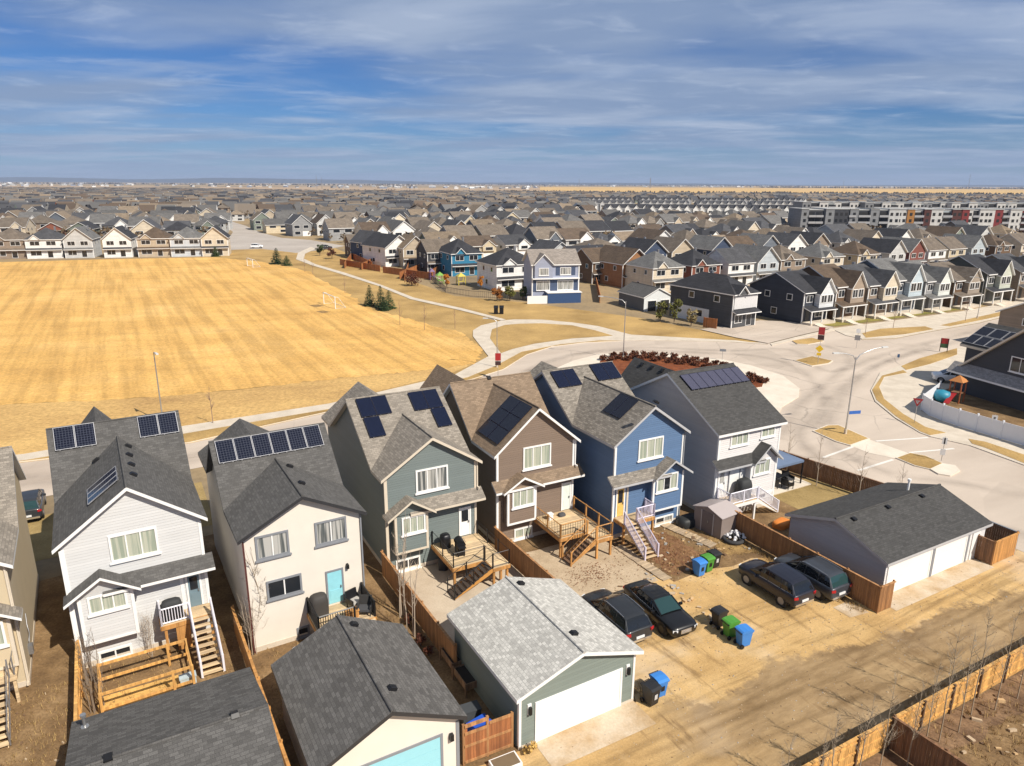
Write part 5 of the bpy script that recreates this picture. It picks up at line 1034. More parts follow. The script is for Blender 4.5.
# ------------------------------------------------------------------ cars
TYRE = plain('tyre_rubber', (.018, .018, .018), .8); RIM = plain('alloy_rim', (.30, .30, .32), .45, .5); CHROME = plain('chrome', (.7, .7, .72), .15, .9)
TAIL = plain('tail_light_red', (.42, .015, .02), .2); HEAD = plain('head_light', (.72, .74, .76), .1); CGL = glass('car_glass', (.012, .014, .017), .04); CGLT = glass('car_glass_teal', (.02, .05, .052), .04)
PLATE = plain('licence_plate', (.7, .7, .7), .5)
def paint(name, c):
    t = NT(name); t.set(.38, .1, .4); t.p.inputs['Coat Weight'].default_value = .4; t.p.inputs['Coat Roughness'].default_value = .06
    d = t.noise(t.tc(), 2.0, 3); t.col(t.mix(d, sc3(c, .85), sc3(c, 1.3))); return t.m
def car(label, loc, rot, kind, col, rim=RIM, rear_glass=None, rails=True, group='cars parked behind the houses'):
    """+y is the nose"""
    t = thing('parked_car', label, 'car', loc, rot, group)
    if kind == 'suv':
        st = [(-2.34, .80, .52, 1.04, 1.10), (-2.30, .91, .40, 1.12, 1.16), (-2.12, .96, .34, 1.16, 1.19), (-1.3, .985, .32, 1.16, 1.20), (0, .985, .31, 1.13, 1.18), (.95, .98, .31, 1.11, 1.19), (1.3, .97, .31, 1.10, 1.20), (1.8, .955, .32, 1.06, 1.17), (2.05, .93, .34, 1.02, 1.12), (2.2, .89, .37, .97, 1.06), (2.27, .82, .42, .91, .99), (2.30, .78, .46, .86, .94)]
        gh = [(-2.22, .84, 1.12, -2.22, .82, 1.14), (-2.16, .87, 1.15, -1.86, .70, 1.66), (-1.2, .90, 1.16, -1.15, .74, 1.76), (-.2, .90, 1.15, -.2, .76, 1.79), (.5, .90, 1.14, .28, .74, 1.72), (1.36, .87, 1.15, 1.28, .83, 1.18)]
        wy, wr = 1.42, .39
    else:
        st = [(-2.5, .70, .50, .84, .92), (-2.44, .86, .36, .98, 1.02), (-2.1, .92, .27, 1.0, 1.05), (-1.3, .95, .24, 1.0, 1.03), (0, .955, .23, .96, 1.0), (.9, .95, .24, .94, 1.0), (1.3, .94, .24, .93, .99), (2.0, .92, .26, .90, .95), (2.38, .87, .30, .82, .88), (2.5, .74, .38, .72, .78)]
        gh = [(-1.95, .74, 1.02, -1.92, .70, 1.04), (-1.6, .82, 1.02, -1.15, .62, 1.40), (-.8, .87, 1.01, -.7, .66, 1.46), (0, .87, 1.0, -.05, .66, 1.46), (.45, .86, 1.0, .25, .65, 1.42), (1.2, .82, .99, 1.15, .76, 1.02)]
        wy, wr = 1.52, .37
    def dense(L_, m):
        o = []
        for i in range(len(L_) - 1):
            p0, p1, p2, p3 = L_[max(i - 1, 0)], L_[i], L_[i + 1], L_[min(i + 2, len(L_) - 1)]
            for k in range(m):
                f = k / m; o.append(tuple(c + .5 * f * ((d - a_) + f * (2 * a_ - 5 * c + 4 * d - e_ + f * (3 * (c - d) + e_ - a_))) for a_, c, d, e_ in zip(p0, p1, p2, p3)))
        return o + [L_[-1]]
    b = MB(); vs = []; n = 15; st_d = dense(st, 3); st_o = st; st = st_d
    for (y, wd, zl, zs, zt) in st:
        half = [(wd * .80, zl), (wd * .96, zl + .10), (wd * .985, zl + .24), (wd, (zl + zs) / 2 + .08), (wd * .985, zs - .07), (wd * .93, zs + .0), (wd * .60, zt - .015)]
        ring = [(-x, z_) for x, z_ in half] + [(0, zt)] + [(x, z_) for x, z_ in reversed(half)]
        vs += [(x, y, z_) for x, z_ in ring]
    fs = []
    for i in range(len(st) - 1):
        for k in range(n - 1): fs.append((i * n + k, (i + 1) * n + k, (i + 1) * n + k + 1, i * n + k + 1))
        fs.append((i * n + n - 1, (i + 1) * n + n - 1, (i + 1) * n, i * n))
    fs.append(list(range(n))); fs.append(list(range((len(st) - 1) * n, len(st) * n))[::-1])
    b.add(vs, fs, 0, True); bo = b.build('body', col, t); st = st_o
    # glasshouse: curved sides and ends of glass, painted roof
    vs = []; vg = []
    for (y, wb, zb, yr_, wt, zt) in gh: vs += [(-wb, y, zb), (-wt, yr_, zt), (0, yr_, zt + .035), (wt, yr_, zt), (wb, y, zb)]
    gl = MB(); rf = MB(); m_ = 4; gd = dense(gh, m_); k = len(gd); rg = []
    for (y, wb, zb, yr_, wt, zt) in gd:
        side = [(wb, y, zb), (wb * .5 + wt * .5 + .035, (y + yr_) / 2, (zb + zt) / 2), (wt + .03, yr_ * .85 + y * .15, zt - (zt - zb) * .12), (wt, yr_, zt), (wt * .55, yr_, zt + .03)]
        rg.append([(-a_, b_, c_) for a_, b_, c_ in side] + [(0, yr_, zt + .038)] + side[::-1])
    for i in range(k - 1):
        q, p = rg[i], rg[i + 1]; rear, front = i < m_, i >= k - 1 - m_
        for j in range(10):
            tgt = gl if (j in (0, 1, 8, 9)) or rear or front else rf
            mt = 0
            if 2 <= j <= 7: mt = 1 if (rear and rear_glass and rear_glass != 'front') else (2 if (front and rear_glass == 'front') else 0)
            tgt.add([q[j], p[j], p[j + 1], q[j + 1]], [(0, 1, 2, 3)], mt, True)
    gl.build('windows', [CGL, rear_glass if rear_glass and rear_glass != 'front' else CGL, CGLT], t); rf.build('roof', col, t)
    for sx in (-1, 1):      # pillars, mirrors, trim line
        for i in (1, 2, 3, 4):
            pl = MB(); a = vs[i * 5 + (0 if sx < 0 else 4)]; c = vs[i * 5 + (1 if sx < 0 else 3)]; pl.tube([(a[0] * 1.005, a[1], a[2]), (c[0] * 1.01, c[1], c[2])], .03 if i in (2, 3) else .05, 5); pl.build('pillar', col, t)
        for i, j in ((0, 1), (4, 5)):
            a = vs[i * 5 + (1 if sx < 0 else 3)]; c = vs[j * 5 + (1 if sx < 0 else 3)]; pl = MB(); pl.tube([a, c], .05, 5); pl.build('pillar', col, t)
        ln = MB(); ln.tube([(vs[i * 5 + (0 if sx < 0 else 4)][0] * 1.012, vs[i * 5][1], vs[i * 5][2] + .005) for i in range(1, 5)], .014, 4); ln.build('window_trim', CHROME, t)
        mr = MB(); mr.rbox((sx * 1.0, .72, 1.05), (.22, .12, .15)); mr.build('mirror', col, t)
        if kind == 'suv' and rails: rl = MB(); rl.tube([(sx * .71, -1.7, 1.78), (sx * .71, -.9, 1.84), (sx * .71, -.1, 1.85), (sx * .70, .2, 1.78)], .02, 5); rl.build('roof_rail', CHROME, t)
        for yy in (-wy + .05, wy):
            ar = MB(); ar.tube([(sx * .86, yy, wr), (sx * .957, yy, wr)], wr + .06, 20, smooth=False); ar.build('wheel_arch', BLACKM, t)
            wh = MB(); wh.tube([(sx * .76, yy, wr), (sx * .968, yy, wr)], wr, 20, smooth=False); wo = wh.build('wheel', TYRE, t)
            ri = MB(); ri.tube([(sx * .968, yy, wr), (sx * .978, yy, wr)], wr * .60, 16, smooth=False)
            ro = ri.build('rim', rim, wo)
        zt_ = 1.0 if kind == 'suv' else .84; yb = st[1][0]
        tl = MB(); tl.rbox((sx * (st[1][1] - .11), yb - .0, zt_), (.26, .16, .15), sx * .35); tl.build('tail_light', TAIL, t)
        yh = st[-2][0]; hl = MB(); hl.rbox((sx * .70, 2.22 if kind == 'suv' else 2.40, .90 if kind == 'suv' else .70), (.30, .16, .13), -sx * .35); hl.build('head_light', HEAD, t)
    b = MB(); b.box(-.78, st[0][0] - .03, .42, .78, st[0][0] + .14, .56); b.build('rear_bumper', CHROME if kind == 'suv' else col, t)
    b = MB(); b.box(-.28, st[0][0] - .045, .62, .28, st[0][0] - .0, .76); b.build('licence_plate', PLATE, t)
    b = MB(); b.box(-.36, st[-1][0] - .04, .48, .36, st[-1][0] + .03, .72); gr = b.build('grille', CHROME, t)
    b = MB()
    for i in range(5): b.box(-.33, st[-1][0] + .02, .505 + i * .042, .33, st[-1][0] + .034, .525 + i * .042)
    b.build('grille_bars', STEEL, gr)
    return t
def head(dx, dy): return math.atan2(-dx, dy)
car('black sedan with chrome grille facing the alley, between the sage garage and the bins', (8.85, 37.15, .014), head(2.2, -4.5), 'sedan', paint('black_paint', (.008, .008, .009)), plain('black_rim', (.02, .02, .02), .4), 'front')
car('dark grey SUV parked tail out against the sage garage, left of the black sedan', (6.1, 36.25, .014), head(-.48, .88), 'suv', paint('graphite_paint', (.022, .024, .028)), plain('dark_rim', (.06, .06, .06), .4), None)
car('midnight blue SUV with chrome window trim, left of the pair by the brown fence', (16.75, 39.95, .014), head(-.48, .88), 'suv', paint('midnight_paint', (.013, .014, .024)), RIM, None, False)
car('dark grey SUV with chrome roof rails and teal rear window, next to the brown fence', (19.35, 40.75, .014), head(-.48, .88), 'suv', paint('slate_paint', (.04, .045, .055)), RIM, CGLT)
car('dark car at the kerb between the cream edge house and the pale grey house', (*gp(31, 513), .02), R(30), 'suv', paint('charcoal_paint', (.03, .033, .038)), RIM, CGLT, False, 'cars parked in the street')
# ------------------------------------------------------------------ lamps and signs
def lamp(label, base, h, arms, z0=.0, r=.09):
    t = thing('street_lamp', label, 'street lamp', (*base, z0), 0, 'street lamps')
    b = MB(); b.tube([(0, 0, 0), (0, 0, .5)], .16, 8); b.build('base', CONC, t)
    b = MB(); b.tube([(0, 0, .4), (0, 0, h)], [r, r * .6], 8); b.build('pole', GALV, t)
    for (dx, dy, rise) in arms:
        b = MB(); pts = [(0, 0, h - .4)] + [(dx * f, dy * f, h + rise * math.sin(f * 1.57)) for f in (.15, .4, .7, 1.0)]; b.tube(pts, [.05] * 5, 6); a = b.build('arm', GALV, t)
        l = math.hypot(dx, dy) or 1; b = MB(); b.rbox((dx * (1 + .3 / l), dy * (1 + .3 / l), h + rise), (.7, .24, .12), math.atan2(dy, dx)); b.build('lamp_head', plain('lamp_head', (.6, .6, .58), .5), a)
    return t
lamp('straight steel street lamp at the edge of the field, behind the pale grey house', (-37.4, 72.0), 7.7, [(.5, -.6, .05)], .12)
lamp('tall street lamp with one curved arm beside the rust coloured mulch bed', gp(623, 360), 8.6, [(-3.2, 1.0, .5)], .13)
lamp('slim pale street lamp standing between path loop and street', gp(497, 368), 6.6, [(-1.3, .2, .3)], .12, .07)
lr = lamp('twin armed street lamp on the traffic island with a blue street name sign', gp(845, 435), 8.2, [(-1.9, -.3, .45), (3.0, .9, .8)], .14)
b = MB(); b.rbox((.75, .1, 2.3), (1.3, .05, .34), .2); b.build('street_sign', plain('sign_blue', (.03, .12, .42), .5), lr)
lamp('distant curved street lamp by the lawns at the right', gp(977, 319), 7.5, [(-1.6, .8, .4)], .12, .07)
def post_sign(label, base, h, panels, z0=.0, name='road_sign', cat='road sign', pm=GALV):
    t = thing(name, label, cat, (*base, z0), math.atan2(base[1], base[0]) - math.pi / 2); b = MB(); b.tube([(0, 0, 0), (0, 0, h)], .035, 6); b.build('pole', pm, t)
    for (shape, w_, hh, zc_, mat) in panels:
        b = MB()
        if shape == 'rect': P = [(-w_ / 2, zc_ - hh / 2), (w_ / 2, zc_ - hh / 2), (w_ / 2, zc_ + hh / 2), (-w_ / 2, zc_ + hh / 2)]
        elif shape == 'dia': P = [(0, zc_ - hh / 2), (w_ / 2, zc_), (0, zc_ + hh / 2), (-w_ / 2, zc_)]
        else: P = [(0, zc_ - hh / 2), (w_ / 2, zc_ + hh / 2), (-w_ / 2, zc_ + hh / 2)]
        b.extr([(x, -.075, z_) for x, z_ in P], (0, .03, 0)); b.build('panel', mat, t)
    return t
S_RED = plain('sign_red', (.36, .02, .022), .5); S_YEL = plain('sign_yellow', (.78, .50, .02), .5); S_GRN = plain('sign_green', (.05, .12, .05), .5); S_DK = plain('sign_dark', (.05, .02, .02), .5)
post_sign('red and black banner above a yellow warning sign on the far traffic island', gp(817.6, 364.5), 5.4, [('rect', .85, 1.1, 4.8, S_RED), ('rect', .85, .7, 3.85, S_DK), ('dia', 1.1, 1.1, 2.2, S_YEL), ('rect', .6, .4, 1.4, S_YEL)], .14)
post_sign('red banner sign on a post beside the street, behind the brown house', gp(498, 379), 4.2, [('rect', .75, 1.0, 2.9, S_RED), ('rect', .75, .55, 2.05, S_DK)], .12)
post_sign('pair of small pale square signs on a post at the driveway mouth', gp(856, 349), 3.2, [('rect', .6, .6, 2.8, WHITE), ('rect', .8, .8, 1.7, STEEL)], .12)
post_sign('red and white give way sign on the curved grass verge', gp(914, 424), 2.7, [('tri', 1.0, .9, 2.3, S_RED), ('tri', .5, .45, 2.33, WHITE)], .15)
post_sign('white parking sign on a post in front of the white curved fence', gp(991, 437), 2.3, [('rect', .5, .7, 1.9, WHITE), ('rect', .18, .3, 1.92, BLACKM)], .12)
post_sign('two stacked white signs on a post at the crossing by the east verge', gp(941, 462), 2.4, [('rect', .42, .65, 2.0, WHITE), ('rect', .12, .6, 2.0, BLACKM), ('rect', .42, .6, .9, WHITE)], .12)
post_sign('small dark blue marker post at the road side', gp(898, 359.5), .8, [('rect', .3, .5, .55, plain('marker_blue', (.05, .12, .25), .5))], .03, 'marker_post', 'post')
post_sign('tiny dark street sign at the edge of the corner pavement', gp(722, 361), 1.7, [('rect', .9, .35, 1.5, GREYTRIM)], .13)
t = thing('notice_board', 'red and green notice board on two legs on the verge by the charcoal house', 'notice board', (*gp(943, 352.5), .15), R(-32))
b = MB(); b.box(-.55, -.04, 1.25, .55, .04, 2.1); b.build('panel', S_RED, t); b = MB(); b.box(-.55, -.04, .6, .55, .04, 1.245); b.build('panel', S_GRN, t)
for x in (-.5, .5): b = MB(); b.box(x - .05, -.1, 0, x + .05, -.041, 2.1); b.build('leg', BLACKM, t)
# waste bins at the path
for dx, lb in ((-.5, 'left'), (.6, 'right')):
    t = thing('litter_bin', '%s one of two dark litter bins beside the bend in the path' % lb, 'litter bin', (*(lambda p: (p[0] + dx, p[1]))(gp(498.5, 314)), .1)); b = MB(); b.box(-.4, -.4, 0, .4, .4, 1.2); b.build('body', BLACKM, t); b = MB(); b.add([(-.45, -.45, 1.2), (.45, -.45, 1.2), (.45, .45, 1.55), (-.45, .45, 1.55)], [(0, 1, 2, 3)]); b.box(-.45, .4, 1.2, .45, .45, 1.55); b.build('hood', BLACKM, t)
# soccer goals
def goal(label, a, c, depth):
    dx, dy = c[0] - a[0], c[1] - a[1]; L_ = math.hypot(dx, dy); t = thing('soccer_goal', label, 'goal', (*a, .05), math.atan2(dy, dx), 'soccer goals')
    GM = plain('goal_white', (.8, .8, .78), .5)
    for x in (0, L_): b = MB(); b.tube([(x, 0, 0), (x, 0, 2.4)], .09, 6); b.build('post', GM, t)
    b = MB(); b.tube([(0, 0, 2.4), (L_, 0, 2.4)], .09, 6); b.build('crossbar', GM, t)
    b = MB()
    for x in (0, L_): b.tube([(x, 0, 2.4), (x, depth * .3, 2.3), (x, depth, .05), (x, 0, .05)], .045, 5)
    b.tube([(0, depth, .05), (L_, depth, .05)], .045, 5); b.build('back_frame', GM, t)
goal('white soccer goal frame in the middle of the dry field', gp(324, 304), gp(335.5, 309), -2.2 * -1)
goal('far white soccer goal frame near the evergreen at the field edge', gp(247.5, 266), gp(253, 267.6), 2.2)
# ------------------------------------------------------------------ plants
BARK = plain('bare_bark', (.22, .17, .125), .9, var=.25); BIRCH = plain('pale_bark', (.42, .34, .26), .8, var=.2); LTBARK = plain('light_bark', (.34, .27, .19), .85, var=.25); DARKBARK = plain('dark_bark', (.12, .085, .06), .9)
def bare_tree(label, loc, h, seed, spread=.25, stems=1, limbs=9, bark=BARK, r0=.035, twig=6, cat='tree', group=None, name='bare_tree'):
    t = thing(name, label, cat, loc, 0, group); r = random.Random(seed); tr = MB(); cr = MB()
    for s_ in range(stems):
        ax, ay = (r.uniform(-.12, .12) * h if stems > 1 else r.uniform(-.03, .03) * h), (r.uniform(-.12, .12) * h if stems > 1 else r.uniform(-.03, .03) * h)
        bx, by = (r.uniform(-.3, .3), r.uniform(-.3, .3)) if stems > 1 else (0, 0)
        pts = [Vector((bx + ax * f * f + r.uniform(-.012, .012) * h * f, by + ay * f * f + r.uniform(-.012, .012) * h * f, h * f)) for f in (0, .2, .4, .6, .8, 1.0)]
        tr.tube(pts, [r0, r0 * .85, r0 * .68, r0 * .5, r0 * .32, r0 * .12], 5)
        for i in range(limbs):
            f = r.uniform(.28, .92); k = int(f * 5); p = pts[k].lerp(pts[min(k + 1, 5)], f * 5 - k); a = r.uniform(0, 6.28); ln = h * spread * (1.15 - f) * r.uniform(.7, 1.3)
            d = Vector((math.cos(a) * .62, math.sin(a) * .62, .8)); q1 = p + d * ln * .5; q2 = q1 + Vector((d.x * .75, d.y * .75, d.z * 1.15)) * ln * .5
            cr.tube([p, q1, q2], [r0 * .36, r0 * .24, r0 * .08], 4, cap=False)
            for j in range(twig):
                g_ = r.uniform(.2, .95); o = p.lerp(q2, g_); e = Vector((r.uniform(-1, 1), r.uniform(-1, 1), r.uniform(.1, 1.2))).normalized() * ln * r.uniform(.18, .4); cr.tube([o, o + e], [r0 * .14, r0 * .05], 3, cap=False)
    tr.build('trunk', bark, t, uv=False); cr.build('crown', bark, t, uv=False); return t
def leafmat(name, c):
    if name in MATS: return MATS[name]
    t = NT(name); t.set(.7, spec=.2); oi = t.noise(t.tc(), 2.2, 3); t.col(t.mix(oi, sc3(c, .55), sc3(c, 1.5))); MATS[name] = t.m; return t.m
def leafy(label, loc, h, wd, seed, col, n=500, leaf=.16, cat='shrub', name='shrub', group=None, flat=.9):
    t = thing(name, label, cat, loc, 0, group); r = random.Random(seed); cr = MB(); tr = MB()
    for i in range(5):
        a = r.uniform(0, 6.28); tr.tube([(0, 0, 0), (math.cos(a) * wd * .2, math.sin(a) * wd * .2, h * .5), (math.cos(a) * wd * .35, math.sin(a) * wd * .35, h * .85)], [.05, .03, .01], 4)
    cl = [(r.uniform(-.55, .55) * wd, r.uniform(-.55, .55) * wd, h * r.uniform(.3, .85), r.uniform(.25, .45)) for _ in range(11)]
    for i in range(n):
        c = r.choice(cl); d = Vector((r.gauss(0, 1), r.gauss(0, 1), r.gauss(0, .8))).normalized() * (r.random() ** .45) * c[3] * wd
        p = Vector(c[:3]) + d
        if p.z < .05: p.z = r.uniform(.05, .3)
        u = Vector((r.gauss(0, 1), r.gauss(0, 1), r.gauss(0, 1))).normalized(); v = u.cross(Vector((r.gauss(0, 1), r.gauss(0, 1), r.gauss(0, 1)))).normalized(); s_ = leaf * r.uniform(.6, 1.3)
        cr.add([p - u * s_ - v * s_ * .5, p + u * s_ * .6 - v * s_ * .5, p + u * s_, p + v * s_ * .7], [(0, 1, 2, 3)])
    tr.build('stem', DARKBARK, t, uv=False); cr.build('crown', col, t, uv=False); return t
def spruce(label, loc, h, wd, seed, col, n=900, cat='tree', name='evergreen_tree', group=None):
    t = thing(name, label, cat, loc, 0, group); r = random.Random(seed); tr = MB(); cr = MB(); tr.tube([(0, 0, 0), (0, 0, h * .95)], [wd * .07, .02], 6)
    whorls = int(h * 3.2)
    for i in range(n):
        f = (int(r.random() ** 1.25 * whorls) + r.uniform(0, .35)) / whorls; z_ = h * (.08 + .9 * f); R_ = wd * (1 - f) ** .72 * r.uniform(.15, 1.2); a = r.uniform(0, 6.28) + f * 3
        p = Vector((math.cos(a) * R_, math.sin(a) * R_, z_ - R_ * .18)); o = Vector((math.cos(a), math.sin(a), -.25)); s_ = Vector((-math.sin(a), math.cos(a), 0)); q = .05 * wd + .16 * wd * (1 - f)
        cr.add([p - o * q, p + s_ * q * .55 + Vector((0, 0, r.uniform(-.1, .1))), p + o * q * 1.1, p - s_ * q * .55], [(0, 1, 2, 3)])
    tr.build('trunk', DARKBARK, t, uv=False); cr.build('crown', col, t, uv=False); return t
SPR = leafmat('spruce_needles', (.035, .055, .022)); SPR2 = leafmat('spruce_needles_light', (.06, .085, .03)); OLIVE = leafmat('olive_leaves', (.13, .13, .035)); RUSTL = leafmat('rust_leaves', (.30, .12, .03)); PALEL = leafmat('pale_buds', (.30, .24, .12)); DRYL = leafmat('dry_twigs', (.20, .13, .08)); DKRED = leafmat('dark_red_twigs', (.10, .035, .02))
# saplings along the bottom right fence
r_ = random.Random(31)
words = ['leftmost', 'second from the left', 'third from the left', 'fourth from the left', 'fifth from the left', 'sixth from the left', 'seventh from the left', 'eighth from the left', 'ninth from the left', 'tenth from the left', 'eleventh from the left', 'twelfth from the left', 'rightmost']
for i in range(13):
    x = 20.3 + i * 1.5 + r_.uniform(-.3, .3); bare_tree('thin bare sapling, %s in the row inside the bottom right fence' % words[i], (*ahp(x, 14.3 + r_.uniform(-.3, .2)), .01), r_.uniform(4.6, 6.6), 100 + i, .24, 1, 20, LTBARK, .034, 8, 'sapling', 'saplings inside the bottom right fence', 'sapling')
for i, (x, y, hh, lb) in enumerate(((50.6, 40.0, 5.0, 'farthest of the bare saplings inside the dark corner fence'), (50.3, 36.6, 5.4, 'middle one of the bare saplings inside the dark corner fence'), (51.2, 33.2, 4.8, 'nearest of the bare saplings inside the dark corner fence'), (51.9, 30.2, 4.6, 'bare sapling with a wide crown behind the ridge of the wide slate garage'))):
    bare_tree(lb, (*ahp(x, y), .01), hh, 200 + i, .3, 1, 13, BIRCH, .04, 6, 'sapling', None, 'sapling')
bare_tree('pale multi stemmed bare birch in front of the cream stucco house', (*ahp(4.5, 36.7), .01), 6.4, 41, .24, 9, 13, LTBARK, .042, 7)
bare_tree('bare leaning shrub of long twigs beside the orange fence of the stucco house', (*ahp(3.9, 36.3), .01), 3.6, 43, .35, 9, 6, BIRCH, .025, 5)
bare_tree('tall bare birch clump beside the tan fence at the corner of the grey green house', (*ahp(12.3, 35.6), .01), 6.6, 47, .16, 4, 9, BIRCH, .045, 5)
bare_tree('second bare birch clump nearer the aqua door garage, along the tan fence', (*ahp(12.1, 33.6), .01), 5.8, 48, .16, 3, 9, BIRCH, .04, 5)
bare_tree('bare brown vine stems in the corner by the yellow fence panel', (*ahp(-3.75, 37.6), .01), 3.0, 49, .3, 7, 6, BARK, .03, 5)
bare_tree('bare brown stalks beside the timber garden frame', (*ahp(-3.7, 35.4), .01), 2.6, 50, .3, 7, 6, BARK, .03, 5)
bare_tree('fine bare shrub under the bay window of the pale grey house', (*hw('H1', 3.2, -.6), .01), 2.6, 52, .4, 9, 8, BIRCH, .014, 8, 'shrub')
for i, (x, y, s_) in enumerate(((12.2, 32.4, .7), (12.25, 31.4, .6), (12.3, 34.6, .6))):
    leafy(('dark dead shrub, %s along the foot of the tan fence' % ('middle of three', 'nearest of three', 'farthest of three')[i]), (*ahp(x, y), .01), s_ * 1.1, s_ * .55, 60 + i, DKRED, 260, .07)
leafy('dry pale grass clump at the foot of the sage garage by the gate', (*ahp(13.6, 22.75), .015), .55, .4, 66, leafmat('straw', (.5, .32, .1)), 220, .07, 'grass clump', 'grass_clump')
for i, (u, v, hh, lb) in enumerate(((213, 424, 4.2, 'bare pinkish sapling on the verge between the pale grey and cream houses'), (400, 325, 4.5, 'bare sapling between the path and the dry field, left of two'), (424.5, 330, 4.8, 'bare sapling between the path and the dry field, right of two'), (455, 329, 3.6, 'bare sapling near the bend of the path loop'), (305, 272, 4.5, 'bare sapling beside the far path, near the evergreens, left of two'), (313, 274.5, 4.5, 'bare sapling beside the far path, near the evergreens, right of two'), (345, 293, 4.5, 'bare sapling beside the far goal and the winding path'), (865, 335, 4, 'bare sapling on the far boulevard near the red banner'), (965, 322, 5, 'bare sapling by the green front lawns at the right'), (893, 329, 3.5, 'bare sapling on the grass strip of the far boulevard'))):
    bare_tree(lb, (*gp(u, v), .05), hh, 300 + i, .3, 1, 12, plain('pinkish_bark', (.26, .17, .13), .9), .05, 6, 'sapling', None, 'sapling')
for i, (u, v, hh, wd, c, lb) in enumerate(((277, 264, 5.2, 1.9, SPR, 'dark pointed evergreen alone in the dry field, taller of two'), (287, 265.5, 3.2, 1.5, SPR2, 'short dark evergreen beside the taller one in the dry field'), (216, 256.5, 3.6, 1.3, SPR2, 'small evergreen at the end of the row of houses facing the field'), (370, 306, 4.6, 1.25, SPR, 'left evergreen of the group beside the winding path'), (381, 308, 4.8, 1.2, SPR, 'middle evergreen of the group beside the winding path'), (389, 308.6, 3.9, 1.3, SPR2, 'right pale evergreen of the group beside the winding path'), (384, 310.5, 3.0, 1.1, SPR, 'short front evergreen of the group beside the winding path'))):
    spruce(lb, (*gp(u, v), .05), hh, wd, 400 + i, c, 1100)
for i, (u, v, hh, wd, c, lb) in enumerate(((660, 322, 4.2, 1.5, OLIVE, 'olive green bush left of three in front of the dark grey house'), (674, 323, 4.8, 1.6, OLIVE, 'taller olive green bush, middle of three in front of the dark grey house'), (691, 326, 3.6, 1.2, PALEL, 'pale budding bush, right of three in front of the dark grey house'),
        (497, 301, 3.0, 1.5, RUSTL, 'rust coloured bush left of the green one by the grey shed'), (510, 301, 3.6, 1.5, OLIVE, 'green bush beside the rust coloured one by the grey shed'), (523, 300, 3.0, 1.2, SPR2, 'small dark green bush next to the grey shed'),
        (447, 289, 4.0, 1.1, leafmat('orange_leaves', (.5, .2, .03)), 'orange leaved tree in the play yard, left of two'), (481, 290, 3.6, 1.0, leafmat('orange_leaves', (.5, .2, .03)), 'orange leaved tree in the play yard, right of two'),
        (320, 256, 4.5, 1.9, SPR2, 'dark green bush at the corner where the far path meets the houses'), (332, 259, 4.0, 2.0, DKRED, 'dark reddish bush beside the green one at the corner of the far path'), (412, 286, 3.0, 2.6, DKRED, 'brownish hedge bush below the orange fences'))):
    leafy(lb, (*gp(u, v), .05), hh, wd, 500 + i, c, 620, .2, 'bush', 'bush')
# clipped rust shrubs round the mulch bed
bed = [(604, 361), (614, 357.6), (624, 356.9), (634, 356.6), (644, 356.8), (654, 357.4), (664, 358.3), (674, 359.6), (684, 360.8), (694, 362), (704, 363.4), (714, 365.4), (724, 368), (750, 378.5), (757, 381), (763, 383.5)]
for i, (u, v) in enumerate(bed):
    leafy('low rust brown shrub, number %d from the left round the edge of the mulch bed' % (i + 1) if False else 'low rust brown shrub, %s along the edge of the mulch bed' % (['first', 'second', 'third', 'fourth', 'fifth', 'sixth', 'seventh', 'eighth', 'ninth', 'tenth', 'eleventh', 'twelfth', 'thirteenth', 'fourteenth', 'fifteenth', 'sixteenth'][i] + ' from the left'), (*gp(u, v), .17), .62, .85, 600 + i, leafmat('rust_shrub', (.12, .042, .02)), 300, .13, 'shrub', 'shrub', 'rust shrubs round the mulch bed')
inner = [(612, 362), (626, 361), (640, 361), (655, 362), (668, 363.4), (681, 365), (694, 366.6), (706, 369), (716, 371.5), (619, 359.4), (634, 359), (648, 359.3), (661, 360.6), (675, 362.2), (688, 364), (743, 380.5), (750, 383.5)]
for i, (u, v) in enumerate(inner):
    leafy('low rust brown shrub, %s of those scattered inside the mulch bed' % (['first', 'second', 'third', 'fourth', 'fifth', 'sixth', 'seventh', 'eighth', 'ninth', 'tenth', 'eleventh', 'twelfth', 'thirteenth', 'fourteenth', 'fifteenth', 'sixteenth', 'seventeenth'][sorted(inner).index((u, v))] + ' from the left'), (*gp(u, v), .17), .5 + .2 * (i % 3) / 2, 1.0, 640 + i, leafmat('rust_shrub', (.12, .042, .02)), 320, .12, 'shrub', 'shrub', 'rust shrubs round the mulch bed')
# leaf litter under the brown house stairs
b = MB(); r = random.Random(77)
for i in range(420):
    x, y = ahp(25.0 + r.gauss(0, 1.1), 34.0 + r.gauss(0, .7)); a = r.uniform(0, 6.28); s_ = r.uniform(.03, .07); z_ = .03 + r.uniform(0, .04); b.add([(x + math.cos(a + k * 1.57) * s_ * (1 if k % 2 else .5), y + math.sin(a + k * 1.57) * s_ * (1 if k % 2 else .5), z_ + r.uniform(-.01, .01)) for k in range(4)], [(0, 1, 2, 3)])
for i in range(900):
    x, y = ahp(30.5 + r.gauss(0, 1.3), 34.0 + r.gauss(0, 1.5)); a = r.uniform(0, 6.28); s_ = r.uniform(.03, .08); z_ = .03 + r.uniform(0, .05); b.add([(x + math.cos(a + k * 1.57) * s_ * (1 if k % 2 else .5), y + math.sin(a + k * 1.57) * s_ * (1 if k % 2 else .5), z_ + r.uniform(-.01, .01)) for k in range(4)], [(0, 1, 2, 3)])
o = b.build('leaf_litter', leafmat('dead_leaves', (.20, .085, .04)), kind='stuff', uv=False); tag(o, 'brown dead leaves scattered over the yards of the brown and blue houses', 'leaf litter')

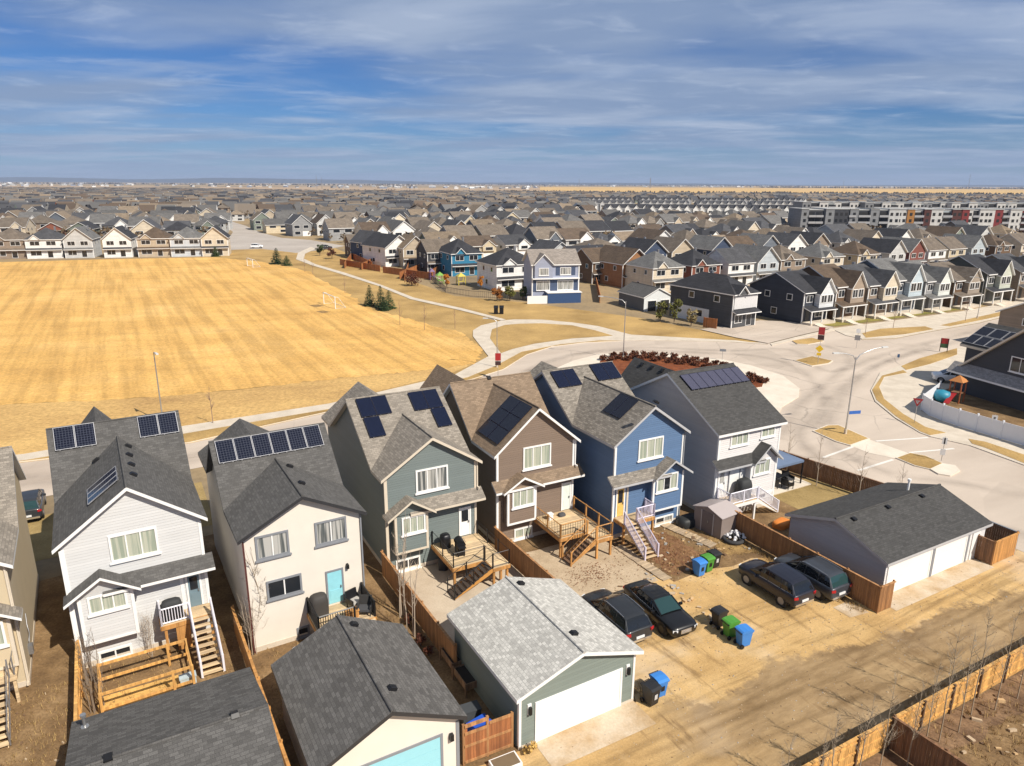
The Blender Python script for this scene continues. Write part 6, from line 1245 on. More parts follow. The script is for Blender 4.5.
# ------------------------------------------------------------------ loose stones, weeds and litter: nobody could count them
r = random.Random(501); b = MB()
def inlane(x, y): return 15.6 < y < (31 if 20.6 < x < 37.4 else 22.8)
for i in range(5200):
    x, y = r.uniform(2, 55), r.uniform(15.5, 31)
    if not inlane(x, y): continue
    if y < 23 and r.random() < .35: continue
    q = ahp(x, y); s_ = r.uniform(.012, .05) * (1.6 if r.random() < .06 else 1); a = r.uniform(0, 6.28); P = [(q[0] + math.cos(a + k * 1.57) * s_ * r.uniform(.7, 1.3), q[1] + math.sin(a + k * 1.57) * s_ * r.uniform(.7, 1.3), .016) for k in range(4)]
    b.add(P + [(q[0], q[1], .016 + s_ * .8)], [(0, 1, 4), (1, 2, 4), (2, 3, 4), (3, 0, 4)], r.choice([0, 0, 1, 2]))
o = b.build('loose_stones', [plain('stone_tan', (.40, .30, .19), .9), plain('stone_grey', (.34, .31, .28), .9), plain('stone_brown', (.17, .11, .065), .9)], kind='stuff', uv=False); tag(o, 'small loose stones strewn over the dirt alley and parking lot', 'stones')
b = MB()
def tuft(x, y, h, n):
    q = ahp(x, y)
    for k in range(n):
        a = r.uniform(0, 6.28); l = h * r.uniform(.5, 1.2); dx, dy = math.cos(a) * l * .5, math.sin(a) * l * .5; w_ = .012; px_, py_ = -math.sin(a) * w_, math.cos(a) * w_; ox, oy = q[0] + r.gauss(0, .05), q[1] + r.gauss(0, .05)
        b.add([(ox - px_, oy - py_, .01), (ox + px_, oy + py_, .01), (ox + dx, oy + dy, l)], [(0, 1, 2)], r.choice([0, 0, 1]))
for i in range(900): tuft(r.uniform(12, 54), 15.75 + abs(r.gauss(0, .35)), .28, 5)
for i in range(520): tuft(37.3 - abs(r.gauss(0, .35)), r.uniform(22.5, 35.5), .25, 5)
for i in range(420): tuft(20.3 + abs(r.gauss(0, .3)), r.uniform(23, 31), .22, 5)
for i in range(1500): tuft(r.uniform(28.6, 52), r.uniform(7, 15), .3, 5)
for i in range(700): tuft(r.uniform(-9.6, -4.6), r.uniform(24, 38.5), .22, 5)
for i in range(520): tuft(r.uniform(29.2, 37.2), r.uniform(31, 36.6), .18, 5)
for i in range(360): tuft(r.uniform(-3.8, 3.0), r.uniform(31.5, 38.6), .2, 5)
for i in range(300): tuft(r.uniform(3.8, 12.5), r.uniform(30, 38), .2, 5)
o = b.build('dry_weeds', [leafmat('weed_straw', (.40, .27, .11)), leafmat('weed_brown', (.22, .13, .06))], kind='stuff', uv=False); tag(o, 'dry weeds and straw tufts along the fences and in the yards', 'weeds')

b = MB(); r = random.Random(88)
def chunk(x, y, s_, m):
    q = ahp(x, y); a = r.uniform(0, 3.1); b.rbox((q[0], q[1], s_ * .25), (s_ * r.uniform(.6, 1.8), s_ * r.uniform(.4, .9), s_ * r.uniform(.2, .6)), a, m, r.uniform(-.3, .3))
for i in range(90): chunk(r.uniform(29.3, 36.8), r.uniform(31.3, 36.8), r.uniform(.06, .26), r.choice([0, 1, 2, 3]))
for i in range(40): chunk(r.uniform(21, 28.5), 31.2 + abs(r.gauss(0, .5)), r.uniform(.05, .2), r.choice([0, 1, 2]))
for i in range(34): chunk(28.6 + r.gauss(0, .35), r.uniform(24, 31), r.uniform(.08, .3), r.choice([0, 1, 3]))
for i in range(26): chunk(r.uniform(-9, -4.8), r.uniform(26, 38), r.uniform(.05, .18), r.choice([0, 2]))
for i in range(60): chunk(r.uniform(29, 45), r.uniform(11.5, 14.9), r.uniform(.08, .3), r.choice([0, 2, 2, 3]))
o = b.build('yard_debris', [plain('debris_tan', (.46, .35, .23), .9), plain('debris_grey', (.36, .34, .31), .9), plain('debris_brown', (.16, .095, .05), .9), plain('debris_lumber', (.55, .37, .19), .8)], kind='stuff', uv=False); tag(o, 'broken boards, clods and rubble scattered over the dirt yards', 'debris')
# ------------------------------------------------------------------ dark house on the right
O = gp(953, 391); P1 = gp(1024, 413); th = math.atan2(P1[1] - O[1], P1[0] - O[0])
t = thing('house', 'charcoal house with white trimmed gable and solar panels, cut off by the right edge', 'house', (*O, .1), th); S_CHAR = siding('siding_charcoal', (.04, .042, .05))
k = MB(); k.poly([(0, 0, 0), (17, 0, 0), (17, 0, 2.9), (8.5, 0, 9.9), (0, 0, 2.9)]); k.poly([(0, 0, 0), (0, 0, 2.9), (0, 9, 2.9), (0, 9, 0)]); k.poly([(17, 0, 0), (17, 9, 0), (17, 9, 2.9), (17, 0, 2.9)]); k.poly([(0, 9, 0), (0, 9, 2.9), (8.5, 9, 9.9), (17, 9, 2.9), (17, 9, 0)])
k.box(-2.0, 3.4, .0, 7.0, 8.9, 5.55); k.box(-2.0, 9.05, 0, 9.4, 10.95, 5.55); k.build('wall', S_CHAR, t)
b = MB(); b.plane_slab([(-.6, -.45, 2.55), (8.5, -.45, 10.05), (8.5, 9.4, 10.05), (-.6, 9.4, 2.55)], .3); b.plane_slab([(8.5, -.45, 10.05), (17.6, -.45, 2.55), (17.6, 9.4, 2.55), (8.5, 9.4, 10.05)], .3)
b.plane_slab([(-2.6, 2.9, 5.3), (9.9, 2.9, 5.3), (9.9, 7.2, 7.8), (-2.6, 7.2, 7.8)], .3); b.plane_slab([(-2.6, 7.2, 7.8), (9.9, 7.2, 7.8), (9.9, 11.4, 5.3), (-2.6, 11.4, 5.3)], .3); rf = b.build('roof', [R_DARK, OFFW], t)
b = MB(); b.plane_slab([(-.5, -1.1, 2.7), (17.5, -1.1, 2.7), (17.5, .0, 3.75), (-.5, .0, 3.75)], .22); b.build('porch_roof', [shingle('shingle_dusty', (.30, .28, .27), .2), WHITE], t)
h = House.__new__(House); h.t = t; h.loc, h.rot = O, th; h.roof = rf
h.planes = {'s': (Vector((-2.6, 2.9, 5.3)), Vector((1, 0, 0)), Vector((0, 4.3, 2.5)).normalized())}
h.window(6.6, 9.0, 4.2, 6.0, 2, WHITE, GL_DARK); h.window(9.5, 10.6, .4, 2.3, 1, WHITE, GL_DARK)
for i in range(3):
    for (x0, y0) in ((.1 + i * 1.5, .35), (.1 + i * 1.9, 2.2)):
        b = MB(); x1, y1 = x0 + (1.42 if y0 < 1 else 1.8), y0 + 1.75
        lo = [tuple(h.on('s', x, y, .1)) for x, y in ((x0, y0), (x1, y0), (x1, y1), (x0, y1))]; hi = [tuple(h.on('s', x, y, .14)) for x, y in ((x0, y0), (x1, y0), (x1, y1), (x0, y1))]
        b.add(lo + hi, [(0, 3, 2, 1), (0, 1, 5, 4), (1, 2, 6, 5), (2, 3, 7, 6), (3, 0, 4, 7)], 1); e = .05
        b.add([tuple(h.on('s', x, y, .143)) for x, y in ((x0 + e, y0 + e), (x1 - e, y0 + e), (x1 - e, y1 - e), (x0 + e, y1 - e))], [(0, 1, 2, 3)], 0); b.add(hi, [(0, 1, 2, 3)], 1); b.build('solar_panel', [PV_BLACK, FR_SILVER], rf)
# white curved fence
VIN = plain('white_vinyl', (.72, .73, .76), .45, var=.04)
wf = [(938, 397.5), (921, 411), (929, 416.5), (941, 421.5), (957, 427), (975, 432.5), (1000, 440), (1024, 447), (1060, 460)]
t = thing('fence', 'white vinyl fence curving round the side yard of the charcoal house', 'fence', (*gp(921, 411), .1)); o0 = gp(921, 411)
for (a, c) in zip(wf, wf[1:]):
    p, q = gp(*a), gp(*c); p = (p[0] - o0[0], p[1] - o0[1]); q = (q[0] - o0[0], q[1] - o0[1]); d = math.hypot(q[0] - p[0], q[1] - p[1]); nx, ny = -(q[1] - p[1]) / d * .03, (q[0] - p[0]) / d * .03
    b = MB(); b.slab([(p[0] + nx, p[1] + ny), (p[0] - nx, p[1] - ny), (q[0] - nx, q[1] - ny), (q[0] + nx, q[1] + ny)], .05, 1.85); b.build('panel', VIN, t)
    b = MB(); b.box(p[0] - .08, p[1] - .08, 0, p[0] + .08, p[1] + .08, 2.0); b.build('post', VIN, t)
# play set
t = thing('play_set', 'orange red climbing tower with slide beside the charcoal house', 'play set', (*gp(955, 403), .15), .6); ORA = plain('play_orange', (.36, .10, .035), .6); TEAL = plain('play_teal', (.02, .22, .33), .5)
for sx in (-1, 1):
    for sy in (-1, 1): b = MB(); b.box(sx * .6 - .06, sy * .6 - .06, 0, sx * .6 + .06, sy * .6 + .06, 2.6); b.build('post', ORA, t)
b = MB(); b.box(-.66, -.66, 1.2, .66, .66, 1.3); b.build('platform', OLDWOOD, t); b = MB(); b.add([(-.8, -.8, 2.6), (.8, -.8, 2.6), (.8, .8, 2.6), (-.8, .8, 2.6), (0, 0, 3.3)], [(0, 1, 4), (1, 2, 4), (2, 3, 4), (3, 0, 4), (3, 2, 1, 0)]); b.build('roof', plain('play_roof', (.45, .18, .05), .6), t)
b = MB(); b.extr([(-.66, -.3, 1.3), (-1.4, -.3, .9), (-2.3, -.3, .25), (-2.3, -.3, .17), (-1.4, -.3, .82), (-.66, -.3, 1.22)], (0, .6, 0)); b.build('slide', S_RED, t)
b = MB(); b.lathe([(0, .0), (.6, .1), (.95, .5), (1.0, .9), (.7, 1.3), (0, 1.45)], (0, 0, 0), 14); o = b.build('play_dome', TEAL); o.location = (*gp(941, 402.5), .15); tag(o, 'teal blue play dome inside the white curved fence', 'toy')
car('white SUV parked in front of the charcoal house, behind the white fence', (*gp(951, 383), .13), R(70), 'suv', paint('white_paint', (.75, .76, .78)), RIM, None, False, 'cars on the east driveway')
# ------------------------------------------------------------------ houses in the middle distance
VW = objcol('house_siding'); VR = objcol('house_shingles', 'roof', .92); PANE = GL_DARK; PROTO = {}
def win(x0, x1, z0, z1, y, t, name='window', side=None):
    b = MB(); f = .1
    if side is None:
        b.box(x0, y - .06, z0, x1, y + .02, z1, 0); b.poly([(x0 + f, y - .065, z0 + f), (x1 - f, y - .065, z0 + f), (x1 - f, y - .065, z1 - f), (x0 + f, y - .065, z1 - f)], 1)
        if x1 - x0 > 1.2: b.box((x0 + x1) / 2 - .04, y - .075, z0 + f, (x0 + x1) / 2 + .04, y - .066, z1 - f, 0)
    else:                                            # side wall: x0,x1 run along y
        X_ = side; s_ = -1 if X_ <= 0 else 1
        b.box(X_ - .06 if s_ < 0 else X_ - .02, x0, z0, X_ + .02 if s_ < 0 else X_ + .06, x1, z1, 0); xx = X_ + s_ * .065
        q = [(xx, x0 + f, z0 + f), (xx, x1 - f, z0 + f), (xx, x1 - f, z1 - f), (xx, x0 + f, z1 - f)]; b.poly(q if s_ > 0 else q[::-1], 1)
    return b.build(name, [WHITE, PANE], t)
def mid_proto(kind, W, D, he, hr):
    t = thing('house', 'x', 'house'); T = .18; ov = .4; k = MB(); b = MB()
    if kind in ('gablefront', 'row'):
        pass
    if kind == 'hip':
        x0, x1, y0, y1 = -ov, W + ov, -ov, D + ov; m_ = min(x1 - x0, y1 - y0) / 2; 
        if W > D: r0, r1 = (x0 + m_, D / 2, hr), (x1 - m_, D / 2, hr)
        else: r0, r1 = (W / 2, y0 + m_, hr), (W / 2, y1 - m_, hr)
        A, B_, C, D_ = (x0, y0, he), (x1, y0, he), (x1, y1, he), (x0, y1, he)
        if W > D: F_ = [(A, B_, r1, r0), (B_, C, r1), (C, D_, r0, r1), (D_, A, r0)]
        else: F_ = [(A, B_, r0), (B_, C, r1, r0), (C, D_, r1), (D_, A, r0, r1)]
        for f in F_: b.plane_slab(list(f), T)
        k.box(0, 0, 0, W, D, he - .02)
        # small gable over the front
        gx = W * .28; b.plane_slab([(gx - 1.7, -.7, he + .1), (gx, -.7, he + 1.5), (gx, 2.0, he + 1.5), (gx - 1.7, 1.0, he + .1)], T); b.plane_slab([(gx, -.7, he + 1.5), (gx + 1.7, -.7, he + .1), (gx + 1.7, 1.0, he + .1), (gx, 2.0, he + 1.5)], T)
        kk = MB(); kk.extr([(gx - 1.4, -.45, he - .1), (gx + 1.4, -.45, he - .1), (gx + 1.4, -.45, he + .15), (gx, -.45, he + 1.3), (gx - 1.4, -.45, he + .15)], (0, .5, 0)); kk.build('gable_wall', VW, t)
    elif kind == 'row':
        yr = D * .52; ms = (hr - he) / (yr + ov)
        b.plane_slab([(-ov, -ov, he), (W + ov, -ov, he), (W + ov, yr, hr), (-ov, yr, hr)], T); b.plane_slab([(-ov, yr, hr), (W + ov, yr, hr), (W + ov, D + ov, he), (-ov, D + ov, he)], T)
        k.poly([(0, 0, 0), (W, 0, 0), (W, 0, he), (0, 0, he)]); k.poly([(W, D, 0), (0, D, 0), (0, D, he), (W, D, he)])
        k.poly([(0, D, 0), (0, 0, 0), (0, 0, he), (0, yr, hr - .15), (0, D, he)]); k.poly([(W, 0, 0), (W, D, 0), (W, D, he), (W, yr, hr - .15), (W, 0, he)])
        g0_, g1_ = W * .42, W + .1; gm = (g0_ + g1_) / 2; gz = he + (g1_ - g0_) / 2 * 1.25; yb_ = (gz - he) / ms
        b.plane_slab([(g0_ - .35, -1.3, he - .3), (gm, -1.3, gz), (gm, yb_, gz), (g0_ - .35, -.3, he - .3)], T); b.plane_slab([(gm, -1.3, gz), (g1_ + .35, -1.3, he - .3), (g1_ + .35, -.3, he - .3), (gm, yb_, gz)], T)
        kk = MB(); kk.extr([(g0_, -.95, 2.9), (g1_ - .02, -.95, 2.9), (g1_ - .02, -.95, he - .1), (gm, -.95, gz - .25), (g0_, -.95, he - .1)], (0, .94, 0)); kk.build('gable_wall', VW, t)
        win(g0_ + .35, gm - .1, he - 2.0, he - .5, -.95, t); win(gm + .1, g1_ - .45, he - 2.0, he - .5, -.95, t)
        pr = MB(); pr.plane_slab([(-.3, -1.75, 2.75), (W + .3, -1.75, 2.75), (W + .3, .0, 3.4), (-.3, .0, 3.4)], .16); pr.build('porch_roof', [VR, WHITE], t)
        for x in (.1, W * .45, W - .1): q = MB(); q.box(x - .08, -1.68, .5, x + .08, -1.52, 2.66); q.build('porch_post', WHITE, t)
        q = MB(); q.box(-.1, -1.75, 0, W + .1, -.01, .5); q.build('porch', CONC, t)
        q = MB()
        for i in range(4): q.box(.5, -1.76 - .4 * (i + 1), 0, 2.1, -1.76 - .4 * i - .003, .48 - .11 * i)
        q.box(.55, -6.2, 0, 2.05, -3.37, .09)
        q.build('steps', CONCP, t)
        dd = MB(); dd.box(.8, -.06, .5, 1.8, .02, 2.6); dd.build('door', DKTRIM, t)
    elif kind == 'gable':                            # ridge runs front to back
        b.plane_slab([(-ov, -ov - .2, he), (W / 2, -ov - .2, hr), (W / 2, D + ov, hr), (-ov, D + ov, he)], T); b.plane_slab([(W / 2, -ov - .2, hr), (W + ov, -ov - .2, he), (W + ov, D + ov, he), (W / 2, D + ov, hr)], T)
        k.poly([(0, 0, 0), (W, 0, 0), (W, 0, he), (W / 2, 0, hr - .15), (0, 0, he)]); k.poly([(0, D, 0), (0, D, he), (W / 2, D, hr - .15), (W, D, he), (W, D, 0)]); k.poly([(0, D, 0), (0, 0, 0), (0, 0, he), (0, D, he)]); k.poly([(W, 0, 0), (W, D, 0), (W, D, he), (W, 0, he)])
    elif kind == 'side':                             # ridge parallel to the front
        b.plane_slab([(-ov, -ov, he), (W + ov, -ov, he), (W + ov, D / 2, hr), (-ov, D / 2, hr)], T); b.plane_slab([(-ov, D / 2, hr), (W + ov, D / 2, hr), (W + ov, D + ov, he), (-ov, D + ov, he)], T)
        k.poly([(0, 0, 0), (W, 0, 0), (W, 0, he), (0, 0, he)]); k.poly([(W, D, 0), (0, D, 0), (0, D, he), (W, D, he)]); k.poly([(0, D, 0), (0, 0, 0), (0, 0, he), (0, D / 2, hr - .15), (0, D, he)]); k.poly([(W, 0, 0), (W, D, 0), (W, D, he), (W, D / 2, hr - .15), (W, 0, he)])
    b.build('roof', [VR, WHITE], t); k.build('wall', VW, t)
    if kind in ('hip', 'gable', 'side'):
        for x in (W * .12, W * .58): win(x, x + W * .28, he - 1.9, he - .5, 0, t)
        win(W * .1, W * .42, .9, 2.4, 0, t)
        dd = MB(); dd.box(W * .58, -.06, .25, W * .58 + 1.7, .02, 2.35); dd.build('door', WHITE, t); dd = MB(); dd.box(W * .58 + .1, -.08, .35, W * .58 + 1.6, -.065, 2.2); dd.build('pane', PANE, t)
        pr = MB(); pr.plane_slab([(-.2, -.9, 2.75), (W + .2, -.9, 2.75), (W + .2, 0, 3.25), (-.2, 0, 3.25)], .16); pr.build('porch_roof', [VR, WHITE], t)
    else:
        win(W * .08, W * .34, he - 1.9, he - .55, 0, t); win(W * .5, W * .85, 1.1, 2.5, 0, t)
    for y in (D * .2, D * .6): win(y, y + 1.1, he - 1.8, he - .6, 0, t, side=0.0)
    for y in (D * .25, D * .6): win(y, y + 1.1, he - 1.8, he - .6, 0, t, side=W)
    win(D * .45, D * .45 + 1.2, 1.0, 2.3, 0, t, side=0.0)
    q = MB(); q.box(W * .7, D * .6, hr - 1.2, W * .7 + .5, D * .6 + .5, hr + .25); q.build('chimney_vent', STEEL, t)
    # trim boards at the corners
    for x in (0, W): q = MB(); q.box(x - .1, -.03, 0, x + .1, .1, he - .25); q.build('corner_board', WHITE, t)
    return t
KD = {'row': (7.0, 11.0, 5.9, 9.0), 'hip': (10.5, 11, 5.9, 9.3), 'hipn': (7.4, 12.0, 6.0, 8.7), 'gable': (8.6, 12.0, 5.8, 9.5), 'side': (10, 10.0, 5.8, 9.2)}
USED_POS = []
def walkc(o):
    for c in o.children:
        yield c; yield from walkc(c)
def place(kind, loc, rot, wall, roof, label, group=None, scale=(1, 1, 1), gable=None):
    base = 'hip' if kind == 'hipn' else kind
    if kind not in PROTO: o = mid_proto(base, *KD[kind]); PROTO[kind] = o; o.location = (loc[0], loc[1], 0); o.rotation_euler = (0, 0, rot); o['label'] = label
    else: o = dup(PROTO[kind], loc, rot, label)
    if group: o['group'] = group
    elif 'group' in o: del o['group']
    o.scale = scale
    for c in walkc(o):
        if c.name.startswith(('roof', 'porch_roof')): c.color = (*roof, 1)
        elif c.name.startswith('gable_wall'): c.color = (*(gable or wall), 1)
        elif c.name.startswith('wall'): c.color = (*wall, 1)
    W, D = KD[kind][:2]; cr, sr = math.cos(rot), math.sin(rot); x, y = W / 2 * scale[0], D / 2 * scale[1]
    USED_POS.append((loc[0] + x * cr - y * sr, loc[1] + x * sr + y * cr)); return o
a29 = (math.cos(A29), math.sin(A29)); n29 = (-a29[1], a29[0])
def along(P, u, off=0, z=4.0):
    """distance s along the street axis from P (shifted back by off) at which a point shows in photo column u"""
    lo, hi = -200.0, 600.0
    for _ in range(60):
        m_ = (lo + hi) / 2; q = (P[0] + m_ * a29[0] + off * n29[0], P[1] + m_ * a29[1] + off * n29[1], z)
        if toimg(q)[0] < u and q[1] > 5: lo = m_
        else: hi = m_
    return lo
def at29(P, s, off): return (P[0] + s * a29[0] + off * n29[0], P[1] + s * a29[1] + off * n29[1])
CREAM, BEIGE, WHT, LGREY, GREY_, SLATE, NAVY, BRN, TAUPE, RUST, SAGE, DKG, AZ, YEL = (.60, .52, .40), (.46, .38, .28), (.74, .73, .71), (.50, .50, .49), (.27, .27, .27), (.15, .17, .20), (.05, .07, .12), (.14, .085, .05), (.27, .21, .16), (.21, .075, .048), (.20, .23, .19), (.055, .055, .06), (.035, .19, .32), (.53, .44, .30)
rDK, rCH, rGR, rTP, rBR, rTN = (.040, .040, .045), (.07, .07, .075), (.145, .142, .138), (.155, .125, .098), (.11, .078, .054), (.22, .165, .11)
PR = (54.5, 130.1)
# the two corner houses
place('hipn', gp(731, 329), R(32), (.075, .077, .082), rDK, 'charcoal house with white lower storey and dark hip roof, left of the shared driveway', None, (.84, 1.3, 1.03))
o = PROTO['hipn']; b = MB(); b.box(-.04, 4.2, 0, -.005, 11.6, 2.6); b.build('lower_cladding', WHT_ := plain('white_stucco', (.72, .71, .70), .8), o); b = MB(); b.box(.2, -.09, 3.4, 7.2, -.066, 5.6); b.build('front_cladding', plain('pale_front', (.56, .55, .55), .8), o)
place('row', at29(PR, -1, 0), R(29), (.045, .05, .065), rDK, 'midnight slate house with white porch, right of the shared driveway', None, (.95, 1.2, 1.0), (.62, .63, .64))
row1 = [(851, BRN, rBR, (.33, .26, .20), 'brown house with brown roof and white gable trim'), (880, TAUPE, rCH, CREAM, 'taupe house with cream shingled gable and charcoal roof'), (903, SLATE, rGR, (.45, .52, .56), 'slate blue house with pale blue gable'), (931, GREY_, rGR, (.62, .64, .60), 'grey house with pale grey gable'), (957, BRN, rTP, (.30, .25, .20), 'brown stone fronted house with taupe roof'), (985, (.11, .115, .10), rDK, (.50, .52, .44), 'dark olive house with tall pale front'), (1014, TAUPE, rCH, YEL, 'taupe house with yellow cream gable'), (1044, SLATE, rGR, CREAM, 'slate house with cream gable at the end')]
for i, (u, wl, rf_, gb, lb) in enumerate(row1):
    s_ = along(PR, u, 0) - 5.0; place('row', at29(PR, s_, -.055 * s_), R(29), wl, rf_, lb + ', front row on the curving street', None, (1.05 if i % 3 else .95, 1.15, [1.1, 1.06, 1.16, 1.04, .98, 1.12, 1.1, 1.05][i]), gb)
# second and third rows behind
def solve_off(u, v, z):
    best = None
    for o_ in range(10, 400):
        q = at29(PR, along(PR, u, o_, z), o_); e = abs(toimg((q[0], q[1], z))[1] - v)
        if best is None or e < best[0]: best = (e, o_)
    return best[1]
ordn = ['first', 'second', 'third', 'fourth', 'fifth', 'sixth', 'seventh', 'eighth', 'ninth', 'tenth', 'eleventh', 'twelfth', 'thirteenth', 'fourteenth', 'fifteenth', 'sixteenth', 'seventeenth', 'eighteenth', 'nineteenth', 'twentieth']
row2 = [(668, 'hip', CREAM, rGR, 'beige house with speckled grey hip roof'), (706, 'hip', RUST, rDK, 'rust red house with dark hip roof'), (741, 'side', WHT, rCH, 'white house with charcoal roof'), (768, 'gable', (.44, .48, .51), rGR, 'pale blue gabled house'), (793, 'hip', TAUPE, rTP, 'taupe house with brown hip roof'), (832, 'hip', CREAM, rGR, 'cream house with low grey hip roof'), (868, 'hip', YEL, rBR, 'yellow house with brown hip roof'), (897, 'gable', LGREY, rDK, 'pale grey house with dark gable roof'), (917, 'gable', (.20, .07, .055), rGR, 'red gabled house'), (937, 'side', WHT, rTP, 'white house with taupe roof'), (957, 'side', YEL, rTP, 'cream yellow house with taupe roof'), (978, 'gable', (.40, .45, .48), rGR, 'blue grey gabled house'), (1003, 'hip', BRN, rBR, 'brown house with brown hip roof'), (1028, 'side', CREAM, rTP, 'cream house with taupe roof at the end')]
o2 = 43
for i, (u, kd, wl, rf_, lb) in enumerate(row2):
    W = KD[kd][0]; sx = .88; s_ = along(PR, u, o2) - W * sx / 2; place(kd, at29(PR, s_, o2), R(29), wl, rf_, lb + ', second row from the curving street', None, (sx, .95, 1.0))
row3 = [(655, 'gable', NAVY, rDK, 'navy and white gabled house'), (683, 'gable', BEIGE, rTP, 'beige gabled house'), (722, 'gable', NAVY, rGR, 'navy house with pale grey roof'), (746, 'side', RUST, rBR, 'brick red house with dark brown roof'), (770, 'gable', SLATE, rGR, 'slate gabled house'), (797, 'gable', WHT, rCH, 'white steep gabled house'), (820, 'gable', TAUPE, rDK, 'taupe house with twin dark gables'), (850, 'hip', LGREY, rCH, 'grey house with charcoal hip roof'), (875, 'gable', CREAM, rTP, 'cream gabled house'), (905, 'gable', WHT, rDK, 'white dark roofed gabled house'), (930, 'hip', BEIGE, rTP, 'beige house with taupe hip roof'), (958, 'gable', SAGE, rBR, 'sage house with brown roof'), (985, 'gable', LGREY, rCH, 'pale grey house with charcoal roof'), (1012, 'hip', CREAM, rTN, 'cream house with tan roof')]
o3 = 74
for i, (u, kd, wl, rf_, lb) in enumerate(row3):
    W = KD[kd][0]; s_ = along(PR, u, o3) - W / 2; place(kd, at29(PR, s_, o3), R(29), wl, rf_, lb + ', third row from the curving street')
# houses round the play yards north of the path
def near(kind, u, v, rot, wall, roof, label, scale=(1, 1, 1), gable=None): return place(kind, gp(u, v), R(rot), wall, roof, label, None, scale, gable)
p_ = gp(532, 302); m1 = thing('house', 'navy and lilac two storey house with shuttered windows and blue garage door beside the path', 'house', (*p_, 0), R(11)); W_, D_ = 10.4, 9.0
LIL = siding('siding_lilac_blue', (.33, .36, .46), .2); NVY = siding('siding_navy', (.05, .075, .14), .2); RM1 = shingle('shingle_grey_brown', (.26, .225, .195), .2, .5, .22); k = MB(); he, hr = 8.1, 11.0
k.poly([(0, 0, 0), (W_, 0, 0), (W_, 0, he), (0, 0, he)]); k.poly([(W_, D_, 0), (0, D_, 0), (0, D_, he), (W_, D_, he)]); k.poly([(0, D_, 0), (0, 0, 0), (0, 0, he), (0, D_ / 2, hr - .15), (0, D_, he)]); k.poly([(W_, 0, 0), (W_, D_, 0), (W_, D_, he), (W_, D_ / 2, hr - .15), (W_, 0, he)]); k.build('wall', LIL, m1)
b = MB(); b.plane_slab([(-.4, -.4, he), (W_ + .4, -.4, he), (W_ + .4, D_ / 2, hr), (-.4, D_ / 2, hr)], .22); b.plane_slab([(-.4, D_ / 2, hr), (W_ + .4, D_ / 2, hr), (W_ + .4, D_ + .4, he), (-.4, D_ + .4, he)], .22)
b.plane_slab([(.1, -1.0, he), (2.4, -1.0, he + 2.3), (2.4, 3.2, he + 2.3), (.1, -.2, he)], .2); b.plane_slab([(2.4, -1.0, he + 2.3), (4.7, -1.0, he), (4.7, -.2, he), (2.4, 3.2, he + 2.3)], .2); b.build('roof', [RM1, WHITE], m1)
b = MB(); b.extr([(.4, -.6, 5.2), (4.4, -.6, 5.2), (4.4, -.6, he), (2.4, -.6, he + 2.0), (.4, -.6, he)], (0, .59, 0)); b.build('gable_front', LIL, m1)
b = MB(); b.box(.05, -.1, 2.3, W_ - .05, -.02, 4.9); b.build('lower_cladding', NVY, m1); b = MB(); b.box(-.05, -.75, 4.95, W_ + .05, -.0, 5.2); b.build('belt_board', WHITE, m1)
hh_ = House.__new__(House); hh_.t = m1
hh_.window(1.3, 3.5, 5.8, 7.4, 2, WHITE, GL_GREY, -.6); hh_.window(6.2, 8.6, 5.8, 7.4, 2, WHITE, GL_GREY); hh_.window(.9, 3.9, 2.5, 4.6, 2, WHITE, GL_GREY, -.1); hh_.window(5.6, 9.2, 2.5, 4.6, 3, WHITE, GL_GREY, -.1)
for x in (5.2, 8.7): b = MB(); b.box(x, -.05, 5.7, x + .9, -.01, 7.5); b.build('shutter', NVY, m1)
b = MB(); b.box(2.9, -2.6, 0, 10.3, -.11, 2.2); b.build('garage_door', plain('navy_garage', (.03, .07, .17), .5), m1); b = MB(); b.box(2.8, -2.7, 2.21, 10.5, -.11, 2.35); b.build('balcony', WHITE, m1); b = MB(); b.box(-1.6, -2.55, 0, 2.8, -2.45, 1.7); b.build('screen_panel', WHITE, m1)
for x in (0, W_): b = MB(); b.box(x - .12, -.13, 0, x + .12, .1, he - .2); b.build('corner_board', WHITE, m1)
USED_POS.append((p_[0] + 4, p_[1] + 5))
place('side', gp(1092, 303, 8.6), R(29), TAUPE, rDK, 'dark roofed house behind the charcoal gable at the right edge', None, (1.4, 1.2, .95))
near('hip', 497, 291.5, 28, WHT, rDK, 'white stucco house with black hip roof beside the play yard', (1.1, 1.0, 1.05))
near('hip', 452, 276.5, 24, AZ, rDK, 'azure blue house with black hip roof', (.85, 1.25, 1.05))
near('side', 428, 273, 24, DKG, rTP, 'dark and beige house with tan roof left of the azure house', (.8, 1.1, 1.0))
near('gable', 404, 268, 24, BEIGE, rTN, 'beige gabled house with dark decks behind the orange fences', (.9, 1.0, 1.0))
near('gable', 386, 267, 40, WHT, rDK, 'tall white gable end house with charcoal roof behind the orange fences', (1.1, 1.2, 1.0))
near('gable', 371, 262, 40, NAVY, rCH, 'navy blue house with grey roof left of the white gable end', (.9, 1.1, 1.0))
near('row', 351, 258, 24, BRN, rTP, 'brown house with wooden decks at the bend of the far path', (1.1, .9, .85), TAUPE)
near('gable', 622, 288, 29, (.30, .15, .07), rBR, 'orange brown gabled house with white trim behind the grey garage', (1.0, 1.1, 1.0))
near('side', 592, 284, 29, BRN, rBR, 'dark brown house left of the orange brown gabled house', (.75, 1.0, .95))
near('side', 575, 278, 29, CREAM, rDK, 'cream house with charcoal roof behind the navy and lilac house', (1.2, 1.0, .9))
near('gable', 548, 272, 29, LGREY, rCH, 'pale grey gabled house behind the white stucco house', (1.0, 1.0, .9))
near('hip', 590, 265, 29, BEIGE, rTP, 'beige house with wide tan hip roof behind the orange brown gable', (1.2, 1.0, .85))
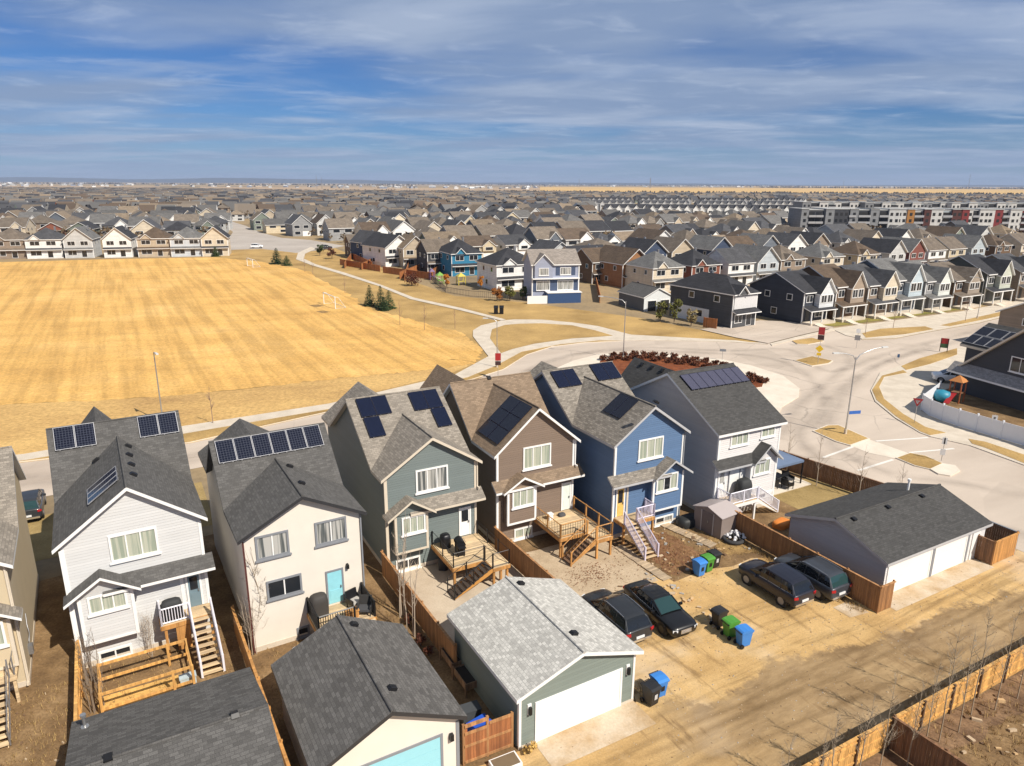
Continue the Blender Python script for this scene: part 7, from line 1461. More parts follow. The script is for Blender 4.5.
near('hip', 628, 266, 29, BEIGE, rGR, 'beige house with broad grey hip roof left of the rust red house', (1.1, 1.0, .85))
# detached grey garage with white side
g_ = Garage('charcoal garage with grey gable roof and white end wall beside the bushes', gp(643, 312), R(24), 7.4, 10, 2.9, 4.7, 'A', R_CHAR, siding('siding_dark_garage', (.09, .095, .10)), WHITE)
b = MB(); b.poly([(.3, .27, 0), (7.1, .27, 0), (7.1, .27, 2.9), (3.7, .27, 4.5), (.3, .27, 2.9)]); b.build('front_cladding', plain('garage_front_white', (.66, .68, .68), .7), g_.t); g_.gdoor(1.2, 3.2, 2.1, GL_DARK, WHITE, .25); g_.gdoor(4.4, 6.4, 2.1, GL_DARK, WHITE, .25)
# row facing the field, left
LR = [(-8, 'hip', TAUPE, rTP, 'taupe house with low brown roof at the far left'), (28, 'hip', WHT, rCH, 'white house with blue grey hip roof'), (66, 'gable', LGREY, rGR, 'grey gable end house with grey roof'), (105, 'gable', WHT, rDK, 'white house with black cross gable roof'), (139, 'hip', BEIGE, rBR, 'beige house with brown hip roof'), (172, 'hip', (.52, .55, .58), rGR, 'pale blue grey house with grey hip roof'), (203, 'gable', CREAM, rDK, 'cream house with navy gable at the end of the row')]
for i, (u, kd, wl, rf_, lb) in enumerate(LR):
    p = gp(u, 259.3 - u * .014); 
    place(kd, p, R(17), wl, rf_, lb + ', facing the dry field', 'houses facing the dry field', (.98, .95, 1.06))
# orange fences and playthings behind the path
OF = wood('orange_fence_wood', (.42, .16, .05))
for i, (p, q, lb) in enumerate((((340, 265), (380, 272), 'orange red fence along the path, left of three'), ((383, 273), (432, 280), 'orange red fence along the path, middle of three'), ((352, 258.5), (372, 268), 'orange red fence running back between two gardens'), ((400, 279), (420, 270.5), 'orange red fence panel beside the beige gabled house'), ((345, 268.5), (352, 258.5), 'orange red fence at the bend of the far path, below the brown house'), ((405, 281), (409, 268), 'orange red fence between the beige and the dark beige gardens'), ((428, 279), (441, 271), 'orange red fence beside the azure house'), ((362, 270), (376, 262), 'orange red fence below the navy blue house'), ((600, 303), (596, 285), 'dark orange fence beside the navy and lilac house'), ((703, 327.5), (716, 329.5), 'short brown fence panel against the charcoal corner house'))):
    fence(lb, gp(*p), gp(*q), 1.9, OF, OF, 3)
IRON = plain('iron_fence', (.06, .05, .045), .5)
def railfence(label, px, h):
    P = [gp(*p) for p in px]; o0 = P[0]; t = thing('fence', label, 'fence', (*o0, .05)); b = MB(); q = MB()
    for (a, c) in zip(P, P[1:]):
        a = (a[0] - o0[0], a[1] - o0[1]); c = (c[0] - o0[0], c[1] - o0[1]); d = math.hypot(c[0] - a[0], c[1] - a[1])
        for zz in (.2, h - .15): b.tube([(a[0], a[1], zz), (c[0], c[1], zz)], .04, 4)
        for i in range(int(d / .5)): f = i / int(d / .5); q.box(a[0] + (c[0] - a[0]) * f - .025, a[1] + (c[1] - a[1]) * f - .025, .0, a[0] + (c[0] - a[0]) * f + .025, a[1] + (c[1] - a[1]) * f + .025, h)
    b.build('rail', IRON, t); q.build('pickets', IRON, t)
railfence('dark iron picket fence along the path below the play yard', [(432, 281), (446, 293), (470, 297), (531, 301)], 1.5)
for (u, v, c, s_, lb, nm) in ((440, 284, (.16, .34, .05), .8, 'lime green play tower in the yard by the iron fence', 'play_tower'), (461, 285, (.55, .45, .08), .9, 'yellow play tower with white slide in the yard by the iron fence', 'play_tower'), (432, 280, (.13, .07, .17), .6, 'small purple playhouse in the yard by the iron fence', 'playhouse')):
    t = thing(nm, lb, 'play set', (*gp(u, v), .05), .4); mt = plain('play_%d' % u, c, .5)
    for sx in (-1, 1):
        for sy in (-1, 1): b = MB(); b.box(sx * s_ - .08, sy * s_ - .08, 0, sx * s_ + .08, sy * s_ + .08, 2.2); b.build('post', mt, t)
    b = MB(); b.add([(-s_ * 1.2, -s_ * 1.2, 2.2), (s_ * 1.2, -s_ * 1.2, 2.2), (s_ * 1.2, s_ * 1.2, 2.2), (-s_ * 1.2, s_ * 1.2, 2.2), (0, 0, 3.1)], [(0, 1, 4), (1, 2, 4), (2, 3, 4), (3, 0, 4), (3, 2, 1, 0)]); b.build('roof', mt, t); b = MB(); b.box(-s_, -s_, .9, s_, s_, 1.0); b.build('platform', mt, t)
    b = MB(); b.extr([(s_, -.3, 1.0), (s_ + 1.8, -.3, .1), (s_ + 1.8, -.3, 0), (s_, -.3, .9)], (0, .6, 0)); b.build('slide', WHITE, t)
# vehicles on the far street
car('white pickup sized SUV parked side on at the far street beyond the field', (*gp(257, 248.3), .05), R(-75), 'suv', paint('white_paint2', (.78, .78, .78)), RIM, None, False, 'cars on the far street')
car('dark car parked in front of the houses at the end of the far street', (*gp(326, 249.5), .05), R(-60), 'suv', paint('dark_paint2', (.02, .02, .025)), RIM, None, False, 'cars on the far street')
# ------------------------------------------------------------------ far houses: the largest 240 are things, the rest one mass
def far_kind(kind, W, D, he, hr):
    k = MB(); b = MB(); ov = .45
    if kind == 'hip':
        m_ = min(W, D) / 2 + ov; x0, x1, y0, y1 = -W / 2 - ov, W / 2 + ov, -D / 2 - ov, D / 2 + ov
        A, B_, C, D_ = (x0, y0, he), (x1, y0, he), (x1, y1, he), (x0, y1, he); r0, r1 = (x0 + m_, 0, hr), (x1 - m_, 0, hr)
        if W <= D: r0, r1 = (0, y0 + m_, hr), (0, y1 - m_, hr); F_ = [(A, B_, r0), (B_, C, r1, r0), (C, D_, r1), (D_, A, r0, r1)]
        else: F_ = [(A, B_, r1, r0), (B_, C, r1), (C, D_, r0, r1), (D_, A, r0)]
        for f in F_: b.poly(list(f))
        b.poly([D_, C, B_, A], 1)
    elif kind == 'gy':
        for q in ([(-W / 2 - ov, -D / 2 - ov, he), (0, -D / 2 - ov, hr), (0, D / 2 + ov, hr), (-W / 2 - ov, D / 2 + ov, he)], [(0, -D / 2 - ov, hr), (W / 2 + ov, -D / 2 - ov, he), (W / 2 + ov, D / 2 + ov, he), (0, D / 2 + ov, hr)]): b.plane_slab(q, .25)
        for s_ in (-1, 1): k.poly([(-W / 2, s_ * D / 2, he), (W / 2, s_ * D / 2, he), (0, s_ * D / 2, hr - .25)][::1 if s_ < 0 else -1])
    else:
        for q in ([(-W / 2 - ov, -D / 2 - ov, he), (W / 2 + ov, -D / 2 - ov, he), (W / 2 + ov, 0, hr), (-W / 2 - ov, 0, hr)], [(-W / 2 - ov, 0, hr), (W / 2 + ov, 0, hr), (W / 2 + ov, D / 2 + ov, he), (-W / 2 - ov, D / 2 + ov, he)]): b.plane_slab(q, .25)
        for s_ in (-1, 1): k.poly([(s_ * W / 2, -D / 2, he), (s_ * W / 2, 0, hr - .25), (s_ * W / 2, D / 2, he)][::-1 if s_ > 0 else 1])
    if kind != 'gy':   # a cross gable towards the street
        gx = W * .2; gw = W * .26; gz = he + gw * .95; yb_ = -D / 2 + 3.2
        b.plane_slab([(gx - gw, -D / 2 - .9, he - .1), (gx, -D / 2 - .9, gz), (gx, yb_, gz), (gx - gw, -D / 2 + .6, he - .1)], .22); b.plane_slab([(gx, -D / 2 - .9, gz), (gx + gw, -D / 2 - .9, he - .1), (gx + gw, -D / 2 + .6, he - .1), (gx, yb_, gz)], .22)
        k.extr([(gx - gw * .85, -D / 2 - .6, he - 2.4), (gx + gw * .85, -D / 2 - .6, he - 2.4), (gx + gw * .85, -D / 2 - .6, he), (gx, -D / 2 - .6, gz - .2), (gx - gw * .85, -D / 2 - .6, he)], (0, .6, 0), 3)
    k.box(-W / 2, -D / 2, 0, W / 2, D / 2, he - .01)
    yf = -D / 2
    for s_ in (-1, 1):
        for (x0, x1, z0, z1) in ((-W * .4, -W * .12, he - 1.9, he - .6), (W * .08, W * .34, he - 1.9, he - .6), (-W * .38, -W * .1, .8, 2.3)):
            y = s_ * (D / 2 + .03) - (.62 if s_ < 0 and x0 > 0 and kind != 'gy' else 0)
            f = .12; q = [(x0 - f, y, z0 - f), (x1 + f, y, z0 - f), (x1 + f, y, z1 + f), (x0 - f, y, z1 + f)]; k.poly(q if s_ < 0 else q[::-1], 2)
            y += s_ * .03; q = [(x0, y, z0), (x1, y, z0), (x1, y, z1), (x0, y, z1)]; k.poly(q if s_ < 0 else q[::-1], 1)
    q = [(W * .02, yf - .03, 0), (W * .42, yf - .03, 0), (W * .42, yf - .03, 2.3), (W * .02, yf - .03, 2.3)]; k.poly(q, 2)
    for s_ in (-1, 1):
        for y0 in (-D * .25, D * .1):
            x = s_ * (W / 2 + .03); q = [(x, y0, he - 1.8), (x, y0 + 1.1, he - 1.8), (x, y0 + 1.1, he - .6), (x, y0, he - .6)]; k.poly(q if s_ > 0 else q[::-1], 1)
    return k, b
FK = [('hip', 11, 13, 5.7, 9.4), ('gx', 10.5, 12.5, 5.7, 9.8), ('gy', 9.6, 13.5, 5.7, 9.9), ('hip', 10, 13.5, 5.6, 9.0), ('gx', 11.5, 12, 5.5, 9.4)]
FAR = [far_kind(*f) for f in FK]; FMESH = [None] * len(FK)
WALLS = [('cream', CREAM, 5), ('beige', BEIGE, 6), ('white', WHT, 9), ('pale grey', LGREY, 6), ('grey', GREY_, 3), ('slate blue', SLATE, 2), ('brown', BRN, 2), ('taupe', TAUPE, 5), ('rust', (.22, .08, .05), .6), ('sage', SAGE, 1.5), ('sand', (.52, .44, .31), 2)]
ROOFS = [('dark', rDK, 4), ('charcoal', rCH, 5), ('grey', (.125, .12, .115), 6), ('taupe', (.165, .135, .106), 7), ('brown', (.11, .08, .058), 4), ('tan', (.22, .17, .12), 3)]
def pick(l, r):
    k = r.uniform(0, sum(x[2] for x in l))
    for x in l:
        k -= x[2]
        if k <= 0: return x
    return l[-1]
def inpoly(p, P):
    c = False; j = len(P) - 1
    for i in range(len(P)):
        if (P[i][1] > p[1]) != (P[j][1] > p[1]) and p[0] < (P[j][0] - P[i][0]) * (p[1] - P[i][1]) / (P[j][1] - P[i][1]) + P[i][0]: c = not c
        j = i
    return c
STREET = wp([(200, 256), (225, 252), (262, 251), (296, 255), (335, 251), (350, 245), (310, 239), (282, 236.5), (262, 231), (246, 224), (233, 219), (222, 215), (213, 215.5), (219, 223), (229, 231), (222, 239), (205, 246)])
def limit(u):          # lowest photo row (nearest ground) at which a generated house may stand
    pts = [(-200, 243), (0, 243), (205, 243), (215, 238), (300, 238), (345, 242), (380, 250), (430, 257), (480, 262), (545, 259), (560, 254), (640, 252), (660, 0), (2000, 0)]
    for (a, b_), (c, d) in zip(pts, pts[1:]):
        if a <= u <= c: return b_ + (d - b_) * (u - a) / (c - a)
    return 0
o3y = o3
rf = random.Random(99); cand = []
def ok(x, y):
    if y < 60: return False
    u, v = toimg((x, y, 0))
    if u < -60 or u > 1090: return False
    hz_ = 183 + (u - 512) * .0052
    far = 10.2 if u < 180 else (10.2 + (u - 180) / 120 * 2.0 if u < 300 else (12.2 if u < 600 else 13.2))
    if v < hz_ + far: return False
    if u > 640:
        # right of the middle: only beyond the third row, and short of the flats
        d = (x - PR[0]) * n29[0] + (y - PR[1]) * n29[1]
        if d < o3 + 20: return False
        if u < 812 and 202.8 < v < 222: return False
        if u > 780 and 213.5 < v < 241: return False
    elif v > limit(u): return False
    elif 588 < u and 202.8 < v < 222: return False
    if inpoly((x, y), STREET): return False
    for q in USED_POS:
        if abs(q[0] - x) < 13 and abs(q[1] - y) < 13 and math.hypot(q[0] - x, q[1] - y) < 11.5: return False
    return True
def grid(rot, org, s0, s1, d0, d1, cond, tagname, bend=0.0):
    ca, sa = math.cos(R(rot)), math.sin(R(rot)); d = d0; row = 0
    while d < d1:
        s_ = s0 + rf.uniform(0, 6)
        while s_ < s1:
            dd = d + bend * (s_ * s_) / 1000 + 6 * math.sin(s_ / 90 + row); x = org[0] + s_ * ca - dd * sa; y = org[1] + s_ * sa + dd * ca
            if cond(x, y) and ok(x, y): cand.append((x + rf.uniform(-.6, .6), y + rf.uniform(-1.2, 1.2), R(rot) + (0 if row % 2 == 0 else math.pi) + rf.uniform(-.05, .05), tagname, row))
            s_ += rf.uniform(12.0, 13.6) if rf.random() > .05 else 22
        d += 27 if row % 2 == 0 else 33
        row += 1
grid(17, (-150, 262), -1500, 900, 10, 2600, lambda x, y: toimg((x, y, 0))[0] < 258 - (y - 300) * .03, 'west')
grid(29, PR, -1600, 1900, 24, 2500, lambda x, y: toimg((x, y, 0))[0] >= 258 - (y - 300) * .03, 'middle')
cand.sort(key=lambda c: c[0] ** 2 + c[1] ** 2)
NTH = 240 - 0
inview = [c for c in cand if -15 < toimg((c[0], c[1], 4))[0] < 1039]
first = inview[:NTH]; fs_ = set(id(c) for c in first); rest = [c for c in cand if id(c) not in fs_]
rows = {}
for c in first: rows.setdefault((c[3], c[4]), []).append(c)
def ordw(n):
    if n <= 20: return ordn[n - 1]
    return {21: 'twenty-first', 22: 'twenty-second', 23: 'twenty-third', 24: 'twenty-fourth', 25: 'twenty-fifth', 26: 'twenty-sixth', 27: 'twenty-seventh', 28: 'twenty-eighth', 29: 'twenty-ninth', 30: 'thirtieth', 31: 'thirty-first', 32: 'thirty-second', 33: 'thirty-third', 34: 'thirty-fourth', 35: 'thirty-fifth', 36: 'thirty-sixth', 37: 'thirty-seventh', 38: 'thirty-eighth', 39: 'thirty-ninth', 40: 'fortieth'}.get(n, 'far right')
PNAME = {'west': 'beyond the field', 'middle': 'beyond the play yard'}
rank = {}
for key in sorted(rows, key=lambda k: (k[0], k[1])): rank.setdefault(key[0], []).append(key)
FWALL = VW; FROOF = VR
def nudge(c): k = rf.uniform(.82, 1.18); return tuple(min(.85, x * k) for x in c)
for reg, keys in rank.items():
    for ri, key in enumerate(keys):
        L_ = sorted(rows[key], key=lambda c: toimg((c[0], c[1], 4))[0])
        for ci, c in enumerate(L_):
            ki = rf.randrange(len(FK)); wl, rfc = pick(WALLS, rf), pick(ROOFS, rf)
            if FMESH[ki] is None: FMESH[ki] = (FAR[ki][0].mesh('house', [FWALL, PANE, WHITE, WHITE if ki % 2 == 0 else FWALL]), FAR[ki][1].mesh('roof', [FROOF, WHITE]))
            o = bpy.data.objects.new('house', FMESH[ki][0]); COL.objects.link(o); r_o = bpy.data.objects.new('roof', FMESH[ki][1]); COL.objects.link(r_o); r_o.parent = o
            o.location = (c[0], c[1], 0); o.rotation_euler = (0, 0, c[2]); o.color = (*nudge(wl[1]), 1); r_o.color = (*nudge(rfc[1]), 1); s_ = rf.uniform(.92, 1.08); o.scale = (s_, s_, rf.choice([.75, .95, 1, 1]))
            tag(o, '%s %s-roofed house, %s from left in %s row %s' % (wl[0], rfc[0], ordw(ci + 1), ordn[ri] if ri < 20 else 'last', PNAME[reg]), 'house', 'houses in rows %s' % PNAME[reg])
# the remaining, tiny houses as one mass
tb = {'v': [], 'f': [], 'c': []}
LOW = []
def lowhouse(x, y, rot, W, D, he, hr, wall, roof, hip):
    ca, sa = math.cos(rot), math.sin(rot); b0 = len(tb['v'])
    P = [(-W / 2, -D / 2, 0), (W / 2, -D / 2, 0), (W / 2, D / 2, 0), (-W / 2, D / 2, 0), (-W / 2, -D / 2, he), (W / 2, -D / 2, he), (W / 2, D / 2, he), (-W / 2, D / 2, he)]
    o_ = .5; E_ = [(-W / 2 - o_, -D / 2 - o_, he), (W / 2 + o_, -D / 2 - o_, he), (W / 2 + o_, D / 2 + o_, he), (-W / 2 - o_, D / 2 + o_, he)]; k_ = D / 2 if hip else -o_
    P += E_ + [(-W / 2 + k_ * .9, 0, hr), (W / 2 - k_ * .9, 0, hr)]
    f_ = [((0, 1, 5, 4), 'w'), ((1, 2, 6, 5), 'w'), ((2, 3, 7, 6), 'w'), ((3, 0, 4, 7), 'w'), ((8, 9, 13, 12), 'r'), ((9, 10, 13), 'r' if hip else 'w'), ((10, 11, 12, 13), 'r'), ((11, 8, 12), 'r' if hip else 'w')]
    n0 = len(P)
    for s_ in (-1, 1):
        for x0 in (-W * .38, W * .1):
            y_ = s_ * (D / 2 + .05); P += [(x0, y_, he - 2.0), (x0 + W * .28, y_, he - 2.0), (x0 + W * .28, y_, he - .6), (x0, y_, he - .6)]; q = (n0, n0 + 1, n0 + 2, n0 + 3); f_.append((q if s_ < 0 else q[::-1], 'g')); n0 += 4
    for p in P: tb['v'].append((x + p[0] * ca - p[1] * sa, y + p[0] * sa + p[1] * ca, p[2]))
    for q, c in f_: tb['f'].append([b0 + i for i in q]); tb['c'].append(wall if c == 'w' else roof if c == 'r' else (.03, .032, .036))
for c in rest:
    k = FK[rf.randrange(len(FK))]; lowhouse(c[0], c[1], c[2], k[1] * rf.uniform(.9, 1.1), k[2], k[3] * rf.choice([.6, 1, 1]), k[4] - (2 if False else 0), nudge(pick(WALLS, rf)[1]), nudge(pick(ROOFS, rf)[1]), k[0] == 'hip')
# scattered pale sheds and farm buildings out on the plain
for i in range(300):
    u = rf.uniform(-40, 1060); hz_ = 183 + (u - 512) * .0052; v = hz_ + (rf.uniform(2.2, 6.5) if u < 540 else rf.uniform(1.2, 3.4)); p = gp(u, v); lowhouse(p[0], p[1], rf.uniform(0, 3.1), rf.uniform(12, 34), rf.uniform(10, 18), rf.uniform(4, 8), rf.uniform(8, 11), rf.choice([WHT, LGREY, LGREY, (.3, .33, .4), BEIGE, GREY_]), rf.choice([rGR, LGREY, rTP, WHT]), False)
me = bpy.data.meshes.new('distant_houses'); me.from_pydata(tb['v'], [], tb['f'])
ca_ = me.color_attributes.new('tint', 'FLOAT_COLOR', 'CORNER'); dat = []
for f_, c in zip(tb['f'], tb['c']): dat += [*c, 1.0] * len(f_)
ca_.data.foreach_set('color', dat)
t_ = NT('distant_house_paint'); t_.set(.85, spec=.2); at_ = t_.n('ShaderNodeAttribute', attribute_name='tint'); t_.col(at_.outputs['Color']); me.materials.append(t_.m)
o = bpy.data.objects.new('distant_houses', me); COL.objects.link(o); tag(o, 'mass of tiny distant houses spreading to the horizon', 'distant houses', kind='stuff')
# ------------------------------------------------------------------ terraces and flats at the right
def terrace(label, u, v, n, wall, roof, rot=29, gl=(.72, .72, .70)):
    p = gp(u, v); t = thing('terrace', label, 'terrace', (*p, 0), R(rot), 'dark roofed terraces'); U = 6.6; D = 11; he, hr = 7.2, 10.2; L_ = U * n
    k = MB(); k.box(0, 0, 0, L_, D, he); k.poly([(0, D, he), (0, 0, he), (0, D / 2, hr - .1)]); k.poly([(L_, 0, he), (L_, D, he), (L_, D / 2, hr - .1)]); k = k.build('wall', VW, t); k.color = (*wall, 1)
    b = MB(); b.plane_slab([(-.4, -.4, he), (L_ + .4, -.4, he), (L_ + .4, D / 2, hr), (-.4, D / 2, hr)], .2); b.plane_slab([(-.4, D / 2, hr), (L_ + .4, D / 2, hr), (L_ + .4, D + .4, he), (-.4, D + .4, he)], .2); b = b.build('roof', [VR, WHITE], t); b.color = (*roof, 1)
    for i in range(n):
        x = U * i + .6; q = MB(); q.extr([(x, -1.0, 0), (x + 4.4, -1.0, 0), (x + 4.4, -1.0, he - .6), (x + 2.2, -1.0, he + 2.1), (x, -1.0, he - .6)], (0, 1.0, 0)); q = q.build('gable_front', VW, t); q.color = (*gl, 1)
        q = MB(); q.plane_slab([(x - .3, -1.3, he - .8), (x + 2.2, -1.3, he + 2.35), (x + 2.2, 3.2, he + 2.35), (x - .3, .2, he - .8)], .2); q.plane_slab([(x + 2.2, -1.3, he + 2.35), (x + 4.7, -1.3, he - .8), (x + 4.7, .2, he - .8), (x + 2.2, 3.2, he + 2.35)], .2); q = q.build('gable_roof', [VR, WHITE], t); q.color = (*roof, 1)
        for zz in (1.0, 4.2): win(x + 1.0, x + 3.4, zz, zz + 1.6, -1.0, t)
    return t
ter = [(606, 218, 5), (648, 218.5, 6), (697, 218.5, 7), (756, 219, 5)]
for i, (u, v, n) in enumerate(ter): terrace('terrace of narrow white gables under one dark roof, %s of four in the front line' % ['leftmost', 'second', 'third', 'rightmost'][i], u, v, n, (.30, .31, .33), rDK, 4)
for i, (u, v, n) in enumerate([(592, 211.5, 6), (640, 211.5, 7), (697, 212, 7), (752, 212, 6)]): terrace('terrace with long dark roof and pale gables, %s of four in the rear line' % ['leftmost', 'second', 'third', 'rightmost'][i], u, v, n, (.22, .23, .25), rCH, 4, (.5, .5, .5))
for i, (u, v, n) in enumerate([(585, 206.5, 8), (640, 206.5, 9), (702, 207, 9), (764, 207, 7)]): terrace('faint dark roofed terrace beyond the others, %s of four' % ['leftmost', 'second', 'third', 'rightmost'][i], u, v, n, (.22, .23, .25), rDK, 4, (.42, .42, .43))
def flats(label, u, v, bays, rot, storeys=4, D=18, hs=3.1):
    """bays: list of (width, colour, depth step); four storeys with windows, flat roof and parapet"""
    p = gp(u, v); t = thing('apartment_block', label, 'apartments', (*p, 0), R(rot), 'four storey flats'); x = 0; hh = storeys * hs
    for (w_, c, st) in bays:
        b = MB(); b.box(x, -st, 0, x + w_, D, hh + (.9 if st > .5 else .4)); o = b.build('bay', VW, t); o.color = (*c, 1)
        q = MB(); q.box(x - .15, -st - .25, hh + (.9 if st > .5 else .4), x + w_ + .15, D + .2, hh + (1.25 if st > .5 else .75)); q.build('parapet', plain('pale_parapet', (.42, .42, .41), .7), o)
        for s_ in range(storeys):
            z0 = .9 + s_ * hs
            if st > .5:
                n = max(1, int(w_ / 2.4))
                for i in range(n): xx = x + (i + .5) * w_ / n; q = MB(); q.box(xx - .7, -st - .05, z0, xx + .7, -st + .02, z0 + 1.5, 0); q.build('window', GL_DARK, o)
            else:
                q = MB(); q.box(x + .3, -st - .04, z0 - .5, x + w_ - .3, -st + .02, z0 + 1.7); q.build('window', GL_DARK, o)
                q = MB(); q.box(x + .05, -st - 1.5, z0 - .75, x + w_ - .05, -st - .05, z0 - .6); q.box(x + .05, -st - 1.5, z0 - .6, x + w_ - .05, -st - 1.44, z0 + .3); q.build('balcony', plain('balcony_grey', (.34, .34, .35), .6), o)
        x += w_
    return t
FG, FD, FW, FO, FM, FRD = (.22, .225, .235), (.05, .052, .06), (.55, .54, .52), (.36, .17, .05), (.09, .035, .03), (.20, .035, .035)
fl = [(798, 233, [(6, FG, 1), (6, FD, 0), (6, FD, 0)], 'dark grey apartment block with recessed balconies, leftmost of the front line'), (822, 234, [(7, FG, 1.2), (12, FD, 1), (6, FD, 0)], 'charcoal apartment block with grey corner tower, second of the front line'), (846, 234.5, [(7, FG, 1.2), (10, FD, 0), (7, FG, 1)], 'charcoal apartment block with paired grey towers, third of the front line'), (868, 235, [(6, FG, 1), (8, FD, 0), (9, LGREY, 1)], 'grey apartment block with dark balconies, left of the orange striped one'),
      (893, 237, [(8, FW, 1), (6, FO, 1.4), (8, FW, 0), (6, FM, 1.2)], 'white apartment block with one orange stripe and dark red end'), (926, 239, [(10, FW, 1.2), (8, (.45, .5, .52), 0), (8, FM, 1), (6, FRD, 1.2)], 'white apartment block with dark red and bright red panels'), (958, 240, [(8, FW, 1.2), (6, FD, 0), (8, FW, 1)], 'white and black apartment block with open balconies'), (981, 241, [(7, FW, 1.2), (7, FRD, 1), (6, FW, .0), (6, FW, 1.2)], 'white apartment block with tall red panel'), (1008, 242, [(7, FW, 1), (7, FRD, 0), (9, FW, 1.2)], 'white and red apartment block at the right edge')]
for u, v, by, lb in fl: flats(lb, u, 236.5, [(w_ * .62, c_, s_) for w_, c_, s_ in by], 3, 4, 14)
for i, (u, v) in enumerate([(800, 222), (830, 222), (862, 222.5), (892, 222.5), (920, 222.5), (948, 223), (976, 223), (1004, 223)]):
    flats('paler apartment block in the rear line, %s from the left' % ordn[i], u, v, [(6, FW if i % 2 else FG, 1), (6, FD, 0), (6, FW, 1.2), (5, (.4, .43, .44), 0)], 3, 4, 14)
# ------------------------------------------------------------------ the plain and the horizon
def hzv(u): return 183 + (u - 512) * .00524
def band(name, us, d0, d1, z, mat):
    sheet(name, [(u, hzv(u) + d0(u)) for u in us] + [(u, hzv(u) + d1(u)) for u in reversed(us)], z, mat)
M_TANF = ground_mat('tan_field', [(.3, (.34, .24, .15)), (.7, (.46, .33, .20))], .004, .05, .1)
US = [540 + i * 20 for i in range(32)]
band('stubble_field', US, lambda u: 3.6 + (u - 540) * .0004, lambda u: 10.0 + .9 * math.sin(u / 90), .5, M_STUBBLE)
band('stubble_field', [740 + i * 20 for i in range(22)], lambda u: 1.9, lambda u: 3.0, .9, M_STUBBLE)
band('stubble_field', [200 + i * 20 for i in range(18)], lambda u: 5.0 + .5 * math.sin(u / 30), lambda u: 9.4 + .8 * math.sin(u / 50), .5, M_TANF)
band('stubble_field', [-60 + i * 20 for i in range(12)], lambda u: 5.2, lambda u: 7.6, .45, M_TANF)
TREEM = plain('far_tree_brown', (.065, .05, .032), .9, var=.3, nscale=.05)
def belt(label, u0, u1, d, n, hgt, seed):
    r = random.Random(seed); b = MB()
    for i in range(n):
        u = r.uniform(u0, u1); p = gp(u, hzv(u) + d + r.uniform(-.12, .12)); h_ = hgt * r.uniform(.5, 1.2); w_ = h_ * r.uniform(.5, 1.1)
        b.lathe([(w_ * .2, 0), (w_ * .55, h_ * .25), (w_ * .5, h_ * .6), (w_ * .2, h_ * .92), (0, h_)], (p[0], p[1], 0), 5, 0, False)
    o = b.build('tree_belt', TREEM, kind='stuff', uv=False); tag(o, label, 'tree belt')
belt('dark belt of distant trees above the stubble field at the right', 760, 1040, 3.3, 420, 11, 1); belt('dark belt of distant trees between terraces and stubble field', 500, 1030, 9.3, 520, 6, 2)
belt('thin line of distant trees near the horizon at the left', -20, 420, 3.2, 420, 11, 3); belt('broken line of distant trees near the horizon in the middle', 380, 800, 2.2, 420, 12, 4); belt('brown trees scattered among the far houses at the left', -20, 560, 10.2, 500, 7, 5)
rt = random.Random(17); b = MB()
for i in range(2200):       # bare brown trees between the houses
    u = rt.uniform(-10, 1034); v = rt.uniform(196, 250); p = gp(u, v)
    if not (v < (limit(u) or 246) + 2): continue
    if any(math.hypot(q[0] - p[0], q[1] - p[1]) < 9 for q in USED_POS): continue
    if inpoly(p, STREET): continue
    h_ = rt.uniform(3.0, 6.0); w_ = h_ * rt.uniform(.25, .5)
    for k in range(14):
        c = Vector((p[0] + rt.gauss(0, w_ * .5), p[1] + rt.gauss(0, w_ * .5), h_ * rt.uniform(.45, 1.0))); e = Vector((rt.gauss(0, 1), rt.gauss(0, 1), rt.gauss(0, 1))).normalized() * h_ * .16; f_ = Vector((rt.gauss(0, 1), rt.gauss(0, 1), rt.gauss(0, 1))).normalized() * h_ * .16
        b.add([c - e, c + f_, c + e, c - f_], [(0, 1, 2, 3)])
    b.tube([(p[0], p[1], 0), (p[0], p[1], h_ * .7)], [.1, .04], 4, cap=False)
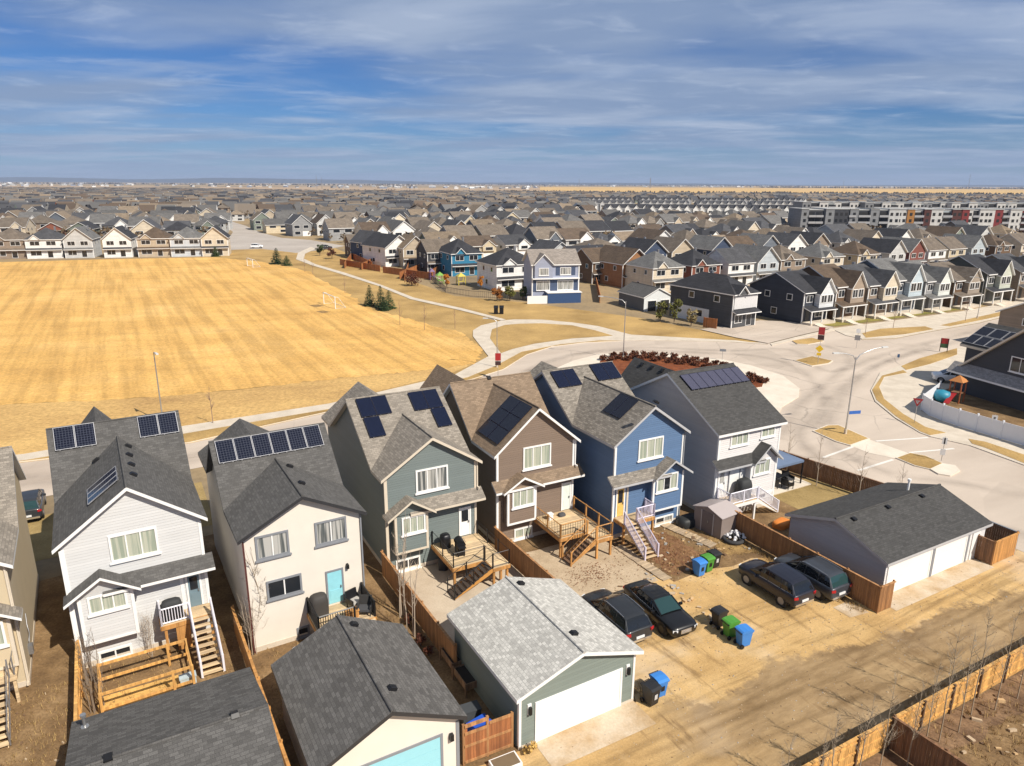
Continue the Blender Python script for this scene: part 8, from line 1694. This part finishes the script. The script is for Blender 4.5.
o = b.build('garden_trees', leafmat('bare_twig_mass', (.14, .10, .06)), kind='stuff', uv=False); tag(o, 'small bare brown trees scattered among the far houses', 'garden trees')
# low blue hills
b = MB(); N = 120; rh = random.Random(4); up = []; lo = []
for i in range(N + 1):
    u = -150 + 1330 * i / N; d = 14000; a_ = ray(u, hzv(u)); x, y = a_.x / a_.y * d, d; f = max(0, min(1, (640 - u) / 500)); hh = 26 + 78 * f * (.75 + .25 * math.sin(i * .31) * math.sin(i * .13 + 1)) + rh.uniform(-3, 3) + 10 * math.sin(i * .2)
    up.append((x, y, max(6, hh))); lo.append((x, y - 900, -.5))
b.add(lo + up, [(i, i + 1, N + 2 + i, N + 1 + i) for i in range(N)], 0, True); bk = [(p[0] * 1.1, p[1] + 1000, -.5) for p in up]; b.add(up + bk, [(i, i + 1, N + 2 + i, N + 1 + i) for i in range(N)], 0, True)
b.build('hills', plain('far_hill', (.035, .04, .04), .95, var=.3, nscale=.002), kind='structure', uv=False)
# masts
def mast(label, u, dv, dist_d, hgt, wd):
    p = gp(u, hzv(u) + dist_d); t = thing('radio_mast', label, 'mast', (*p, 0), .3); b = MB(); k = 14
    for sx in (-1, 1):
        for sy in (-1, 1): b.tube([(sx * wd, sy * wd, 0), (sx * wd * .2, sy * wd * .2, hgt)], wd * .22, 4)
    for i in range(k):
        f, g_ = i / k, (i + 1) / k; a_, c_ = wd * (1 - .8 * f), wd * (1 - .8 * g_); z0, z1 = hgt * f, hgt * g_
        b.tube([(-a_, -a_, z0), (c_, -c_, z1)], wd * .12, 3); b.tube([(a_, -a_, z0), (-c_, -c_, z1)], wd * .12, 3)
    b.build('lattice', STEEL, t)
    return t
mast('slim grey lattice mast on the horizon, left of the white one', 317, 0, 7.0, 50, 1.2); mast('short pale mast on the horizon left of centre', 322, 0, 7.0, 42, 1.0); mast('dark lattice tower on the horizon right of centre', 650, 0, 4.5, 58, 3.0); mast('thin tall mast on the horizon at the right', 968, 0, 4.0, 95, 1.8); mast('thin mast on the horizon above the flats', 843, 0, 4.0, 55, 1.4); mast('faint mast on the horizon in the middle', 579, 0, 4.0, 55, 1.6)
